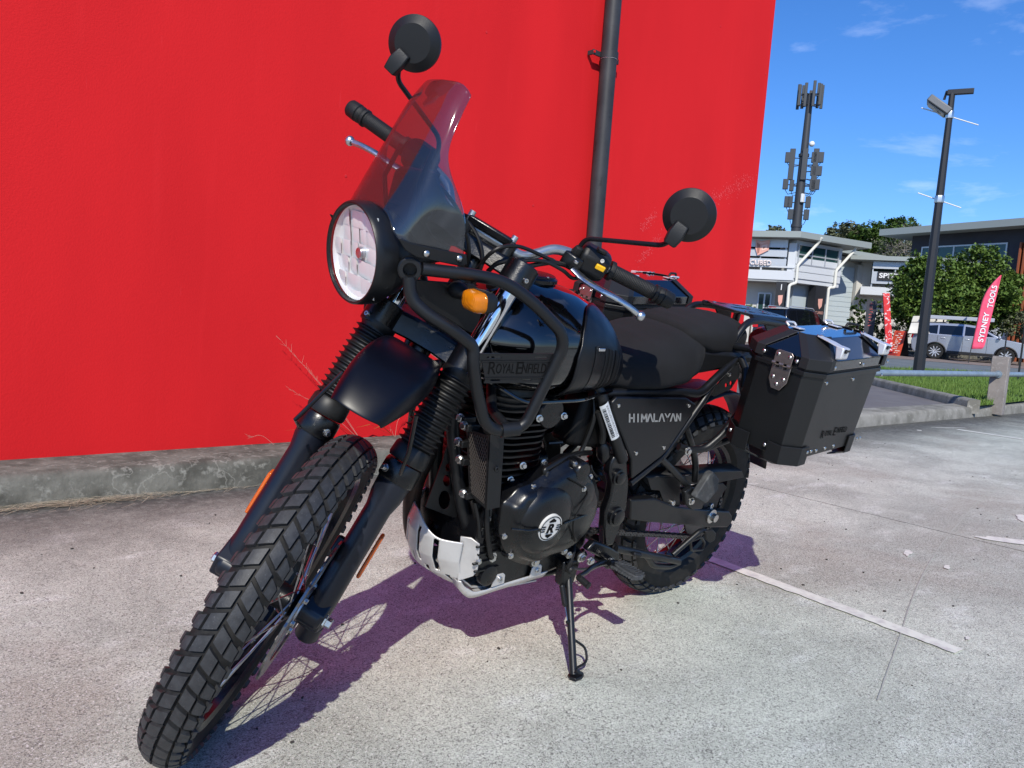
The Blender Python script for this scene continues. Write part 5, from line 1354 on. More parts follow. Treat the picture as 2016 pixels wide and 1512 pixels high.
# main down member beside the engine: wide tube with the label, boss castings, footrest lug
ftube('frame_member', [(.715, .10, .800), (0.6911, 0.1280, 0.7535), (0.6261, 0.1360, 0.6631), (0.5644, 0.1400, 0.5853)], .0165, .03)
for s in (1, -1):
    q = [my(p, s) for p in ((0.5971, 0.1400, 0.5962), (0.5462, 0.1420, 0.5925), (0.5100, 0.1440, 0.5122), (0.4909, 0.1440, 0.4384), (0.4975, 0.1440, 0.3753), (0.5055, 0.1440, 0.3248), (0.5421, 0.1440, 0.3271), (0.5651, 0.1440, 0.3821), (0.5785, 0.1440, 0.4342), (0.5749, 0.1440, 0.4789), (0.5802, 0.1440, 0.5162), (0.6048, 0.1420, 0.5502), (0.6053, 0.1420, 0.5741))]
    pc = MB().prism(q, (0, -s * .026, 0)).build('pivot_casting', M['engine'], bike, bevel=.006, seg=3)
    for (u, v, r) in ((495, 645, .017), (478, 925, .022)):
        c = my((0.5677, 0.1460, 0.5380) if r < .02 else (0.5321, 0.1460, 0.4179), s)
        MB().lathe(c, (0, s, 0), [(-.004, r * 1.25), (.003, r * 1.25), (.005, r), (.012, r), (.014, r * .8), (.0145, .0001)], 28).build('pivot_cap', M['engine'], pc)
ftube('down_tube', [(1.06, .0, .93), (1.0628, 0.0200, 0.6884), (1.0462, 0.0350, 0.6012), (1.0175, 0.0500, 0.5039), (0.9958, 0.0600, 0.4434), (.93, .075, .30)], .0155, .05, mir=True)
ftube('cradle_tube', [(.93, .075, .30), (.90, .085, .262), (.66, .10, .258), (.58, .11, .30)], .0125, .04)
MB().prism([V((1.09, -.035, .86)), V((1.03, -.045, .98)), V((.99, -.045, .97)), V((1.02, -.035, .80))], (0, .08, 0)).build('head_gusset', M['dark'], bike, bevel=.006)
# gusset plate with three lightening holes in front of the down tube
def gus():
    pts2 = [(700, 215), (650, 205), (640, 520), (590, 640), (560, 760), (345, 1360), (560, 1450), (690, 1500), (800, 1510), (735, 800), (715, 500)]
    a, b, c, d = [V(p) for p in ((1.2071, 0.0000, 0.7297), (1.0185, 0.0400, 0.7384), (0.9380, 0.0400, 0.4248), (1.1476, 0.0000, 0.4366))]
    def mp(u, v): return (a.lerp(b, u / 1000)).lerp(d.lerp(c, u / 1000), v / 1500)
    plate('frame_gusset', [(u, v) for u, v in pts2], [ell(624, 855, 30, 50), ell(608, 1020, 44, 74), ell(580, 1272, 74, 124)], lambda u, v: mp(u, v), M['powder'], bike, .003)
gus()
# white compliance label on the frame member
la, lb_ = V((0.6988, 0.1460, 0.7456)), V((0.6258, 0.1520, 0.6533)); ld = (lb_ - la).normalized(); 
lab_n = V((.35, 1, .1)).normalized(); lx = ld.cross(lab_n).normalized()
rows = []
for i in range(9):
    a = (i / 8 - .5) * 1.7; off = lx * sin(a) * .0174 + lab_n * cos(a) * .0174
    rows.append([la - lab_n * .0165 + off, lb_ - lab_n * .0165 + off])
lbl = MB().grid(rows).build('compliance_label', M['label'], bike, smooth=60)
rgl = random.Random(3); bars = MB(); tcode = .10
while tcode < .93:
    w_ = rgl.choice((.008, .012, .02, .028)); 
    p_ = la.lerp(lb_, tcode); q_ = la.lerp(lb_, min(tcode + w_, .95)); 
    for k0_, k1_ in ((.10, .62),):
        g_ = []
        for kk_ in range(4):
            a = (k0_ + (k1_ - k0_) * kk_ / 3) ; off = lx * sin(a) * .0178 + lab_n * cos(a) * .0178 - lab_n * .0165
            g_.append([p_ + off, q_ + off])
        bars.grid(g_)
    tcode += w_ + rgl.choice((.008, .012, .018))
for k_ in (-.15, -.28, -.41):
    t_ = .06
    while t_ < .92:
        w_ = rgl.uniform(.02, .06); p_ = la.lerp(lb_, t_); q_ = la.lerp(lb_, min(t_ + w_, .95))
        g_ = [[p_ + lx * sin(a) * .0178 + lab_n * cos(a) * .0178 - lab_n * .0165, q_ + lx * sin(a) * .0178 + lab_n * cos(a) * .0178 - lab_n * .0165] for a in (k_, k_ + .045)]
        bars.grid(g_); t_ += w_ + .02
tag(bars.build('label_print', M['black_print'], lbl, smooth=0), kind='stuff')

# ------------------------------------------------------------------ side panels
for s in (1, -1):
    q = [my(p, s) for p in ((0.6614, 0.1500, 0.7649), (0.3586, 0.1500, 0.7525), (0.3065, 0.1500, 0.7325), (0.3051, 0.1500, 0.7178), (0.3837, 0.1520, 0.6035), (0.4079, 0.1520, 0.5845), (0.5154, 0.1520, 0.5288), (0.5400, 0.1520, 0.5882), (0.6662, 0.1500, 0.7274), (0.6773, 0.1500, 0.7500))]
    sp_ = MB().prism(q, (0, -s * .012, 0)).build('side_panel', M['tank_matte'], bike, bevel=.004)
    for u, v in ((495, 140), (994, 140), (816, 437), (620, 477)):
        pos = {495: (0.6498, 0.1500, 0.7416), 994: (0.3421, 0.1500, 0.7297), 816: (0.4090, 0.1520, 0.6110), 620: (0.5275, 0.1520, 0.6044)}[u]
        bolt(sp_, my(pos, s), (0, s, 0), .0052, .003, 'socket')
    c = my((0.4873, 0.1515, 0.7022), s); a_, b_ = V((0.5991, 0.1515, 0.7078)), V((0.3668, 0.1515, 0.6974)); w = (b_ - a_).length
    a0_, a1_ = my((0.5942, 0.1516, 0.6949), s), my((0.3616, 0.1516, 0.6855), s)
    b0_ = my((0.6036, 0.1516, 0.7191), s)
    if s < 0: a0_, a1_ = a1_, a0_
    bx_ = (a1_ - a0_) / 9.0; by_ = (my((0.6036, 0.1516, 0.7191), s) - my((0.5942, 0.1516, 0.6949), s))
    def stroke(mb_, k_, p0_, p1_, w_=.27):
        P0_, P1_ = V((p0_[0], p0_[1], 0)), V((p1_[0], p1_[1], 0)); d_ = (P1_ - P0_); nn_ = V((-d_.y, d_.x, 0)).normalized() * w_ / 2
        nn_ = V((w_ / 2, 0, 0)) if abs(d_.y) > .5 else V((0, w_ * .36, 0))
        q_ = [P0_ - nn_, P0_ + nn_, P1_ + nn_, P1_ - nn_]
        mb_.prism([a0_ + bx_ * (k_ + .06 + p_.x * .90) + by_ * p_.y for p_ in q_], (0, s * .0006, 0))
    for k_, ch_ in enumerate('HIMALAYAN'):
        mb_ = MB()
        for p0_, p1_ in {'H': [((.12, 0), (.12, 1)), ((.88, 0), (.88, 1)), ((.12, .5), (.88, .5))], 'I': [((.5, 0), (.5, 1))], 'M': [((.05, 0), (.05, 1)), ((.95, 0), (.95, 1)), ((.05, 1), (.5, .3)), ((.5, .3), (.95, 1))],
                         'A': [((.0, 0), (.48, 1)), ((1.0, 0), (.52, 1))], 'L': [((.15, 0), (.15, 1)), ((.15, .09), (.85, .09))], 'Y': [((.02, 1), (.5, .45)), ((.98, 1), (.5, .45)), ((.5, 0), (.5, .5))], 'N': [((.12, 0), (.12, 1)), ((.88, 0), (.88, 1)), ((.12, 1), (.88, 0))]}[ch_]:
            stroke(mb_, k_, p0_, p1_)
        mb_.build('badge_letter', M['silver_print'], sp_, smooth=0)

# ------------------------------------------------------------------ engine
ENG = V((.905, 0, 0))
cyl_ = bpy.data.objects.new('cylinder', None)
cyl_ = MB().lathe(V((.905, 0, .500)), (0, 0, 1), [(0, .065), (.24, .065)], 32).build('cylinder', M['fin'], bike)
for i in range(13):
    z = .515 + i * .0158; k = 1.0 if i < 10 else 1.04
    ring = rrect(0, 0, .205 * k, .225 * k, .075, 8)
    MB().loft([[V((.905 + u, v, z)) for u, v in ring], [V((.905 + u * .995, v * .995, z + .0042)) for u, v in ring]]).build('cooling_fin', M['fin'], cyl_, smooth=30)
head = MB().loft([[V((.90 + u * k, v * k, z)) for u, v in rrect(0, 0, .19, .20, .05, 6)] for z, k in ((.718, 1), (.735, 1.03), (.765, 1.0), (.790, .85), (.796, .6))]).build('cylinder_head', M['fin'], bike, smooth=40)
for i in range(3):
    z = .722 + i * .014; ring = rrect(0, 0, .222, .226, .06, 8)
    MB().loft([[V((.90 + u, v, z)) for u, v in ring], [V((.90 + u, v, z + .0042)) for u, v in ring]]).build('cooling_fin', M['fin'], head, smooth=30)
rc = V((0.8477, 0.1180, 0.7182)); MB().lathe(rc - V((0, .03, 0)), (0, 1, 0), [(0, .040), (.026, .040), (.032, .036), (.033, .0001)], 28).build('rocker_cap', M['engine'], head)
for p in ((0.8880, 0.1200, 0.7088), (0.8070, 0.1200, 0.7109), (0.9040, 0.1180, 0.5914), (0.8345, 0.1180, 0.5919), (0.9276, 0.1120, 0.5549)):
    bolt(cyl_, p, (.2, 1, .2), .0065, .010, 'hex')
MB().tube([V((0.7778, 0.1100, 0.6371)), V((0.8154, 0.1000, 0.6335))], .005, 8).build('oil_line', M['engine'], cyl_)
# crankcase
case = MB().loft([[V((x, y, z)) for x, z in ((1.00, .40), (.985, .50), (.90, .53), (.74, .53), (.66, .50), (.60, .42), (.60, .33), (.66, .28), (.78, .262), (.92, .275), (.985, .32))] for y in (-.125, .125)]).build('crankcase', M['engine'], bike, bevel=.015, seg=3)
for i in range(6):
    z_ = .335 + i * .022; MB().box(V((.955 + .01 * (i % 2), .127, z_)), (.075, .006, .004)).build('case_rib', M['engine'], case)
for p_ in ((.985, .126, .47), (.985, .126, .36), (.955, .126, .50)):
    bolt(case, p_, (0, 1, 0), .006, .006)
MB().lathe(V((.945, .115, .315)), (0, 1, 0), [(0, .026), (.016, .026), (.018, .021), (.019, .0001)], 24).build('oil_filter_cap', M['engine'], case)
# left cover: base flange, domed cover
def cov(k, dy, pts, c): return [V((c.x + (p.x - c.x) * k, dy, c.z + (p.z - c.z) * k)) for p in pts]
cp = [V(p) for p in ((0.9799, 0.1550, 0.5221), (0.9584, 0.1550, 0.5345), (0.9402, 0.1550, 0.5561), (0.9028, 0.1550, 0.5605), (0.8686, 0.1550, 0.5788), (0.8353, 0.1550, 0.5931), (0.7902, 0.1550, 0.6113), (0.7503, 0.1550, 0.6123), (0.7098, 0.1550, 0.5876), (0.6738, 0.1550, 0.5506), (0.6398, 0.1550, 0.5029), (0.6319, 0.1550, 0.4523), (0.6491, 0.1550, 0.4048), (0.6841, 0.1550, 0.3706), (0.7357, 0.1550, 0.3502), (0.7914, 0.1550, 0.3486), (0.8246, 0.1550, 0.3382), (0.8542, 0.1550, 0.3384), (0.9068, 0.1550, 0.3616), (0.9450, 0.1550, 0.4034), (0.9704, 0.1550, 0.4527), (0.9750, 0.1550, 0.4887))]
for p in cp: p.y = 0
cpn = [V(p) for p in fillet([cp[-1]] + cp + [cp[0]], .012, 3)[1:-1]]
cc = sum(cpn, V()) / len(cpn)
cover = MB().loft([cov(1.0, .118, cpn, cc), cov(1.0, .150, cpn, cc), cov(.985, .156, cpn, cc), cov(.90, .160, cpn, cc), cov(.87, .172, cpn, cc), cov(.80, .181, cpn, cc), cov(.5, .186, cpn, cc), cov(.1, .187, cpn, cc)]).build('clutch_cover', M['engine'], bike, smooth=60)
dc_ = V((0.8487, 0.1860, 0.4714)); dc_.y = 0
MB().lathe(dc_ + V((0, .168, 0)), (0, 1, 0), [(0, .092), (.012, .088), (.022, .078), (.030, .060), (.034, .035), (.035, .0001)], 64).build('cover_dome', M['engine'], cover, smooth=80)
# second bulge to the rear, split line, breather cap
s2_ = V((0.7366, 0.1830, 0.5141)); MB().lathe(V((s2_.x, .160, s2_.z)), (0, 1, 0), [(0, .055), (.014, .052), (.022, .042), (.026, .020), (.0265, .0001)], 48).build('sprocket_cover', M['engine'], cover, smooth=80)
bc = V((0.7593, 0.1760, 0.5869)); MB().lathe(V((bc.x, .150, bc.z)), (0, 1, 0), [(0, .026), (.028, .026), (.033, .022), (.034, .0001)], 32).build('starter_cap', M['engine'], cover, smooth=40)
MB().tube(spline([V((0.8113, 0.1860, 0.5797)), V((0.7356, 0.1860, 0.5388)), V((0.7421, 0.1900, 0.5088)), V((0.7676, 0.1960, 0.4638)), V((0.7328, 0.1860, 0.4004))], 8), .0022, 6).build('cover_split_line', M['dark'], cover)
MB().tube([V((0.9652, 0.1860, 0.4721)), V((0.9233, 0.2010, 0.4685)), V((0.8967, 0.2050, 0.4697))], .0026, 6).build('cover_rib', M['engine'], cover)
MB().tube([V((0.8102, 0.2030, 0.4693)), V((0.7448, 0.1930, 0.4706)), V((0.6555, 0.1680, 0.4595))], .0026, 6).build('cover_rib', M['engine'], cover)
for p, rr_ in (((0.8939, 0.1580, 0.5533), .0058), ((0.8260, 0.1580, 0.5678), .0058), ((0.7790, 0.1680, 0.6036), .0058), ((0.6996, 0.1580, 0.5586), .0058), ((0.7450, 0.1840, 0.5427), .0055), ((0.9427, 0.1580, 0.5022), .0058), ((0.9418, 0.1520, 0.4756), .0105), ((0.9526, 0.1580, 0.4370), .0058), ((0.9166, 0.1580, 0.3791), .0058), ((0.8244, 0.1560, 0.3445), .0095), ((0.7179, 0.1500, 0.3501), .0058), ((0.6949, 0.1500, 0.3358), .0058), ((0.6424, 0.1500, 0.3186), .0085), ((0.8593, 0.1570, 0.3595), .0035)):
    p = V(p); MB().lathe(p - V((0, .022, 0)), (0, 1, 0), [(0, rr_ * 1.9), (.020, rr_ * 1.7), (.0215, rr_ * 1.5)], 16).build('bolt_boss', M['engine'], cover)
    bolt(cover, p, (0, 1, 0), rr_, rr_ * .9)
# round emblem
ec = V((0.8578, 0.2060, 0.4666)); en_ = V((.04, 1, -.10)).normalized()
ex_ = V((-1, .04, 0)).normalized(); ez_ = ex_.cross(en_).normalized()
if ez_.z < 0: ez_ = -ez_
en_ = ex_.cross(ez_); en_ = en_ if en_.y > 0 else -en_
er_ = .0345
def EP(u, v, t=0): return ec + ex_ * u * er_ + ez_ * v * er_ + en_ * t
emb = MB().lathe(ec - en_ * .010, en_, [(0, er_), (.010, er_), (.0105, .0001)], 48).build('emblem', M['white_print'], cover)
def eplate(pts, t, m, name='emblem_mark'): return MB().add([EP(u, v, t) for u, v in pts], [tuple(range(len(pts)))]).build(name, m, emb, smooth=0)
plate('emblem_ring', ell(0, 0, .93, .93, 48), [ell(0, 0, .86, .86, 48)], lambda u, v: EP(u, v, .0011), M['black_print'], emb, 0)
eplate([(0, .80), (.34, .56), (.28, .47), (-.28, .47), (-.34, .56)], .0012, M['black_print'])
eplate([(0, -.80), (-.34, -.56), (-.28, -.47), (.28, -.47), (.34, -.56)], .0012, M['black_print'])
for k_ in (-1, 1):
    for v_ in (.18, .0, -.18): eplate([(k_ * .90, v_ + .05), (k_ * .50, v_ + .05), (k_ * .50, v_ - .05), (k_ * .80, v_ - .05)], .0014, M['black_print'])
eplate([(-.42, .34), (.42, .34), (.36, -.34), (-.46, -.34)], .0015, M['white_print'])
text('emblem_letter', 'R', EP(0, 0, .0017), ex_, ez_, er_ * .74, M['black_print'], emb, .0004, er_ * .70, shear=.12, bold=.05)
for k_ in (-1, 1): MB().lathe(EP(k_ * 1.0, 0, -.001), en_, [(0, .0042), (.0022, .0042), (.0024, .0001)], 14).build('emblem_rivet', M['engine'], emb)
# banjo and hose on top of the cover
MB().tube(spline([V((0.8570, 0.1500, 0.5753)), V((0.8613, 0.1500, 0.5891)), V((0.8439, 0.1480, 0.5954)), V((0.7920, 0.1400, 0.6074)), V((0.7212, 0.1200, 0.6065)), V((0.6372, 0.0900, 0.5892))], 8), .0072, 12).build('oil_hose', M['cable'], bike)
MB().lathe(V((0.8564, 0.1500, 0.5640)), (0, 0, 1), [(0, .013), (.006, .013), (.007, .0085), (.022, .0085), (.024, .006)], 16).build('hose_banjo', M['chain'], bike)
# starter motor, injector body and loom behind the cylinder
MB().lathe(V((.845, .02, .555)), (-1, 0, 0), [(0, .030), (.10, .030), (.105, .025)], 24).build('starter_motor', M['engine'], bike)
MB().lathe(V((.80, .03, .665)), (-1, 0, .1), [(0, .030), (.03, .030), (.032, .038), (.08, .038), (.082, .045), (.15, .050)], 28).build('throttle_body', M['fin'], bike)
MB().prism([V((.745, .03, .62)), V((.60, .03, .60)), V((.57, .03, .74)), V((.72, .03, .755))], (0, .075, 0)).build('airbox', M['dark'], bike, bevel=.015)
MB().prism([V((.745, -.12, .62)), V((.42, -.12, .56)), V((.40, -.12, .76)), V((.72, -.12, .765))], (0, .10, 0)).build('battery_box', M['dark'], bike, bevel=.015)
MB().tube(spline([V((0.6912, 0.1250, 0.7191)), V((0.6721, 0.1280, 0.6894)), V((0.6550, 0.1280, 0.6618)), V((0.6463, 0.1260, 0.6335))], 6), .0085, 10).build('ribbed_boot', M['softrubber'], bike)
MB().lathe(V((0.6320, 0.1180, 0.6291)), V((0.5902, 0.1180, 0.5299)) - V((0.6320, 0.1180, 0.6291)), [(0, .010), (.010, .017), (.04, .018), (.055, .012), (.064, .007)], 16).build('clutch_switch', M['engine'], bike)
for pts, r in (([(0.6885, 0.1000, 0.7434), (0.6895, 0.1150, 0.7078), (0.6894, 0.1150, 0.6702), (0.6953, 0.1100, 0.6191), (0.7048, 0.1100, 0.5930)], .006), ([(0.6594, 0.1200, 0.5698), (0.6544, 0.1250, 0.5558), (0.6250, 0.1200, 0.5346)], .003),
               ([(0.9948, 0.1250, 0.4989), (0.9871, 0.1320, 0.4482), (0.9645, 0.1340, 0.3867), (0.9502, 0.1300, 0.3658)], .007), ([(1.0214, 0.1100, 0.5084), (1.0086, 0.1200, 0.4677), (0.9961, 0.1250, 0.4238)], .0045), ([(1.0249, 0.1000, 0.5128), (0.9954, 0.0900, 0.4686), (0.9575, 0.0800, 0.3938)], .006),
               ([(1.1675, 0.0200, 0.7300), (1.1634, 0.0100, 0.7016), (1.1547, 0.0000, 0.6756), (1.1452, -0.0100, 0.6459)], .004), ([(1.1745, 0.0200, 0.7302), (1.1698, 0.0100, 0.6988), (1.1454, -0.0200, 0.6612), (1.1431, -0.0200, 0.6418)], .004),
               ([(0.6144, 0.0500, 0.7192), (0.6157, 0.0500, 0.6283), (0.6510, 0.0500, 0.6028), (0.6961, 0.0600, 0.5789)], .009)):
    MB().tube(spline(pts, 6), r, 10).build('hose', M['cable'], bike)
bn = V((0.9431, 0.1280, 0.3619)); lj = MB().lathe(bn - V((0, .03, 0)), (.2, 1, 0), [(0, .014), (.022, .014), (.024, .010)], 16).build('banjo_fitting', M['engine'], bike); bolt(lj, bn - V((0, .006, 0)), (.2, 1, 0), .0105, .010)
# oil cooler with its grille
oc = [V(p) for p in ((1.0652, 0.0800, 0.6791), (1.0603, 0.1560, 0.6920), (1.0164, 0.1600, 0.5197), (1.0415, 0.1000, 0.5262))]
oc[0].x = oc[1].x = 1.062; oc[2].x = oc[3].x = 1.030
back = V((-.036, 0, .002))
cooler = MB().loft([[p + back for p in oc], [p + back * .1 for p in oc]]).build('oil_cooler', M['dark'], bike, smooth=0)
def cpnt(u, v, o=0): return oc[0].lerp(oc[1], u).lerp(oc[3].lerp(oc[2], u), v) + V((o, 0, 0))
fr_ = MB()
plate('cooler_frame', [(0, 0), (1, 0), (1, 1), (0, 1)], [[(.07, .035), (.93, .035), (.93, .965), (.07, .965)]], lambda u, v: cpnt(u, v, .0025), M['plastic'], cooler, .003)
MB().loft([[oc[1] + V((.003, .001, .003)), oc[1] + back + V((0, .001, .003)), oc[2] + back + V((0, .001, -.003)), oc[2] + V((.003, .001, -.003))], [oc[1] + V((.003, .004, .003)), oc[1] + back + V((0, .004, .003)), oc[2] + back + V((0, .004, -.003)), oc[2] + V((.003, .004, -.003))]]).build('cooler_cheek', M['plastic'], cooler, bevel=.001)
bolt(cooler, (oc[1].lerp(oc[2], .45) + back * .5 + V((0, .004, 0))), (0, 1, 0), .006, .004, 'socket', M['powder'])
mesh_ = MB(); Wc = (oc[1] - oc[0]).length; Hc = (oc[3] - oc[0]).length; pitch = .0088
def wire(a, b, th=.00085):
    d = (b - a).normalized(); sd = d.cross(V((1, 0, 0))).normalized() * th; mesh_.add([a - sd, a + sd, b + sd, b - sd, a - sd + V((.0008, 0, 0)), a + sd + V((.0008, 0, 0)), b + sd + V((.0008, 0, 0)), b - sd + V((.0008, 0, 0))], [(0, 1, 2, 3), (4, 5, 6, 7), (0, 3, 7, 4), (1, 2, 6, 5)])
sl_ = 1.6; u0, u1, v0, v1 = .07, .93, .035, .965
k = -60
for k in range(-60, 120):
    for sg_ in (1, -1):
        # lines v*Hc = sg*sl*(u*Wc) + k*pitch*2
        pts_ = []
        c_ = k * pitch * 1.45
        for u in (u0, u1):
            v = (sg_ * sl_ * u * Wc + c_) / Hc; pts_.append((u, v))
        (ua, va), (ub, vb) = pts_
        if max(va, vb) < v0 or min(va, vb) > v1: continue
        def clip(u, v, u_, v_):
            if v < v0: t = (v0 - v) / (v_ - v); return u + (u_ - u) * t, v0
            if v > v1: t = (v1 - v) / (v_ - v); return u + (u_ - u) * t, v1
            return u, v
        A2 = clip(ua, va, ub, vb); B2 = clip(ub, vb, ua, va); wire(cpnt(*A2, .0012 + .0004 * sg_), cpnt(*B2, .0012 + .0004 * sg_))
M['grille'] = mat('grille_wire', (.085, .075, .070), .5, metal=.3)
tag(mesh_.build('grille', M['grille'], cooler, smooth=0), kind='stuff')
for p in ((1.0748, 0.0750, 0.6463), (1.0652, 0.0800, 0.6053), (1.0786, 0.0700, 0.7005), (1.0770, 0.0850, 0.6883), (1.0452, 0.0920, 0.5260)):
    p = V(p); l_ = MB().box(p + V((-.016, .004, -.002)), (.034, .022, .016)).build('cooler_bracket', M['plastic'], cooler, bevel=.002); bolt(l_, p, (.9, .35, .1), .0075, .010)
# exhaust header
MB().tube(spline([V((.985, -.02, .70)), V((1.045, -.03, .685)), V((1.0551, -0.0450, 0.5684)), V((1.0665, -0.0550, 0.5031)), V((1.0614, -0.0650, 0.4452)), V((1.0421, -0.0750, 0.3757)), V((1.0152, -0.0850, 0.3229)), V((.97, -.12, .30)), V((.85, -.14, .28)), V((.62, -.16, .34)), V((.48, -.185, .48)), V((.36, -.20, .60))], 8), .0215, 24).build('exhaust_header', M['exhaust'], bike)
MB().lathe(V((.37, -.20, .60)), V((-1, -.04, .22)), [(0, .025), (.02, .048), (.36, .052), (.38, .035)], 32).build('silencer', M['exhaust'], bike)

# ------------------------------------------------------------------ skid plate
def skidp():
    prof = [(1.082, .445), (1.090, .40), (1.082, .35), (1.058, .305), (1.010, .272), (.955, .262)]
    # front tray with slots: parametrised by (v along profile, u across)
    cum = [0]
    for (a, b), (c, d) in zip(prof, prof[1:]): cum.append(cum[-1] + sqrt((a - c) ** 2 + (b - d) ** 2))
    def pt(u, v):
        L_ = v * cum[-1]
        for i in range(len(prof) - 1):
            if L_ <= cum[i + 1] or i == len(prof) - 2:
                t = (L_ - cum[i]) / (cum[i + 1] - cum[i]); x = prof[i][0] + (prof[i + 1][0] - prof[i][0]) * t; z = prof[i][1] + (prof[i + 1][1] - prof[i][1]) * t; break
        y = -.105 + .205 * u
        # sides bend back
        e = abs(u - .52) * 2; back_ = .082 * e ** 2.2
        return V((x - back_ * (1 - v * .45), y, z))
    n, m = 24, 20; vs = {}; bm = MB(); idx = {}
    slots = [(.60, .12, .48), (.80, .18, .52), (.48, .42, .74), (.69, .50, .84), (.89, .55, .88), (.36, .14, .46)]
    def top(u):
        t_ = min(max((u - .42) / .45, 0), 1); return .17 * t_ * t_ * (3 - 2 * t_)
    holes = []
    for cu_, a, b in slots: holes.append([(cu_ - .016, a), (cu_ + .016, a + .012), (cu_ + .016, b), (cu_ - .016, b - .012)])
    # dense outline so that the plate bends along the profile
    bmn = bmesh.new(); uv = {}
    N_, M_ = 100, 90
    for i in range(N_ + 1):
        for j in range(M_ + 1):
            u, v = i / N_, j / M_; uv[i, j] = bmn.verts.new(pt(u, top(u) + v * (1 - top(u))))
    def insl(u, v):
        v = top(u) + v * (1 - top(u))
        for cu_, a, b in slots:
            if abs(u - cu_) < .025 and a < v < b: return True
        return False
    for i in range(N_):
        for j in range(M_):
            if insl((i + .5) / N_, (j + .5) / M_): continue
            bmn.faces.new((uv[i, j], uv[i + 1, j], uv[i + 1, j + 1], uv[i, j + 1]))
    for v_ in [v_ for v_ in bmn.verts if not v_.link_faces]: bmn.verts.remove(v_)
    me = bpy.data.meshes.new('skid_plate'); bmn.to_mesh(me); bmn.free(); me.materials.append(M['skid'])
    me.polygons.foreach_set('use_smooth', [True] * len(me.polygons))
    o = bpy.data.objects.new('skid_plate', me); scene.collection.objects.link(o); o.parent = bike; finish(o, solid=.004)
    return o
skid = skidp()
# side wing and the lower rail with two tabs
wing = [V(p) for p in ((1.0222, 0.0880, 0.4113), (1.0066, 0.1080, 0.4154), (0.9953, 0.1280, 0.4073), (0.9877, 0.1280, 0.3697), (0.9808, 0.1260, 0.3328), (0.9841, 0.1180, 0.3165), (1.0132, 0.1000, 0.2986))]
MB().prism(wing, (-.0035, -.0035, 0)).build('side_wing', M['skid'], skid, bevel=.0012)
lipa = spline([V(p) for p in ((1.0134, 0.1000, 0.2995), (0.9974, 0.1000, 0.2726), (0.9801, 0.1020, 0.2546), (0.9569, 0.1060, 0.2467), (0.8968, 0.1120, 0.2541), (0.8223, 0.1180, 0.2620), (0.7446, 0.1240, 0.2686))], 8)
lipb = [p + V((-.000, .008, .019)) + V((0, 0, .0)) for p in lipa]
lipb = [p + V((0, .012, .006 + .016 * min(1, i / 14))) for i, p in enumerate(lipa)]
MB().grid([[V((a.x, a.y - .03, a.z + .004)), a, b] for a, b in zip(lipa, lipb)]).build('lower_lip', M['skid'], skid, solid=.003, smooth=70)
for c_, w_, h_ in (((0.9043, 0.1280, 0.2988), .020, .022), ((0.7870, 0.1360, 0.3029), .020, .024)):
    c_ = V(c_); tb = MB().prism([c_ + V((w_, 0, -.020)), c_ + V((w_ * .85, 0, h_ * .3)), c_ + V((w_ * .5, 0, h_ * .55)), c_ + V((-w_ * .5, 0, h_ * .55)), c_ + V((-w_ * .85, 0, h_ * .3)), c_ + V((-w_, 0, -.018))], (0, -.004, 0)).build('fixing_tab', M['skid'], skid, bevel=.0012)
    bolt(tb, c_, (0, 1, 0), .0065, .005, 'socket')
for p in ((1.0074, -0.0620, 0.3490), (1.0094, 0.0550, 0.3500)): bolt(skid, p, (1, .15, -.1), .008, .006, 'socket')
MB().loft([[V((x, -.09, z)), V((x, .112, z))] for x, z in ((.955, .262), (.75, .250))], closed=False, cap=False).build('under_tray', M['skid'], skid, solid=.004, smooth=0)

# ------------------------------------------------------------------ swingarm, chain, guards
for s in (1, -1):
    q = [my(p, s) for p in ((0.4535, 0.1250, 0.4464), (0.3356, 0.1250, 0.4343), (0.2162, 0.1250, 0.3916), (0.0570, 0.1270, 0.3594), (-0.1095, 0.1280, 0.3293), (-0.1358, 0.1280, 0.3087), (-0.1449, 0.1280, 0.2864), (-0.1259, 0.1280, 0.2689), (-0.0194, 0.1270, 0.2851), (0.1597, 0.1250, 0.3227), (0.3452, 0.1250, 0.3613), (0.4310, 0.1250, 0.3813))]
    MB().prism(q, (0, -s * .030, 0)).build('swingarm', M['powder'], bike, bevel=.005, seg=3)
    ac = my((-0.0626, 0.1280, 0.3008), s)
    MB().lathe(V((0, s * .110, RR)), (0, s, 0), [(0, .024), (.020, .024), (.022, .014), (.036, .013), (.037, .007)], 28).build('rear_axle_nut', M['bolt'], bike)
MB().box(V((.40, 0, .395)), (.06, .19, .05)).build('swingarm_bridge', M['powder'], bike, bevel=.008)
# chain guard
q = [V(p) for p in ((0.3846, 0.1120, 0.4997), (0.2231, 0.1120, 0.4865), (0.0302, 0.1120, 0.4801), (-0.1385, 0.1120, 0.4665), (-0.1636, 0.1120, 0.4413), (0.0101, 0.1120, 0.4397), (0.2085, 0.1120, 0.4571), (0.1768, 0.1120, 0.3836), (0.2594, 0.1120, 0.3950), (0.3068, 0.1120, 0.4507), (0.3502, 0.1120, 0.4578))]
cg = MB().prism(q, (0, -.004, 0)).build('chain_guard', M['plastic'], bike, bevel=.0015)
qa = [V(p) for p in ((0.3846, 0.1120, 0.4997), (0.0302, 0.1120, 0.4801), (-0.1385, 0.1120, 0.4665))]
MB().grid([[p, p + V((0, -.05, .006))] for p in qa]).build('guard_top', M['plastic'], cg, solid=.003)
bolt(cg, (0.2251, 0.1130, 0.4011), (0, 1, 0), .009, .006, 'socket'); 
q = [V(p) for p in ((0.0515, 0.1080, 0.3889), (0.0429, 0.1080, 0.4368), (-0.0499, 0.1080, 0.4310), (-0.0806, 0.1080, 0.4122), (-0.0548, 0.1080, 0.3800), (-0.0514, 0.1080, 0.3448), (0.0256, 0.1080, 0.3516))]
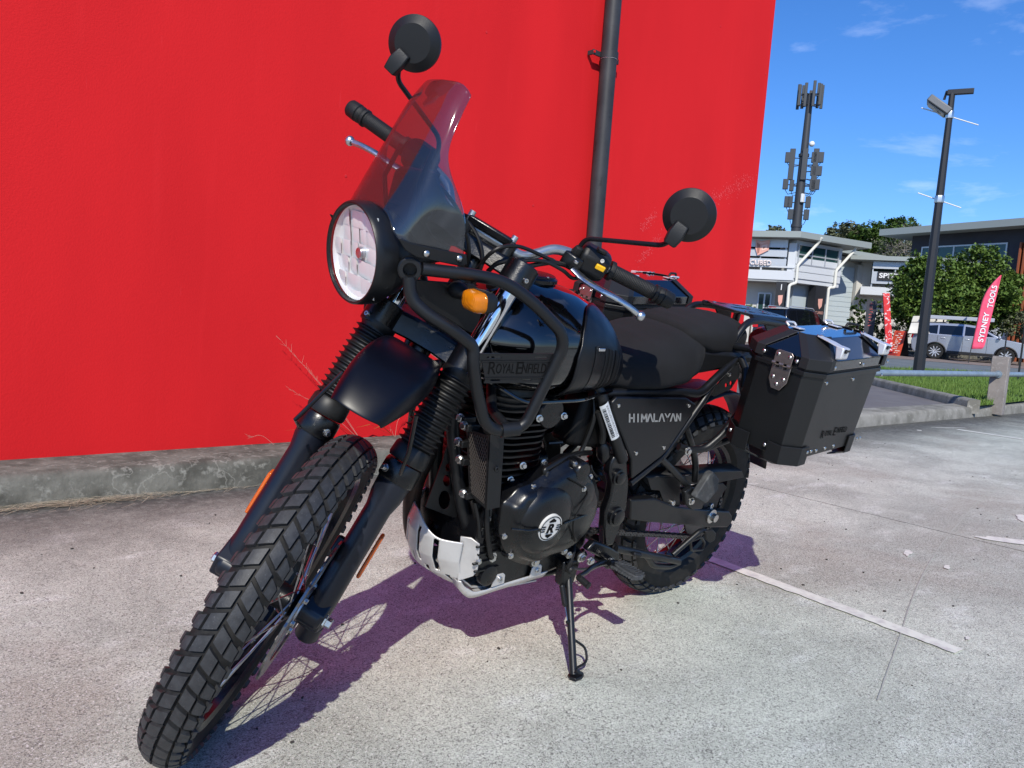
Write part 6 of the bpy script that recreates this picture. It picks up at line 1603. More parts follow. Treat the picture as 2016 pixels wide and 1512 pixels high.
cg2 = MB().prism(q, (0, -.004, 0)).build('chain_guard', M['plastic'], bike, bevel=.0015); bolt(cg2, (-0.0103, 0.1090, 0.3581), (0, 1, 0), .0085, .006, 'socket')
# chain: loop of links round both sprockets, sprocket
def chain():
    y = .088; fc, fr0 = V((.60, y, .395)), .034; rc_, rr0 = V((0, y, RR)), .092
    d = fc - rc_; D_ = d.length; th = atan2(d.z, d.x); al = math.acos((rr0 - fr0) / D_)
    pts = []
    def cpt(c, r, a): return V((c.x + r * cos(a), y, c.z + r * sin(a)))
    n = 22
    for i in range(n + 1):
        a = th + al + (2 * pi - 2 * al) * i / n; pts.append(cpt(rc_, rr0, a))
    a_end = th - al
    for i in range(n + 1):
        a = th - al + (2 * al) * i / n; pts.append(cpt(fc, fr0, a))
    pts.append(pts[0])
    # resample at the link pitch
    out = []; pitch_ = .0159; acc = 0; nxt = 0; cum_ = 0
    for a, b in zip(pts, pts[1:]):
        seg = (b - a).length
        while nxt <= cum_ + seg: out.append((a.lerp(b, (nxt - cum_) / seg), (b - a).normalized())); nxt += pitch_
        cum_ += seg
    me1 = None; ch = MB().lathe(V((0, y - .003, RR)), (0, 1, 0), [(0, .030), (0, .086), (.006, .086), (.006, .030)], 60).build('chain', M['chain'], bike)
    for k, (p, t) in enumerate(out):
        key = k % 2
        if not BM.get(('ln', key)):
            w = .0085 if key else .0065; mb_ = MB()
            for sy in (w, -w - .0016):
                o2 = slot(0, 0, .0235, .0125, 4); mb_.prism([V((a_, sy, b_)) for a_, b_ in o2], (0, .0016, 0))
            for dx_ in (-.0079, .0079): mb_.cyl(V((dx_, -w - .002, 0)), V((dx_, w + .004, 0)), .0034, n=8)
            BM[('ln', key)] = mb_.mesh('chain_link', M['chain'], 30)
        ang = -atan2(t.z, t.x)
        share('chain_link', BM[('ln', key)], ch, Matrix.Translation(p) @ Matrix.Rotation(ang, 4, 'Y'))
chain()
# rear mudflap and inner fender above the rear tyre, number plate holder, rear light
rows = []
for i in range(15):
    a = radians(40 + i * 9); rows.append([V((cos(a) * .385, y, RR + sin(a) * .385 + .012)) for y in (-.075, -.045, 0, .045, .075)])
MB().grid(rows).build('rear_mudguard', M['plastic'], bike, solid=.004, smooth=70)
tf = MB().prism([V((-.02, .055, .86)), V((-.26, .055, .80)), V((-.36, .055, .62)), V((-.33, .055, .60)), V((-.22, .055, .74)), V((-.02, .055, .80))], (0, -.11, 0)).build('tail_fender', M['plastic'], bike, bevel=.01)
MB().lathe(V((-.20, 0, .885)), (-1, 0, 0), [(0, .04), (.03, .048), (.045, .046), (.055, .03)], 28).build('tail_light', M['redpaint'], tf)
# grab bracket plate under the tail with three holes
for s in (1, -1):
    q2 = [(90, 935), (130, 850), (265, 680), (340, 640), (345, 745), (265, 870), (110, 945)]
    a, b, c, d = [my(p, s) for p in ((0.3382, 0.1350, 0.8906), (0.0585, 0.1350, 0.8950), (-0.0378, 0.1350, 0.7219), (0.2626, 0.1350, 0.7324))]
    def mpp(u, v): return a.lerp(b, u / 500).lerp(d.lerp(c, u / 500), (v - 500) / 500)
    pl_ = plate('tail_bracket', q2, [ell(220, 838, 13, 22, 12), ell(264, 818, 13, 22, 12)], mpp, M['plastic'], bike, .004)
    bolt(pl_, my((0.1619, 0.1380, 0.8145), s), (0, s, 0), .006, .004, 'socket')

# ------------------------------------------------------------------ rear rack
rk = MB().tube(fillet([V((.14, .105, .90)), V((.09, .102, .965)), V((.02, .098, .972)), V((-.20, .085, .962)), V((-.27, .06, .952)), V((-.27, -.06, .952)), V((-.20, -.085, .962)), V((.02, -.098, .972)), V((.09, -.102, .965)), V((.14, -.105, .90))], .035), .0105, 14).build('rear_rack', M['powder'], bike)
rz = .986
plate('rack_plate', [(.045, -.075), (.075, -.04), (.075, .04), (.045, .085), (-.185, .085), (-.215, .05), (-.215, -.05), (-.185, -.085), (.02, -.085)],
      [slot(-.03, .0, .10, .022), slot(-.09, .052, .05, .018), slot(.0, .052, .05, .018), slot(-.09, -.052, .05, .018), slot(.0, -.052, .05, .018), ell(-.17, 0, .016, .016, 14), slot(-.155, .055, .03, .016)],
      lambda u, v: (u, v, rz - .04 * max(-u, 0) * .5 - .12 * max(0, abs(v) - .078)), mat('rack_satin_black', (.012, .0125, .016), .24, spec=.5), rk, .004, bevel=.0008)
MB().tube([V((.045, .088, rz - .006)), V((-.185, .088, rz - .010))], .007, 8).build('plate_edge', M['powder'], rk); MB().tube([V((.045, -.088, rz - .006)), V((-.185, -.088, rz - .010))], .007, 8).build('plate_edge', M['powder'], rk)
for u, v in ((.03, .06), (.03, -.06), (-.13, .028), (-.13, -.028)): bolt(rk, (u, v, rz + .002 - .02 * max(-u, 0)), (0, 0, 1), .007, .003, 'round')
for s in (1, -1):
    MB().prism([my(p, s) for p in ((-.03, .092, .965), (-.13, .092, .958), (-.17, .10, .87), (-.155, .10, .865))], (0, -s * .006, 0)).build('rack_gusset', M['powder'], rk, bevel=.002)
    MB().tube(fillet([my(p, s) for p in ((-.17, .088, .962), (-.20, .105, .93), (-.20, .11, .87), (-.10, .11, .855))], .02), .0125, 14).build('rack_leg', M['powder'], rk)

# ------------------------------------------------------------------ panniers and their racks
def pannier(s):
    xf, xr = .285, -.128; yi, yo = .232, .440
    def oct_(x0, x1, y0, y1, c, z, sk=0, ci=.045):
        return [my(p, s) for p in ((x0, y0 + ci, z(x0)), (x0, y1 - c * .65, z(x0)), (x0 - c, y1, z(x0 - c)), (x1 + c, y1, z(x1 + c)), (x1, y1 - c * .65, z(x1)), (x1, y0 + ci, z(x1)), (x1 + ci, y0, z(x1 + ci)), (x0 - ci, y0, z(x0 - ci)))]
    tz = lambda z0: (lambda x: z0 + .060 * (xf - x))
    b = oct_
    body = MB().loft([b(xf - .004, xr + .020, yi, yo, .046, tz(.680)), b(xf, xr, yi, yo, .050, tz(.910))]).build('pannier', M['pan'], bike, bevel=.0025, smooth=0)
    g = .006
    MB().loft([b(xf + g, xr - g, yi - g, yo + g, .052, tz(.902)), b(xf + g, xr - g, yi - g, yo + g, .052, tz(.9145))]).build('body_rim', M['pan'], body, bevel=.0015, smooth=0)
    MB().loft([b(xf + g * .4, xr - g * .4, yi - g * .4, yo + g * .4, .051, tz(.9150)), b(xf + g * .4, xr - g * .4, yi - g * .4, yo + g * .4, .051, tz(.9215))]).build('seal', M['softrubber'], body, smooth=0)
    lid = MB().loft([b(xf + g, xr - g, yi - g, yo + g, .052, tz(.9220)), b(xf + g, xr - g, yi - g, yo + g, .052, tz(.9480)), b(xf - .052, xr + .048, yi + .044, yo - .050, .050, tz(.992), ci=.04)]).build('lid', M['pan_lid'], body, bevel=.002, smooth=0)
    # plastic corner caps of the lid: shells 2 mm proud at the front corners and rear corners
    cm = mat('corner_cap_plastic', (.011, .0112, .012), .5, bump=(500, .4, 2)) if 'cap' not in M else M['cap']; M['cap'] = cm
    h0, h1, h2 = tz(.9215), tz(.9490), tz(.9955)
    def P3(x, y, zf): return my((x, y, zf(x)), s)
    L1 = oct_(xf + g + .003, xr - g - .003, yi - g - .003, yo + g + .003, .052, h0); L2 = oct_(xf + g + .003, xr - g - .003, yi - g - .003, yo + g + .003, .052, h1); L3 = oct_(xf - .051, xr + .047, yi + .042, yo - .049, .050, h2, ci=.04)
    def capc(i, j, t, name='corner_cap'):
        # covers edge i-j of the octagon plus a length t along each neighbour
        n = 8; pi_, pj = (i - 1) % n, (j + 1) % n
        cols = []
        for Lr in (L1, L2, L3):
            a = Lr[i].lerp(Lr[pi_], min(t / max((Lr[i] - Lr[pi_]).length, .001), .6)); d = Lr[j].lerp(Lr[pj], min(t / max((Lr[j] - Lr[pj]).length, .001), .6)); cols.append([a, Lr[i], Lr[j], d])
        MB().grid(cols).build(name, cm, body, solid=.003, smooth=0, bevel=.001)
    capc(1, 2, .022); capc(7, 0, .024); capc(3, 4, .022); capc(5, 6, .022)
    # bottom corner guards
    B1 = oct_(xf - .004 + .004, xr + .020 - .004, yi - .004, yo + .004, .047, tz(.664)); B2 = oct_(xf + .004, xr + .016, yi - .004, yo + .004, .048, tz(.714)); B0 = oct_(xf - .03, xr + .05, yi + .03, yo - .03, .04, tz(.650))
    B3 = oct_(xf - .002, xr + .022, yi + .0, yo - .0, .063, tz(.664))
    def capb(i, j, t, dz=0):
        n = 8; cols = []
        for Lr, q in ((B0, 1), (B1, 1), (B2, 1)):
            a = Lr[i].lerp(Lr[(i - 1) % n], min(t / (Lr[i] - Lr[(i - 1) % n]).length, .6)); d = Lr[j].lerp(Lr[(j + 1) % n], min(t / (Lr[j] - Lr[(j + 1) % n]).length, .6)); cols.append([a, Lr[i], Lr[j], d])
        MB().grid(cols).build('corner_guard', M['pan'] if False else M['plastic'], body, solid=.004, smooth=0, bevel=.0012)
        return cols[2]
    g1 = capb(1, 2, .040); g2 = capb(7, 0, .045); g3 = capb(3, 4, .035); g4 = capb(5, 6, .035)
    riv = lambda p, n_: bolt(body, p, n_, .0048, .0028, 'round', name='rivet')
    nf, no = V((1, 0, 0)), V((0, s, 0)); nd = V((.55, s * .83, 0)).normalized()
    # rivets: lid band, body top, body bottom
    zb = tz
    for x in (.215, .055, -.10): riv(my((x, yo + g + .0035, tz(.932)(x)), s), no)
    for y in (.292, .385): riv(my((xf + g + .0035, y, tz(.933)(xf)), s), nf)
    for x in (.215, .065, -.115): riv(my((x, yo + .001, tz(.888)(x)), s), no)
    for x in (.145, .095, .045): riv(my((x, yo + .0005, tz(.692)(x)), s), no)
    for x in (.185, .205, -.085, -.105): riv(my((x, yo + .005, tz(.698)(x)), s), no)
    for y in (.300,): riv(my((xf + .0005, y + .008, tz(.696)(xf)), s), nf)
    for y in (.262, .368): riv(my((xf + .006, y, tz(.700)(xf)), s), nf)
    # front hinge plate, bronze tinted, two leaves with knuckles
    hy = .352; hz0 = tz(0)(xf)
    def Hq(u, v, o): return my((xf + o, hy + u, hz0 + v), s)
    hm = M['bronze']
    lo_ = [(-.026, .912), (.026, .912), (.026, .872), (.012, .848), (-.012, .848), (-.026, .872)]
    hng = MB().prism([Hq(u, v, .009) for u, v in lo_], (.003, 0, 0)).build('hinge', hm, body, bevel=.001)
    MB().prism([Hq(u, v, .0125) for u, v in [(-.025, .918), (-.025, .943), (-.018, .950), (.018, .950), (.025, .943), (.025, .918)]], (.003, 0, 0)).build('hinge_leaf', hm, hng, bevel=.001)
    for a, b_ in ((-.026, -.016), (-.006, .006), (.016, .026)): MB().cyl(Hq(a, .914, .0155), Hq(b_, .914, .0155), .0048, n=14).build('knuckle', hm, hng)
    for a, b_ in ((-.014, -.008), (.008, .014)): MB().box(Hq((a + b_) / 2, .907, .0135), (.004, .007, .005)).build('hinge_notch', M['dark'], hng)
    for u, v in ((-.016, .938), (.016, .938)): bolt(hng, Hq(u, v, .0155), nf, .0046, .0028, 'round', name='rivet')
    for u, v in ((-.015, .878), (.015, .878), (0, .862)): bolt(hng, Hq(u, v, .012), nf, .0046, .0028, 'round', name='rivet')
    # two bright latches on the outer edge of the lid and rings on the inner edge
    for x in (.205, -.045):
        zt_ = tz(.992)(x); a = my((x, yo - .058, zt_ + .004), s); b_ = my((x, yo - .022, zt_ - .002), s); c_ = my((x, yo + .018, zt_ - .034), s)
        w = V((.019, 0, 0))
        la_ = MB().grid([[a - w * .8, a + w * .8], [b_ - w, b_ + w], [my((x, yo + .004, zt_ - .008), s) - w, my((x, yo + .004, zt_ - .008), s) + w]]).build('latch', M['latch'], body, solid=.003, bevel=.001, smooth=0)
        MB().prism([my((x, yo - .004, zt_ - .004), s) - w * 1.05, my((x, yo + .020, zt_ - .006), s) - w * 1.05, my((x, yo + .020, zt_ - .034), s) - w * .9, my((x, yo + .006, zt_ - .040), s) - w * .9], w * 2.0).build('latch_body', M['latch'], la_, bevel=.003)
        MB().cyl(my((x + .008, yo + .018, zt_ - .014), s), my((x + .008, yo + .024, zt_ - .014), s), .0055, n=16).build('keyhole', M['engine'], la_)
        MB().box(my((x - .006, yo + .0205, zt_ - .013), s), (.020, .002, .005)).build('latch_slot', M['engine'], la_)
        for q_ in (-.01, .01): bolt(la_, a + V((q_, 0, .0015)), (0, 0, 1), .0042, .0025, 'round', name='rivet')
    for x in (.175, -.04):
        zt_ = tz(.992)(x)
        ha = MB().box(my((x, yi + .070, zt_ + .003), s), (.030, .030, .003)).build('lid_bracket', M['latch'], body, bevel=.001)
        MB().tube(fillet([my((x + .02, yi + .055, zt_ + .004), s), my((x + .022, yi + .045, zt_ + .012), s), my((x - .022, yi + .045, zt_ + .012), s), my((x - .02, yi + .055, zt_ + .004), s)], .006), .0032, 8).build('tie_ring', M['latch'], ha)
    zt_ = tz(.992)(-.10)
    MB().tube(fillet([my((-.065, yi + .09, zt_ + .002), s), my((-.070, yi + .09, zt_ + .014), s), my((-.115, yi + .10, zt_ + .014), s), my((-.120, yi + .10, zt_ + .002), s)], .008), .004, 8).build('lid_handle', M['softrubber'], body)
    # word pressed into the outer face
    for wd_, nm_, xc_, w_, h_ in (('R', 'pannier_initial', .137, .0150, .0215), ('OYAL', 'pannier_lettering', .104, .0400, .0155), ('E', 'pannier_initial', .066, .0140, .0235), ('NFIELD', 'pannier_lettering', .024, .0580, .0155)):
        text(nm_, wd_, my((xc_ if s > 0 else .16 - xc_, yo + .0010, tz(.738)(xc_)), s), V((-s, 0, -.0)), V((-.12 * s, 0, 1)), h_, M['black_print'], body, .0006, w_)
    # rack tubes
    r0 = MB().tube(fillet([my(p, s) for p in ((0.3344, 0.1500, 0.6076), (0.3043, 0.1650, 0.6004), (0.2552, 0.1850, 0.6082), (0.2165, 0.2000, 0.6542), (0.1641, 0.2150, 0.7496), (.20, .222, .84), (.19, .225, .905))], .02), .0105, 14).build('pannier_rack', M['powder'], bike)
    MB().tube(fillet([my(p, s) for p in ((0.2552, 0.1850, 0.6082), (0.1525, 0.2150, 0.6534), (.05, .225, .705), (-.10, .225, .74), (-.12, .225, .90), (.19, .225, .905))], .03), .0095, 12).build('rack_loop', M['powder'], r0)
    MB().tube([my((.14, .118, .895), s), my((.14, .222, .908), s)], .0105, 12).build('rack_crosspiece', M['powder'], r0)
    MB().tube([my((0.1185, 0.1350, 0.8641), s), my((0.1281, 0.1650, 0.8386), s), my((0.1667, 0.2000, 0.7914), s)], .0105, 12).build('rack_strut', M['powder'], r0)
    bolt(r0, my((0.3281, 0.1760, 0.6050), s), (0, s, 0), .0085, .010)
both(pannier)

# ------------------------------------------------------------------ stands, pegs, levers
F0 = V((.731, .291, .068)); T0 = V((.672, .150, .262))
fd = (F0 - T0).normalized()
st = MB().cyl(T0 - fd * .012, F0 - fd * .012, .0098, n=18).build('side_stand', M['powder'], bike)
gn_ = bike.matrix_world.inverted().to_3x3() @ V((0, 0, 1)); gx = V((-1, 0, 0)); gx = (gx - gn_ * gx.dot(gn_)).normalized(); gy = gn_.cross(gx)
G0 = bike.matrix_world.inverted() @ (bike.matrix_world @ F0); wz = (bike.matrix_world @ F0).z
fc_ = F0 - gn_ * (wz - .0045)
MB().prism([fc_ + gx * a + gy * b for a, b in ((-.012, -.016), (-.016, 0), (-.010, .014), (.012, .016), (.028, .010), (.030, -.004), (.014, -.016))], gn_ * .007).build('stand_foot', M['powder'], st, bevel=.002)
MB().tube(fillet([F0 - fd * .012 + gn_ * .012, F0 + gx * .018 + gn_ * .008, F0 + gx * .026 + gn_ * .004], .01), .009, 12).build('foot_heel', M['powder'], st)
h1 = T0.lerp(F0, .60); h2 = T0.lerp(F0, .905)
MB().tube(fillet([h1, h1 + V((-.045, .018, -.030)), h2 + V((-.050, .000, .006)), h2], .016), .0034, 10).build('stand_hoop', M['powder'], st)
pin = T0.lerp(F0, .42); MB().tube([pin, pin + V((.012, .004, 0)), pin + V((.020, .006, .001))], .0045, 10).build('spring_pin', M['powder'], st)
sa_, sb_ = T0 + V((.026, .004, -.010)), pin + V((.017, .006, 0)); n_ = 60; hel = []
sm_ = sa_.lerp(sb_, .60); x_, y__, d_ = frame(sm_ - sa_)
MB().lathe(sa_, sm_ - sa_, [(0, .004), (.004, .0078)] + [(.004 + (i) * .0024, .0078 if i % 2 else .0070) for i in range(1, int(((sm_ - sa_).length - .008) / .0024))] + [((sm_ - sa_).length, .004)], 14).build('stand_spring', M['powder'], st)
MB().cyl(sm_, sb_, .0014, n=6).build('spring_wire', M['spoke'], st)
MB().prism([T0 + V((-.03, -.028, .05)), T0 + V((.035, -.028, .055)), T0 + V((.028, -.022, -.016)), T0 + V((.0, -.018, -.03)), T0 + V((-.018, -.022, -.012))], (0, .030, 0)).build('stand_bracket', M['engine'], bike, bevel=.005)
# big bolts, side stand switch
for p, r in (((0.6623, 0.1650, 0.3306), .0105), ((0.6122, 0.1600, 0.3078), .0095), ((0.7371, 0.1650, 0.3628), .0075), ((0.7176, 0.1680, 0.3488), .007)):
    bolt(st, p, (0, 1, 0), r, r * .9)
sw = MB().lathe(V((0.6896, 0.1550, 0.2984)), (0, 1, 0), [(-.02, .011), (.012, .011), (.016, .008), (.017, .0001)], 18).build('stand_switch', M['plastic'], bike)
MB().tube(spline([V((0.6961, 0.1600, 0.3025)), V((0.6936, 0.1600, 0.3248)), V((0.6792, 0.1500, 0.3419)), V((0.6571, 0.1300, 0.3476))], 5), .006, 8).build('switch_boot', M['softrubber'], sw)
MB().tube(spline([V((0.6849, 0.1650, 0.3030)), V((0.6589, 0.1680, 0.2958)), V((0.6226, 0.1650, 0.2887))], 5), .0035, 8).build('linkage_rod', M['chain'], bike)
# gear lever
ga = spline([V((0.5557, 0.1850, 0.3061)), V((0.6067, 0.1900, 0.3138)), V((0.6533, 0.2000, 0.3176)), V((0.6937, 0.2150, 0.3203)), V((0.7280, 0.2250, 0.3233))], 6)
gl = MB().tube(ga, [.0085 - .003 * i / (len(ga) - 1) for i in range(len(ga))], 10).build('gear_lever', M['engine'], bike)
ra_, rb_ = V((0.7214, 0.2150, 0.3152)), V((0.7214, 0.2550, 0.3105))
prof = [(0, .007)]; Lr = (rb_ - ra_).length
for i in range(7): t = .004 + i * (Lr - .006) / 7; prof += [(t, .0088), (t + .003, .0088), (t + .0036, .0078)]
prof += [(Lr, .0088), (Lr + .001, .004)]
MB().lathe(ra_, rb_ - ra_, prof, 16).build('toe_rubber', M['softrubber'], gl)
# footrest casting below the pivot, peg with cleats
ft = MB().lathe(V((0.5569, 0.1800, 0.3014)), (0, 1, 0), [(-.04, .016), (.004, .017), (.006, .012), (.016, .012)], 20).build('footrest', M['engine'], bike)
MB().prism([V((0.6208, 0.1450, 0.3689)), V((0.5556, 0.1500, 0.3420)), V((0.5084, 0.1500, 0.3173)), V((0.4945, 0.1500, 0.2890)), V((0.5375, 0.1500, 0.2927)), V((0.6202, 0.1450, 0.3331)), V((0.6457, 0.1450, 0.3466))], (0, .022, 0)).build('footrest_lug', M['engine'], ft, bevel=.005)
bolt(ft, (0.5659, 0.1900, 0.3119), (.2, 1, 0), .0095, .009)
pa, pb_ = V((0.5560, 0.2050, 0.3127)), V((0.5624, 0.2900, 0.3193)); pd = (pb_ - pa).normalized(); pw = V((-1, .0, 0)); pw = (pw - pd * pw.dot(pd)).normalized(); pu = pd.cross(pw); pu = pu if pu.z > 0 else -pu
rings = []
for t, w, z_ in ((0, .012, 0), (.08, .018, 0), (.3, .022, 0), (.7, .022, 0), (.92, .018, 0), (1, .010, 0)):
    c = pa.lerp(pb_, t); rings.append([c + pw * w + pu * .006, c + pw * w - pu * .008, c - pw * w - pu * .008, c - pw * w + pu * .006])
pegm = MB().loft(rings).build('peg', M['peg'], ft, bevel=.003)
for i in range(9):
    t = .06 + i * .105; c = pa.lerp(pb_, t) + pu * .007; w = .017
    MB().prism([c - pw * w, c + pd * .004 + pw * 0, c + pw * w, c + pw * w + pd * .004, c + pd * .008, c - pw * w + pd * .004], pu * .003).build('peg_rib', M['peg'], ft)
    for sg2 in (1, -1):
        c2 = pa.lerp(pb_, t) + pw * .021 * sg2; MB().prism([c2 - pd * .004, c2 + pd * .004, c2 - pu * .0 + pw * sg2 * .006], -pu * .006).build('peg_tooth', M['peg'], ft)
MB().tube([V((0.5858, 0.2000, 0.3182)), pa], .009, 10).build('peg_hinge', M['engine'], ft)
# centre stand folded up: arm, spring, tang
cs = MB().tube(fillet([V((0.4680, 0.1250, 0.2991)), V((0.3517, 0.1300, 0.2642)), V((0.1321, 0.1350, 0.1981))], .02), .0115, 14).build('centre_stand', M['powder'], bike)
MB().lathe(V((0.4026, 0.1450, 0.2805)), V((0.3049, 0.1480, 0.2510)) - V((0.4026, 0.1450, 0.2805)), [(0, .004)] + [(.003 + i * .0023, .0075 if i % 2 else .0066) for i in range(14)] + [(.037, .004)], 12).build('stand_spring', M['powder'], cs)
MB().tube(fillet([V((0.1842, 0.1400, 0.2331)), V((0.1295, 0.1500, 0.2796)), V((0.0941, 0.1560, 0.3084)), V((0.0706, 0.1600, 0.3041))], .012), .0085, 12).build('stand_arm', M['powder'], cs)
MB().prism([V((0.0896, 0.1650, 0.3123)), V((0.0602, 0.1700, 0.3174)), V((0.0319, 0.1700, 0.3003)), V((0.0272, 0.1700, 0.2746)), V((0.0487, 0.1680, 0.2674)), V((0.0738, 0.1650, 0.2826))], (0, .008, 0)).build('stand_pad', M['softrubber'], cs, bevel=.003)
MB().tube(fillet([V((0.0691, 0.1200, 0.2483)), V((0.0121, 0.1200, 0.2536)), V((-0.0209, 0.1200, 0.2273)), V((-0.0211, 0.1200, 0.2014)), V((0.0481, 0.1200, 0.2116)), V((0.0691, 0.1200, 0.2483))], .01), .0045, 8).build('stand_foot_loop', M['powder'], cs)
MB().tube(fillet([V((0.3091, 0.1280, 0.2480)), V((0.2521, 0.1260, 0.2000)), V((0.1560, 0.1260, 0.1780)), V((0.1131, 0.1280, 0.1855))], .02), .009, 12).build('stand_bow', M['powder'], cs)
MB().tube([V((0.4680, 0.1250, 0.2991)), V((.52, -.13, .30))], .013, 12).build('stand_axle', M['powder'], cs)
MB().tube(fillet([V((.52, -.13, .30)), V((.40, -.14, .27)), V((.27, -.16, .25))], .02), .0115, 12).build('stand_leg', M['powder'], cs)
# pillion footrest folded up against its bracket
for s in (1, -1):
    lg_ = MB().prism([my(p, s) for p in ((0.2539, 0.1450, 0.4626), (0.2238, 0.1450, 0.4749), (0.1768, 0.1450, 0.4602), (0.1299, 0.1450, 0.4167), (0.1329, 0.1450, 0.3910), (0.1872, 0.1450, 0.3953), (0.2277, 0.1450, 0.4204))], (0, s * .018, 0)).build('pillion_footrest', M['powder'], bike, bevel=.004)
    q = [my(p, s) for p in ((0.2309, 0.1650, 0.4532), (0.1875, 0.1650, 0.5231), (0.1715, 0.1650, 0.5283), (0.1293, 0.1650, 0.5009), (0.1175, 0.1650, 0.4646), (0.1551, 0.1650, 0.4295), (0.1667, 0.1650, 0.4254))]
    MB().prism(q, (0, s * .022, 0)).build('peg_rubber', M['peg'], lg_, bevel=.004)
    bolt(lg_, my((0.2096, 0.1630, 0.4288), s), (0, s, 0), .009, .008)
# shock absorber seen through the frame
MB().lathe(V((.50, 0, .42)), V((-.05, 0, .30)), [(0, .020), (.03, .024)] + [(.04 + i * .008, .032 if i % 2 else .024) for i in range(26)] + [(.26, .022), (.30, .018)], 20).build('shock_absorber', M['engine'], bike)

# ================================================================== THINGS IN THE BACKGROUND
M['leaf'] = mat('tree_leaves', (.075, .130, .022), .5, spec=.4, var=(1.2, (.12, .185, .035), .35, .68), dust=(6, (.20, .25, .07), .58, .76))
M['leaf_dark'] = mat('dark_tree_leaves', (.040, .080, .016), .55, spec=.35, var=(.5, (.075, .125, .022), .35, .68))
M['leaf_pale'] = mat('olive_gum_leaves', (.10, .115, .06), .6, spec=.3, var=(1, (.15, .16, .09), .35, .68))
M['bark'] = mat('bark', (.085, .070, .055), .9, var=(8, (.14, .12, .10), .35, .65), bump=(30, .8, 6, .01))
M['pale_twig'] = mat('pale_twigs', (.26, .23, .20), .9)

def tree(name, label, base, lumps, nleaf, size, leaf, seed, trunk_r=.14, cat='tree', group=None, elong=1.6, bare=False, hollow=.45):
    """base V; lumps = [(centre relative to base, radius, squash)], each lump fed by a limb; leaves are small folded blades in clumps"""
    e = empty(name, base); tag(e, label, cat, group); rg = random.Random(seed)
    fork = V((0, 0, min(l[0].z for l in lumps) * .75)); tb = MB()
    tb.tube([V((0, 0, -.1)), fork * .5 + V((trunk_r * .4, 0, 0)), fork], [trunk_r * 1.25, trunk_r, trunk_r * .85], 10)
    for c, r, sq in lumps:
        mid = fork.lerp(c, .5) + V((rg.gauss(0, .08) * r, rg.gauss(0, .08) * r, .08 * r))
        tb.tube([fork - V((0, 0, .05)), mid, c], [trunk_r * .6, trunk_r * .38, trunk_r * .16], 7)
        for _ in range(5 if not bare else 16):
            d = V((rg.gauss(0, 1), rg.gauss(0, 1), rg.gauss(.35, .8))).normalized() * r * rg.uniform(.6, 1.05)
            d.z *= sq; m_ = c + d * .5 + V((rg.gauss(0, .05), rg.gauss(0, .05), 0)) * r
            tb.tube([c.lerp(mid, rg.uniform(0, .6)), m_, c + d], [trunk_r * .15, trunk_r * .09, trunk_r * .035], 5)
            if bare:
                for _k in range(5):
                    d2 = d * .5 + V((rg.gauss(0, .3), rg.gauss(0, .3), rg.gauss(.1, .25))) * r
                    tb.tube([m_.lerp(c + d, rg.random()), c + d2 * 1.6], [trunk_r * .05, trunk_r * .02], 4)
    tk = tb.build('trunk', M['pale_twig'] if bare else M['bark'], e, smooth=60)
    tot = sum(l[1] ** 2 for l in lumps); cr = MB()
    for c, r, sq in lumps:
        n = int(nleaf * r * r / tot); ncl = max(6, int(n / 26)); 
        for _ in range(ncl):
            d = V((rg.gauss(0, 1), rg.gauss(0, 1), rg.gauss(0, 1))).normalized(); rad = r * (hollow + (1 - hollow) * rg.random() ** .55)
            bump_ = 1 + .22 * noise.noise(V((d.x * 2.2 + seed, d.y * 2.2, d.z * 2.2)))
            cc = c + V((d.x * rad * bump_, d.y * rad * bump_, d.z * rad * sq * bump_)); cs = r * rg.uniform(.09, .20)
            for _k in range(26):
                p = cc + V((rg.gauss(0, 1), rg.gauss(0, 1), rg.gauss(0, .8))) * cs * .6
                a, b = rg.uniform(0, 2 * pi), rg.gauss(.2, .6); sz = size * rg.uniform(.6, 1.25)
                u = V((cos(a) * cos(b), sin(a) * cos(b), sin(b))) * sz * elong; w = V((-sin(a), cos(a), rg.gauss(0, .5))).normalized() * sz * .5
                cr.add([p - u * .5, p + w, p + u * .5, p - w], [(0, 1, 2, 3)])
    c_ = cr.build('crown', leaf, e, smooth=0)
    return e

def on_view(u, v, s): return D_POINTS[(u, v, s)]
# big broad-leaved street tree behind the silver car
tb_ = V((-40.7065, -12.0409, 0.2999)); gz_ = ground_z(tb_.x, tb_.y); tb_.z = gz_
viewd = (V((2.1, 1.5, 0)) - tb_); viewd.z = 0; viewd.normalize(); vr = V((-viewd.y, viewd.x, 0))
def rel(p, back=0): return V(p) - tb_ - viewd * back
lm = [(rel((-39.7836, -13.3514, 3.8437)), 1.3, .95), (rel((-39.2917, -13.6533, 2.6015)), .95, .8), (rel((-40.1522, -12.4704, 3.9430)), 1.5, .95), (rel((-40.0773, -11.8302, 2.6757)), 1.7, .85), (rel((-42.0364, -11.3652, 4.7651)), 1.35, 1.0),
      (rel((-41.7592, -10.8926, 3.3295)), 1.5, .95), (rel((-42.9895, -10.4051, 4.2094)), .95, .8), (rel((-40.6494, -13.2158, 2.6455)), 1.5, .9), (rel((-42.6845, -10.4722, 2.4923)), 1.0, .8), (rel((-39.9285, -13.3495, 4.8962)), .8, .8)]
tree('street_tree', 'large dense broad leaved tree behind the silver car and the light pole', tb_, lm, 46000, .135, M['leaf'], 3, .17)
def far_tree(name, label, u, v0, s, lumps, nleaf, size, leaf, seed, **k):
    raise NotImplementedError
def simple(name, label, top, base_uv, lumps, nleaf, size, leaf, seed, **k):
    b = V(base_uv); b.z = ground_z(b.x, b.y) - .1; return tree(name, label, b, [(V(c) - b, r, q) for c, r, q in lumps], nleaf, size, leaf, seed, **k)
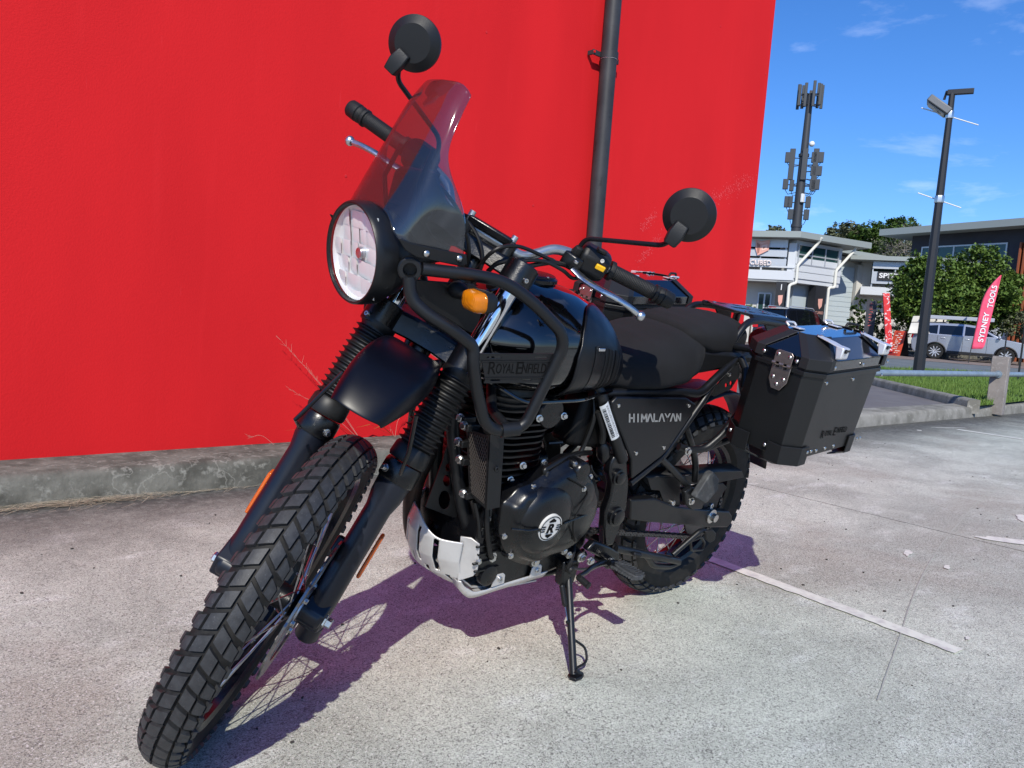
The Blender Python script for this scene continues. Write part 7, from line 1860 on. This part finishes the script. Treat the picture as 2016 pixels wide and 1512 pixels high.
simple('gum_tree', 'pale olive gum tree with two rounded crowns above the white building roof', 0, (-73.2218, -31.3820, 2.1577), [((-72.9755, -32.6840, 10.6198), 1.7, 1), ((-73.9362, -31.8117, 10.8137), 1.4, 1), ((-73.3405, -32.2971, 10.2562), 1.6, .8)], 7000, .22, M['leaf_pale'], 11, trunk_r=.3, cat='tree')
simple('bushy_tree', 'dark green bushy tree rising between the two rooflines', 0, (-72.6176, -27.8479, 2.3431), [((-71.6283, -29.6820, 9.5304), 2.2, .9), ((-72.5918, -28.8795, 10.2957), 2.0, .9), ((-74.5656, -28.4636, 10.7122), 2.2, .9), ((-72.0007, -27.9506, 9.4527), 2.4, .8), ((-71.9768, -29.2881, 8.9895), 2.4, .7)], 12000, .24, M['leaf_dark'], 12, trunk_r=.3)
simple('bare_tree', 'sparse twiggy grey tree against the edge of the dark building', 0, (-67.8510, -24.0573, 2.3656), [((-67.7877, -24.9503, 8.9487), 2.3, .9), ((-67.3286, -25.3176, 8.4645), 1.8, .8)], 1500, .16, M['leaf_pale'], 13, trunk_r=.16, bare=True)
simple('tall_tree', 'distant tree with thin top showing over the dark building roof corner', 0, (-98.5967, -35.2798, 3.0113), [((-98.6267, -36.7981, 15.2178), 1.7, .7), ((-99.1826, -36.2220, 14.7664), 1.2, .6)], 2400, .22, M['leaf_dark'], 14, trunk_r=.3)
simple('distant_tree', 'tree tip just showing over the white building eave left of the mast', 0, (-72.7720, -38.6139, 1.7061), [((-72.8706, -39.7575, 11.4599), 1.1, .7), ((-72.4364, -40.1440, 11.3109), .7, .6)], 1200, .2, M['leaf_pale'], 15, trunk_r=.3)
simple('young_tree', 'slim young tree on the left of the dark pylon sign', 0, (-42.0552, -16.9551, 0.2269), [((-42.1024, -17.2344, 2.7794), .42, 1.2), ((-42.0085, -17.2181, 1.9595), .5, 1.1), ((-41.9370, -17.1923, 1.2287), .5, 1)], 2600, .085, M['leaf_dark'], 16, trunk_r=.05)
simple('young_tree', 'slim pale green young tree on the right of the dark pylon sign', 0, (-42.2669, -16.0804, 0.3050), [((-42.2915, -16.3659, 2.7401), .40, 1.4), ((-42.3463, -16.2067, 1.8869), .5, 1.2), ((-42.2750, -16.1744, 1.1072), .55, 1.1)], 2600, .085, M['leaf'], 17, trunk_r=.05)
simple('shrub', 'olive brown shrub at the right edge beside the terracotta fins', 0, (-41.2392, -8.8026, 0.3514), [((-41.3299, -8.9436, 2.1334), .85, .8), ((-41.6597, -8.6648, 2.3627), .8, .8), ((-41.1987, -9.0176, 1.7511), .6, .8)], 2600, .09, M['leaf_pale'], 18, trunk_r=.06, cat='shrub')
simple('hedge', 'low clipped green hedge at the foot of the white wall', 0, (-36.0699, -20.4646, 0.0927), [((-36.0902, -20.7008, 2.1074), .5, .5), ((-35.8422, -20.9293, 2.0832), .5, .5)], 1500, .05, M['leaf'], 19, trunk_r=.05, cat='shrub')
for k_, (u_, lab_) in enumerate(((0, 'dry twiggy shrub beside the orange sandwich board'), (1, 'dry twiggy shrub behind the pale concrete blocks'))):
    simple('twiggy_shrub', lab_, 0, ((-42.7748, -15.6126, 0.3547), (-44.4686, -15.4118, 0.4057))[k_], [(((-42.8716, -15.6757, 1.5662), (-44.5237, -15.5094, 1.5826))[k_], .6, .8)], 700, .06, M['leaf_pale'], 20 + k_, trunk_r=.05, bare=True, cat='shrub')

# ------------------------------------------------------------------ cars
M['silver'] = mat('silver_car_paint', (.30, .325, .38), .22, metal=.4, coat=1.0, coat_rough=.03)
M['blackcar'] = mat('black_car_paint', (.006, .007, .011), .12, spec=.5, coat=1.0, coat_rough=.02)
M['carglass'] = mat('dark_car_glass', (.004, .005, .007), .05, spec=.7)
M['trim'] = mat('black_car_trim', (.010, .010, .011), .5)
M['alloy'] = mat('alloy_wheel', (.62, .63, .65), .3, metal=.6)
M['tyre2'] = mat('car_tyre', (.010, .010, .010), .8)
M['headlamp'] = mat('car_headlamp', (.55, .56, .58), .12, metal=.5)
M['taillight'] = mat('red_tail_lamp', (.50, .008, .012), .2, emit=((1, .03, .03), .12))
def suv(loc, heading, scale, paint, label, rails=True, awning=False, wb=2.78, L0=-1.0, L1=3.75, roofh=1.70):
    e = empty('parked_car', loc, heading); tag(e, label, 'car', 'cars parked on the far side of the road'); e.scale = (scale,) * 3
    R0 = .36
    def arch(cx):
        return [(cx + (R0 + .07) * cos(a), .34 + (R0 + .07) * sin(a)) for a in [pi - pi * i / 10 for i in range(11)]]
    low = [(L0 + .12, .30)] + [(x, max(z, .30)) for x, z in arch(0)] + [(x, max(z, .30)) for x, z in arch(wb)] + [(L1 - .12, .30), (L1, .50), (L1 - .02, .78), (L1 - .18, .96), (L1 - 1.05, 1.10), (L0 + .25, 1.16), (L0 + .04, 1.10), (L0 - .02, .75), (L0 + .02, .45)]
    # body with tumble: sections across the width
    ws = [(-.90, 1), (-.86, 1.0), (.86, 1.0), (.90, 1)]
    rings = []
    for y, k in ((-.93, .985), (-.90, 1.0), (.90, 1.0), (.93, .985)):
        rings.append([V(((L0 + L1) / 2 + (x - (L0 + L1) / 2) * k, y, .7 + (z - .7) * k)) for x, z in low])
    body = MB().loft(rings).build('body', paint, e, bevel=.03, seg=2, smooth=40)
    belt, roofz = 1.12, roofh
    b_ = [(L0 + .10, 1.06), (L0 + .30, 1.16), (L1 - 1.02, 1.10)]
    g0 = [V((L0 + .06, y, 1.10)) for y in (-.86, .86)]; 
    rw_, bw_ = .66, .86
    prof = [(L0 + .08, 1.10), (L0 + .32, roofz - .10), (L0 + .62, roofz - .02), (1.0, roofz), (1.62, roofz - .06), (L1 - 1.10, 1.08)]
    def ywid(z): return bw_ + (rw_ - bw_) * (z - 1.08) / (roofz - 1.08)
    cab = MB().loft([[V((x, s_ * (ywid(z) - (.03 if abs(s_) == 1 and j_ else 0)), z)) for x, z in prof] for j_, s_ in ((0, -1), (0, 1))]).build('cabin', paint, e, bevel=.035, smooth=40)
    # side glass: panes 6 mm proud following the tumblehome
    for s_ in (-1, 1):
        def G(x, z): return V((x, s_ * (ywid(z) + .008), z))
        zt_, zb_ = roofz - .12, 1.16
        for pts in ([(L0 + .34, zb_ + .06), (L0 + .50, zt_ - .06), (L0 + 1.02, zt_), (L0 + 1.02, zb_ + .01)], [(L0 + 1.09, zb_ + .01), (L0 + 1.09, zt_), (L0 + 2.02, zt_ + .01), (L0 + 2.02, zb_)], [(L0 + 2.12, zb_), (L0 + 2.12, zt_ + .01), (L0 + 2.68, zt_ - .06), (L0 + 3.28, zb_ + .02)]):
            MB().prism([G(*q) for q in pts], (0, -s_ * .006, 0)).build('window', M['carglass'], e, smooth=0)
        MB().tube([G(L0 + .36, zb_ - .01), G(L0 + 2.6, zb_ - .02), G(L0 + 3.3, zb_ - .01)], .010, 6).build('trim_strip', M['alloy'] if not rails else M['trim'], e)
        for x in (L0 + 1.15, L0 + 2.12):
            MB().box(V((x + .12, s_ * .945, 1.00)), (.17, .03, .03)).build('door_handle', M['alloy'] if paint is M['silver'] else M['trim'], e, bevel=.008)
        for x in (L0 + 1.055, L0 + 2.07, L0 + 3.02):
            MB().box(V((x, s_ * .931, .74)), (.012, .006, .72)).build('door_gap', M['trim'], e)
        MB().box(V((wb / 2, s_ * .925, .36)), (wb - .95, .05, .14)).build('sill', M['trim'], e, bevel=.02)
        for cx in (0, wb):
            pts = [V((cx + (R0 + .075) * cos(a), s_ * .925, .34 + (R0 + .075) * sin(a))) for a in [pi * i / 14 for i in range(15)]]
            MB().tube(pts, .035, 6).build('wheel_arch', M['trim'], e)
        MB().box(V((L1 - 1.28, s_ * 1.03, 1.17)), (.12, .20, .14)).build('door_mirror', paint, e, bevel=.04)
        MB().prism([V((L1 - .62, s_ * .88, .98)), V((L1 - .15, s_ * .80, .86)), V((L1 - .10, s_ * .84, .76)), V((L1 - .45, s_ * .91, .82))], (0, s_ * .035, 0)).build('headlight', M['headlamp'], e, bevel=.01)
        MB().prism([V((L0 - .04, s_ * .62, .92)), V((L0 - .04, s_ * .92, .92)), V((L0 - .02, s_ * .92, 1.30 if rails else 1.10)), V((L0 - .02, s_ * .70, 1.30 if rails else 1.10))], (.14, 0, 0)).build('tail_lamp', M['taillight'], e, bevel=.01)
        if rails: MB().tube(fillet([V((L0 + .6, s_ * .62, roofz - .02)), V((L0 + .7, s_ * .62, roofz + .06)), V((1.5, s_ * .62, roofz + .05)), V((1.6, s_ * .62, roofz - .03))], .08), .022, 8).build('roof_rail', M['alloy'], e)
    MB().prism([V((L0 + .07, -.72, 1.14)), V((L0 + .07, .72, 1.14)), V((L0 + .30, .58, roofz - .12)), V((L0 + .30, -.58, roofz - .12))], (-.03, 0, .01)).build('rear_window', M['carglass'], e)
    MB().prism([V((L1 - 1.12, -.74, 1.12)), V((L1 - 1.12, .74, 1.12)), V((1.64, .58, roofz - .10)), V((1.64, -.58, roofz - .10))], (.03, 0, .015)).build('windscreen', M['carglass'], e)
    MB().box(V((L0 + .30, 0, roofz - .01)), (.34, 1.20, .03)).build('spoiler', paint, e, bevel=.01)
    MB().box(V((L0 + .14, 0, roofz - .035)), (.02, .40, .03)).build('brake_light', M['taillight'], e)
    MB().box(V((L1 - .02, 0, .62)), (.06, 1.1, .26)).build('grille', M['trim'], e, bevel=.02)
    MB().box(V((L0 + .01, 0, .50)), (.10, 1.70, .22)).build('rear_bumper', M['trim'], e, bevel=.04)
    for cx in (0, wb):
        for s_ in (-1, 1):
            w = MB().lathe(V((cx, s_ * .70, R0)), (0, s_, 0), [(0, .20), (0, R0 - .02), (.03, R0), (.19, R0), (.215, R0 - .03), (.215, .255), (.19, .25)], 32).build('wheel', M['tyre2'], e)
            MB().lathe(V((cx, s_ * .885, R0)), (0, s_, 0), [(0, .255), (.025, .255), (.025, .235), (.005, .225), (.004, .0001)], 32).build('rim', M['trim'], w)
            for k in range(10):
                a = 2 * pi * k / 10; Rm = Matrix.Rotation(a, 3, 'Y')
                MB().prism([V((cx, s_ * .893, R0)) + Rm @ V((.02, 0, -.018)), V((cx, s_ * .900, R0)) + Rm @ V((.245, 0, -.028)), V((cx, s_ * .900, R0)) + Rm @ V((.245, 0, .012)), V((cx, s_ * .893, R0)) + Rm @ V((.02, 0, .018))], (0, s_ * .014, 0)).build('rim_spoke', M['alloy'], w, smooth=0)
    if awning:
        for y in (-.45, .45): MB().box(V((.2, y, roofz + .07)), (.06, .06, .14)).build('rack_foot', M['trim'], e)
        for x in (-.1, 1.1): MB().box(V((x, 0, roofz + .13)), (.06, 1.3, .04)).build('roof_bar', M['trim'], e, bevel=.01)
        MB().box(V((.75, -.62, roofz + .24)), (2.9, .20, .17)).build('awning_case', mat('grey_awning_case', (.36, .38, .43), .5), e, bevel=.02)
    return e
c0_ = V((-37.3993, -11.4249, 0.1850))
vw_ = V((1.0006, 1.1578, 0.8842)) - V((2.122, 1.4834, .8959)); hd_ = V((vw_.y, -vw_.x, 0)); ang_ = atan2(hd_.y, hd_.x)
sc_ = 1.0
side = V((sin(ang_), -cos(ang_), 0))     # the car's right, towards the viewer
cp0 = c0_ - side * .92; 
suv((cp0.x, cp0.y, ground_z(cp0.x, cp0.y) + .01), ang_, sc_ * 1.03, M['silver'], 'silver SUV with a roof awning parked side on across the road', rails=False, awning=True)
bc0 = V((-31.4442, -16.0040, 1.2879)); va = atan2(-(V((2.1, 1.5, 0)) - bc0).y, -(V((2.1, 1.5, 0)) - bc0).x); hb_ = va - radians(35)
rc_ = V((cos(hb_), sin(hb_), 0)); rr_ = V((sin(hb_), -cos(hb_), 0))
org = bc0 + rc_ * 1.0 - rr_ * .93; 
suv((org.x, org.y, ground_z(org.x, org.y) + .01), hb_, 1.0, M['blackcar'], 'black SUV seen from behind in front of the white building', rails=True, roofh=1.98 - .02, L1=3.9)

# ------------------------------------------------------------------ flags, signs, pickets
def feather(name, label, base_pt, top_pt, width, material, words, seed, cat='flag', tip=None, text_m=None, straight=False):
    b, t = V(base_pt), V(top_pt); gz = ground_z(b.x, b.y); e = empty(name, (b.x, b.y, gz)); tag(e, label, cat)
    o = V((b.x, b.y, gz)); H = t - o; vd = (V((2.1, 1.5, 0)) - b); vd.z = 0; vd.normalize(); rt = V((-vd.y, vd.x, 0))
    up = H.normalized(); 
    h = H.length; z0 = .16 * h if not straight else .05 * h
    # the sail: straight on the pole side, bulging to the right, arched top
    rows = []; rgx = random.Random(seed)
    pole = []
    for i in range(25):
        v = i / 24; s_ = v ** 1.0
        pole.append(up * (h * v) + rt * (-.10 * width * 0))
    n = 22
    for i in range(n + 1):
        v = i / n; zz = z0 + (h - z0) * v
        if straight: l, r = 0, width
        else:
            l = width * .95 * max(0, (v - .55) / .45) ** 2.4; r = width * (.92 + .10 * v) if v > .05 else width * (.80 + 2.4 * v)
        rows.append([up * zz + rt * (l + (r - l) * j / 8) + vd * (.05 * width * sin(j / 8 * 6 + v * 9) * (j / 8)) - up * (.05 * width * (1 - v) * (j / 8) * (-1.4 if v < .02 else 0)) for j in range(9)])
    fl = MB().grid(rows).build('sail', material, e, solid=.004, smooth=70)
    pp_ = [V((0, 0, 0)), up * z0 * .5] + [r[0] - rt * .012 for r in rows]
    MB().tube(pp_, [.018] * 4 + [.012] * (len(pp_) - 4), 8).build('pole', M['trim'], e)
    if words:
        for wd, v0, v1, off in words:
            c = up * (z0 + (h - z0) * (v0 + v1) / 2) + rt * (width * off) + vd * (.07 * width)
            tx = text('lettering', wd, c, up, -rt, width * .42, M['white'], fl, 0, (h - z0) * (v1 - v0), bold=.02)
    return e
pinkm = mat('pink_red_flag_cloth', (.80, .085, .17), .7, var=(6, (.74, .07, .14), .4, .6))
feather('feather_flag', 'tall pink red feather flag with white lettering in front of the silver car', (-35.4036, -9.3533, 0.1500), (-36.1373, -9.2338, 4.1178), .50, pinkm, [('SYDNEY', .10, .50, .55), ('TOOLS', .56, .86, .68)], 3)
redm = mat('red_flag_cloth', (.62, .03, .035), .7, dust=(7, (.75, .72, .72), .55, .60))
feather('feather_flag', 'narrow red and white feather flag beside the orange sandwich board', (-36.9748, -13.4534, 0.2186), (-36.8762, -13.9269, 3.2291), .30, redm, None, 4, straight=True)
# dark pylon sign with red vertical writing
b = V((-40.3508, -15.8063, 0.2896)); gz = ground_z(b.x, b.y); ps = empty('pylon_sign', (b.x, b.y, gz)); tag(ps, 'dark grey pylon sign with red vertical lettering between two young trees', 'sign')
vd = (V((2.1, 1.5, 0)) - b); vd.z = 0; vd.normalize(); rt = V((-vd.y, vd.x, 0)); Rp = Matrix((rt, -vd, V((0, 0, 1)))).transposed()
ph_ = (-40.3986, -16.1052, 3.0012)[2] - gz
MB().box(Rp @ V((0, 0, ph_ / 2)), (.50, .22, ph_), Rp).build('panel', mat('pylon_grey', (.045, .045, .055), .5), ps, bevel=.01)
mk = MB(); rgp = random.Random(8)
for i in range(9):
    z = ph_ * (.94 - i * .052)
    for j in range(3):
        mk.box(Rp @ V((rgp.uniform(-.05, .07), -.115, z + rgp.uniform(-.03, .03))), (rgp.uniform(.05, .14), .006, rgp.uniform(.02, .05)), Rp)
tag(mk.build('red_lettering', mat('faded_red_letter', (.45, .10, .10), .6), ps, smooth=0), kind='stuff')
# sandwich board
b = V((-37.4183, -13.0513, 0.3120)); gz = ground_z(b.x, b.y); sb_ = empty('sandwich_board', (b.x, b.y, gz)); tag(sb_, 'orange red sandwich board standing on the footpath left of the silver car', 'sign')
vd = (V((2.1, 1.5, 0)) - b); vd.z = 0; vd.normalize(); yaw_ = .55; vd = Matrix.Rotation(-yaw_, 3, 'Z') @ vd; rt = V((-vd.y, vd.x, 0))
def SBp(x, y, z): return rt * x + vd * y + V((0, 0, z))
fb = MB().prism([SBp(-.30, .36, 0), SBp(.30, .36, 0), SBp(.30, .02, 1.25), SBp(-.30, .02, 1.25)], vd * .03).build('front_board', mat('orange_red_poster', (.62, .075, .03), .5, var=(2.2, (.22, .02, .02), .45, .62)), sb_, bevel=.004)
MB().prism([SBp(-.30, -.36, 0), SBp(.30, -.36, 0), SBp(.30, -.02, 1.25), SBp(-.30, -.02, 1.25)], -vd * .03).build('back_board', M['trim'], sb_, bevel=.004)
mk = MB()
for i in range(11):
    t = .12 + i * .075
    for j in range(2):
        x0 = rgp.uniform(-.22, 0) + j * .12; w_ = rgp.uniform(.05, .16); c0 = SBp(x0, .36 - .34 * t + .034, 1.25 * t); c1 = SBp(x0 + w_, .36 - .34 * t + .034, 1.25 * t)
        dz_ = SBp(0, -.34 * .03, 1.25 * .03) ; mk.quad(c0, c1, c1 + dz_, c0 + dz_)
tag(mk.build('poster_print', mat('cream_print', (.75, .62, .52), .6), fb, smooth=0), kind='stuff')
MB().tube([SBp(-.31, .22, .55), SBp(-.31, -.22, .55)], .012, 6).build('tie_bar', M['trim'], sb_)
# black pickets on the verge
for pt, tp_, lab_ in (((-26.7140, -5.8247, 0.2200), (-26.8287, -5.9046, 1.4258), 'short black steel picket on the verge by the car front wheel'), ((-18.5060, -3.4015, 0.2100), (-22.5486, -4.4054, 1.4314), 'taller black steel picket on the verge at the right edge')):
    p = V(pt); gz = ground_z(p.x, p.y); e = empty('steel_picket', (p.x, p.y, gz)); tag(e, lab_, 'post', 'black steel pickets on the verge')
    t = V(tp_) - V((p.x, p.y, gz)); t = V((t.x * 0, t.y * 0, t.z)); 
    MB().tube([V((0, 0, -.05)), t], .022, 5).build('shaft', M['trim'], e)
    MB().lathe(t - V((0, 0, .02)), (0, 0, 1), [(0, .034), (.05, .034), (.06, .02)], 10).build('cap', M['trim'], e)
# slanted pale concrete blocks behind the car
M['block'] = mat('pale_retaining_block', (.60, .57, .51), .85, var=(2, (.48, .46, .42), .35, .65))
for (ua, va_, ub, vb_), lab_ in (((0, 0, 0, 0), 'upper pale concrete block left of the light pole'), ((1, 0, 0, 0), 'lower pale slanted concrete block left of the light pole')):
    pts = [V(q) for q in (((-37.4376, -12.5850, 2.1956), (-38.7487, -11.3773, 2.3240), (-38.7093, -11.3762, 2.0246), (-37.3617, -12.6174, 1.8927)) if ua == 0 else ((-36.9346, -12.4621, 1.8575), (-38.2676, -11.2343, 1.9880), (-38.0054, -11.1324, 1.4208), (-36.5907, -12.4417, 1.3307)))]
    c = sum(pts, V()) / 4; e = empty('concrete_block', (c.x, c.y, ground_z(c.x, c.y))); tag(e, lab_, 'block', 'pale concrete retaining blocks')
    vd = (V((2.1, 1.5, 0)) - c); vd.z = 0; vd.normalize()
    MB().prism([p - V(e.location) for p in pts], -vd * 1.2).build('face', M['block'], e, bevel=.02)
e = empty('garden_wall', V((-38.5293, -12.7586, 0.7660))); e.location.z = .2; tag(e, 'low grey block garden wall beside the sandwich board', 'wall')
gw0, gw1 = V((-41.2612, -14.4091, 1.3913)), V((-42.8548, -9.4675, 1.2379)); gw0.z = gw1.z = 0
d = (gw1 - gw0).normalized(); n_ = V((-d.y, d.x, 0))
for row in range(3):
    L_ = (gw1 - gw0).length; k = 0; x = -.2 * (row % 2)
    while x < L_ - .4:
        c = gw0 + d * (x + .2) - V((e.location.x, e.location.y, 0)) + V((0, 0, .05 + row * .2 + .1))
        MB().box(c, (.39, .2, .19), Matrix((d, n_, V((0, 0, 1)))).transposed()).build('block', M['kerb'], e, bevel=.008); x += .4

# white retaining panels under the dark building (seen under the tree)
# ------------------------------------------------------------------ weeds and straw along the kerb
M['straw'] = mat('dry_straw', (.50, .43, .31), .8)
M['dryweed'] = mat('pinkish_dry_weed', (.55, .26, .20), .8)
M['greenweed'] = mat('weed_leaf', (.20, .17, .03), .7)
def weed(base, tips, label, leaves, seed):
    b = V(base); e = empty('weed', b); tag(e, label, 'weed', 'dry weeds growing from the gap behind the kerb'); rgw = random.Random(seed)
    for t, heads in tips:
        t = V(t) - b; mid = t * .5 + V((.01, 0, .03)) ; pts = spline([V((0, 0, -.01)), mid, t], 8)
        st_ = MB().tube(pts, [.0012 - .0008 * i / (len(pts) - 1) for i in range(len(pts))], 5).build('stem', M['dryweed'], e)
        hd_ = MB()
        for k in range(heads):
            q = pts[int(len(pts) * rgw.uniform(.55, .98))]; dd = (t.normalized() + V((rgw.gauss(0, .35), rgw.gauss(0, .1), rgw.gauss(.1, .3)))).normalized()
            hd_.tube([q, q + dd * rgw.uniform(.015, .045)], [.0007, .0003], 4)
        if heads: tag(hd_.build('seed_head', M['dryweed'], st_), kind='stuff')
    for t in leaves:
        t = V(t) - b; sd = V((0, 0, 1)).cross(t).normalized() * .004; m_ = t * .5 + V((0, 0, .03))
        MB().grid([[V((0, 0, 0)) - sd * .3, V((0, 0, 0)) + sd * .3], [m_ * .6 - sd, m_ * .6 + sd], [m_ * 1.3 - sd, m_ * 1.3 + sd], [t, t + sd * .1]]).build('leaf', M['greenweed'], e, smooth=0)
wyy = -2.12
def kb(x): return (x, wall_y(x) + .03, CURB_H)
w1 = (-0.1540, -2.1600, 0.1227); 
weed((w1[0], -2.16, CURB_H), [((0.3653, -2.1400, 0.6771), 26), ((0.2276, -2.1500, 0.5525), 6), ((0.2996, -2.1300, 0.4195), 12)], 'tall dry weed with feathery seed heads behind the right fork leg', [(0.3340, -2.1200, 0.2130), (0.1013, -2.1200, 0.2062)], 1)
w2 = (-0.3765, -2.1600, 0.1150)
weed((w2[0], -2.16, CURB_H), [((-0.4096, -2.1400, 0.2606), 18), ((-0.3279, -2.1400, 0.1689), 4)], 'short dry weed with one seed head between the front tyre and fork', [(-0.0855, -2.1200, 0.2079), (-0.2010, -2.1200, 0.1935)], 2)
w3 = (0.3484, -2.1700, 0.1414)
weed((w3[0], -2.17, CURB_H), [((0.5032, -2.1500, 0.1807), 9)], 'tiny dry weed leaning left at the foot of the wall', [], 3)
rgs = random.Random(12); sm = MB()
for i in range(900):
    x = rgs.choice((rgs.gauss(1.22, .16), rgs.gauss(1.45, .12), rgs.gauss(1.25, .2), rgs.gauss(.85, .12), rgs.uniform(.4, 1.6)))
    if x < 1.0 and i % 3: continue
    if x > 1.9: continue
    k = 1.0 if .95 < x < 1.7 else .35
    y = curb_y(x) + .015 + abs(rgs.gauss(0, .035)) * k; l = rgs.uniform(.02, .09); a = rgs.gauss(0, .45); z = .003 + rgs.random() * .018 * k
    d = V((cos(a), sin(a), rgs.gauss(0, .06))) * l; p = V((x, y, z)); w = V((-sin(a), cos(a), 0)) * .0011
    sm.add([p - w, p + w, p + d + w * .4 + V((0, 0, .002)), p + d - w * .4 + V((0, 0, .002))], [(0, 1, 2, 3)])
tag(sm.build('dry_straw', M['straw'], None, smooth=0), kind='stuff')
# stray leaves and grit on the slab
gr = MB()
for i in range(160):
    x, y = rgs.uniform(-5, 1.7), rgs.uniform(-1.5, 1.2); s_ = rgs.uniform(.0015, .0045); a = rgs.uniform(0, pi)
    gr.box(V((x, y, s_ * .5)), (s_ * 2, s_ * 1.3, s_), Matrix.Rotation(a, 3, 'Z'))
tag(gr.build('grit', mat('dark_grit', (.05, .045, .04), .9), None, smooth=0), kind='stuff')
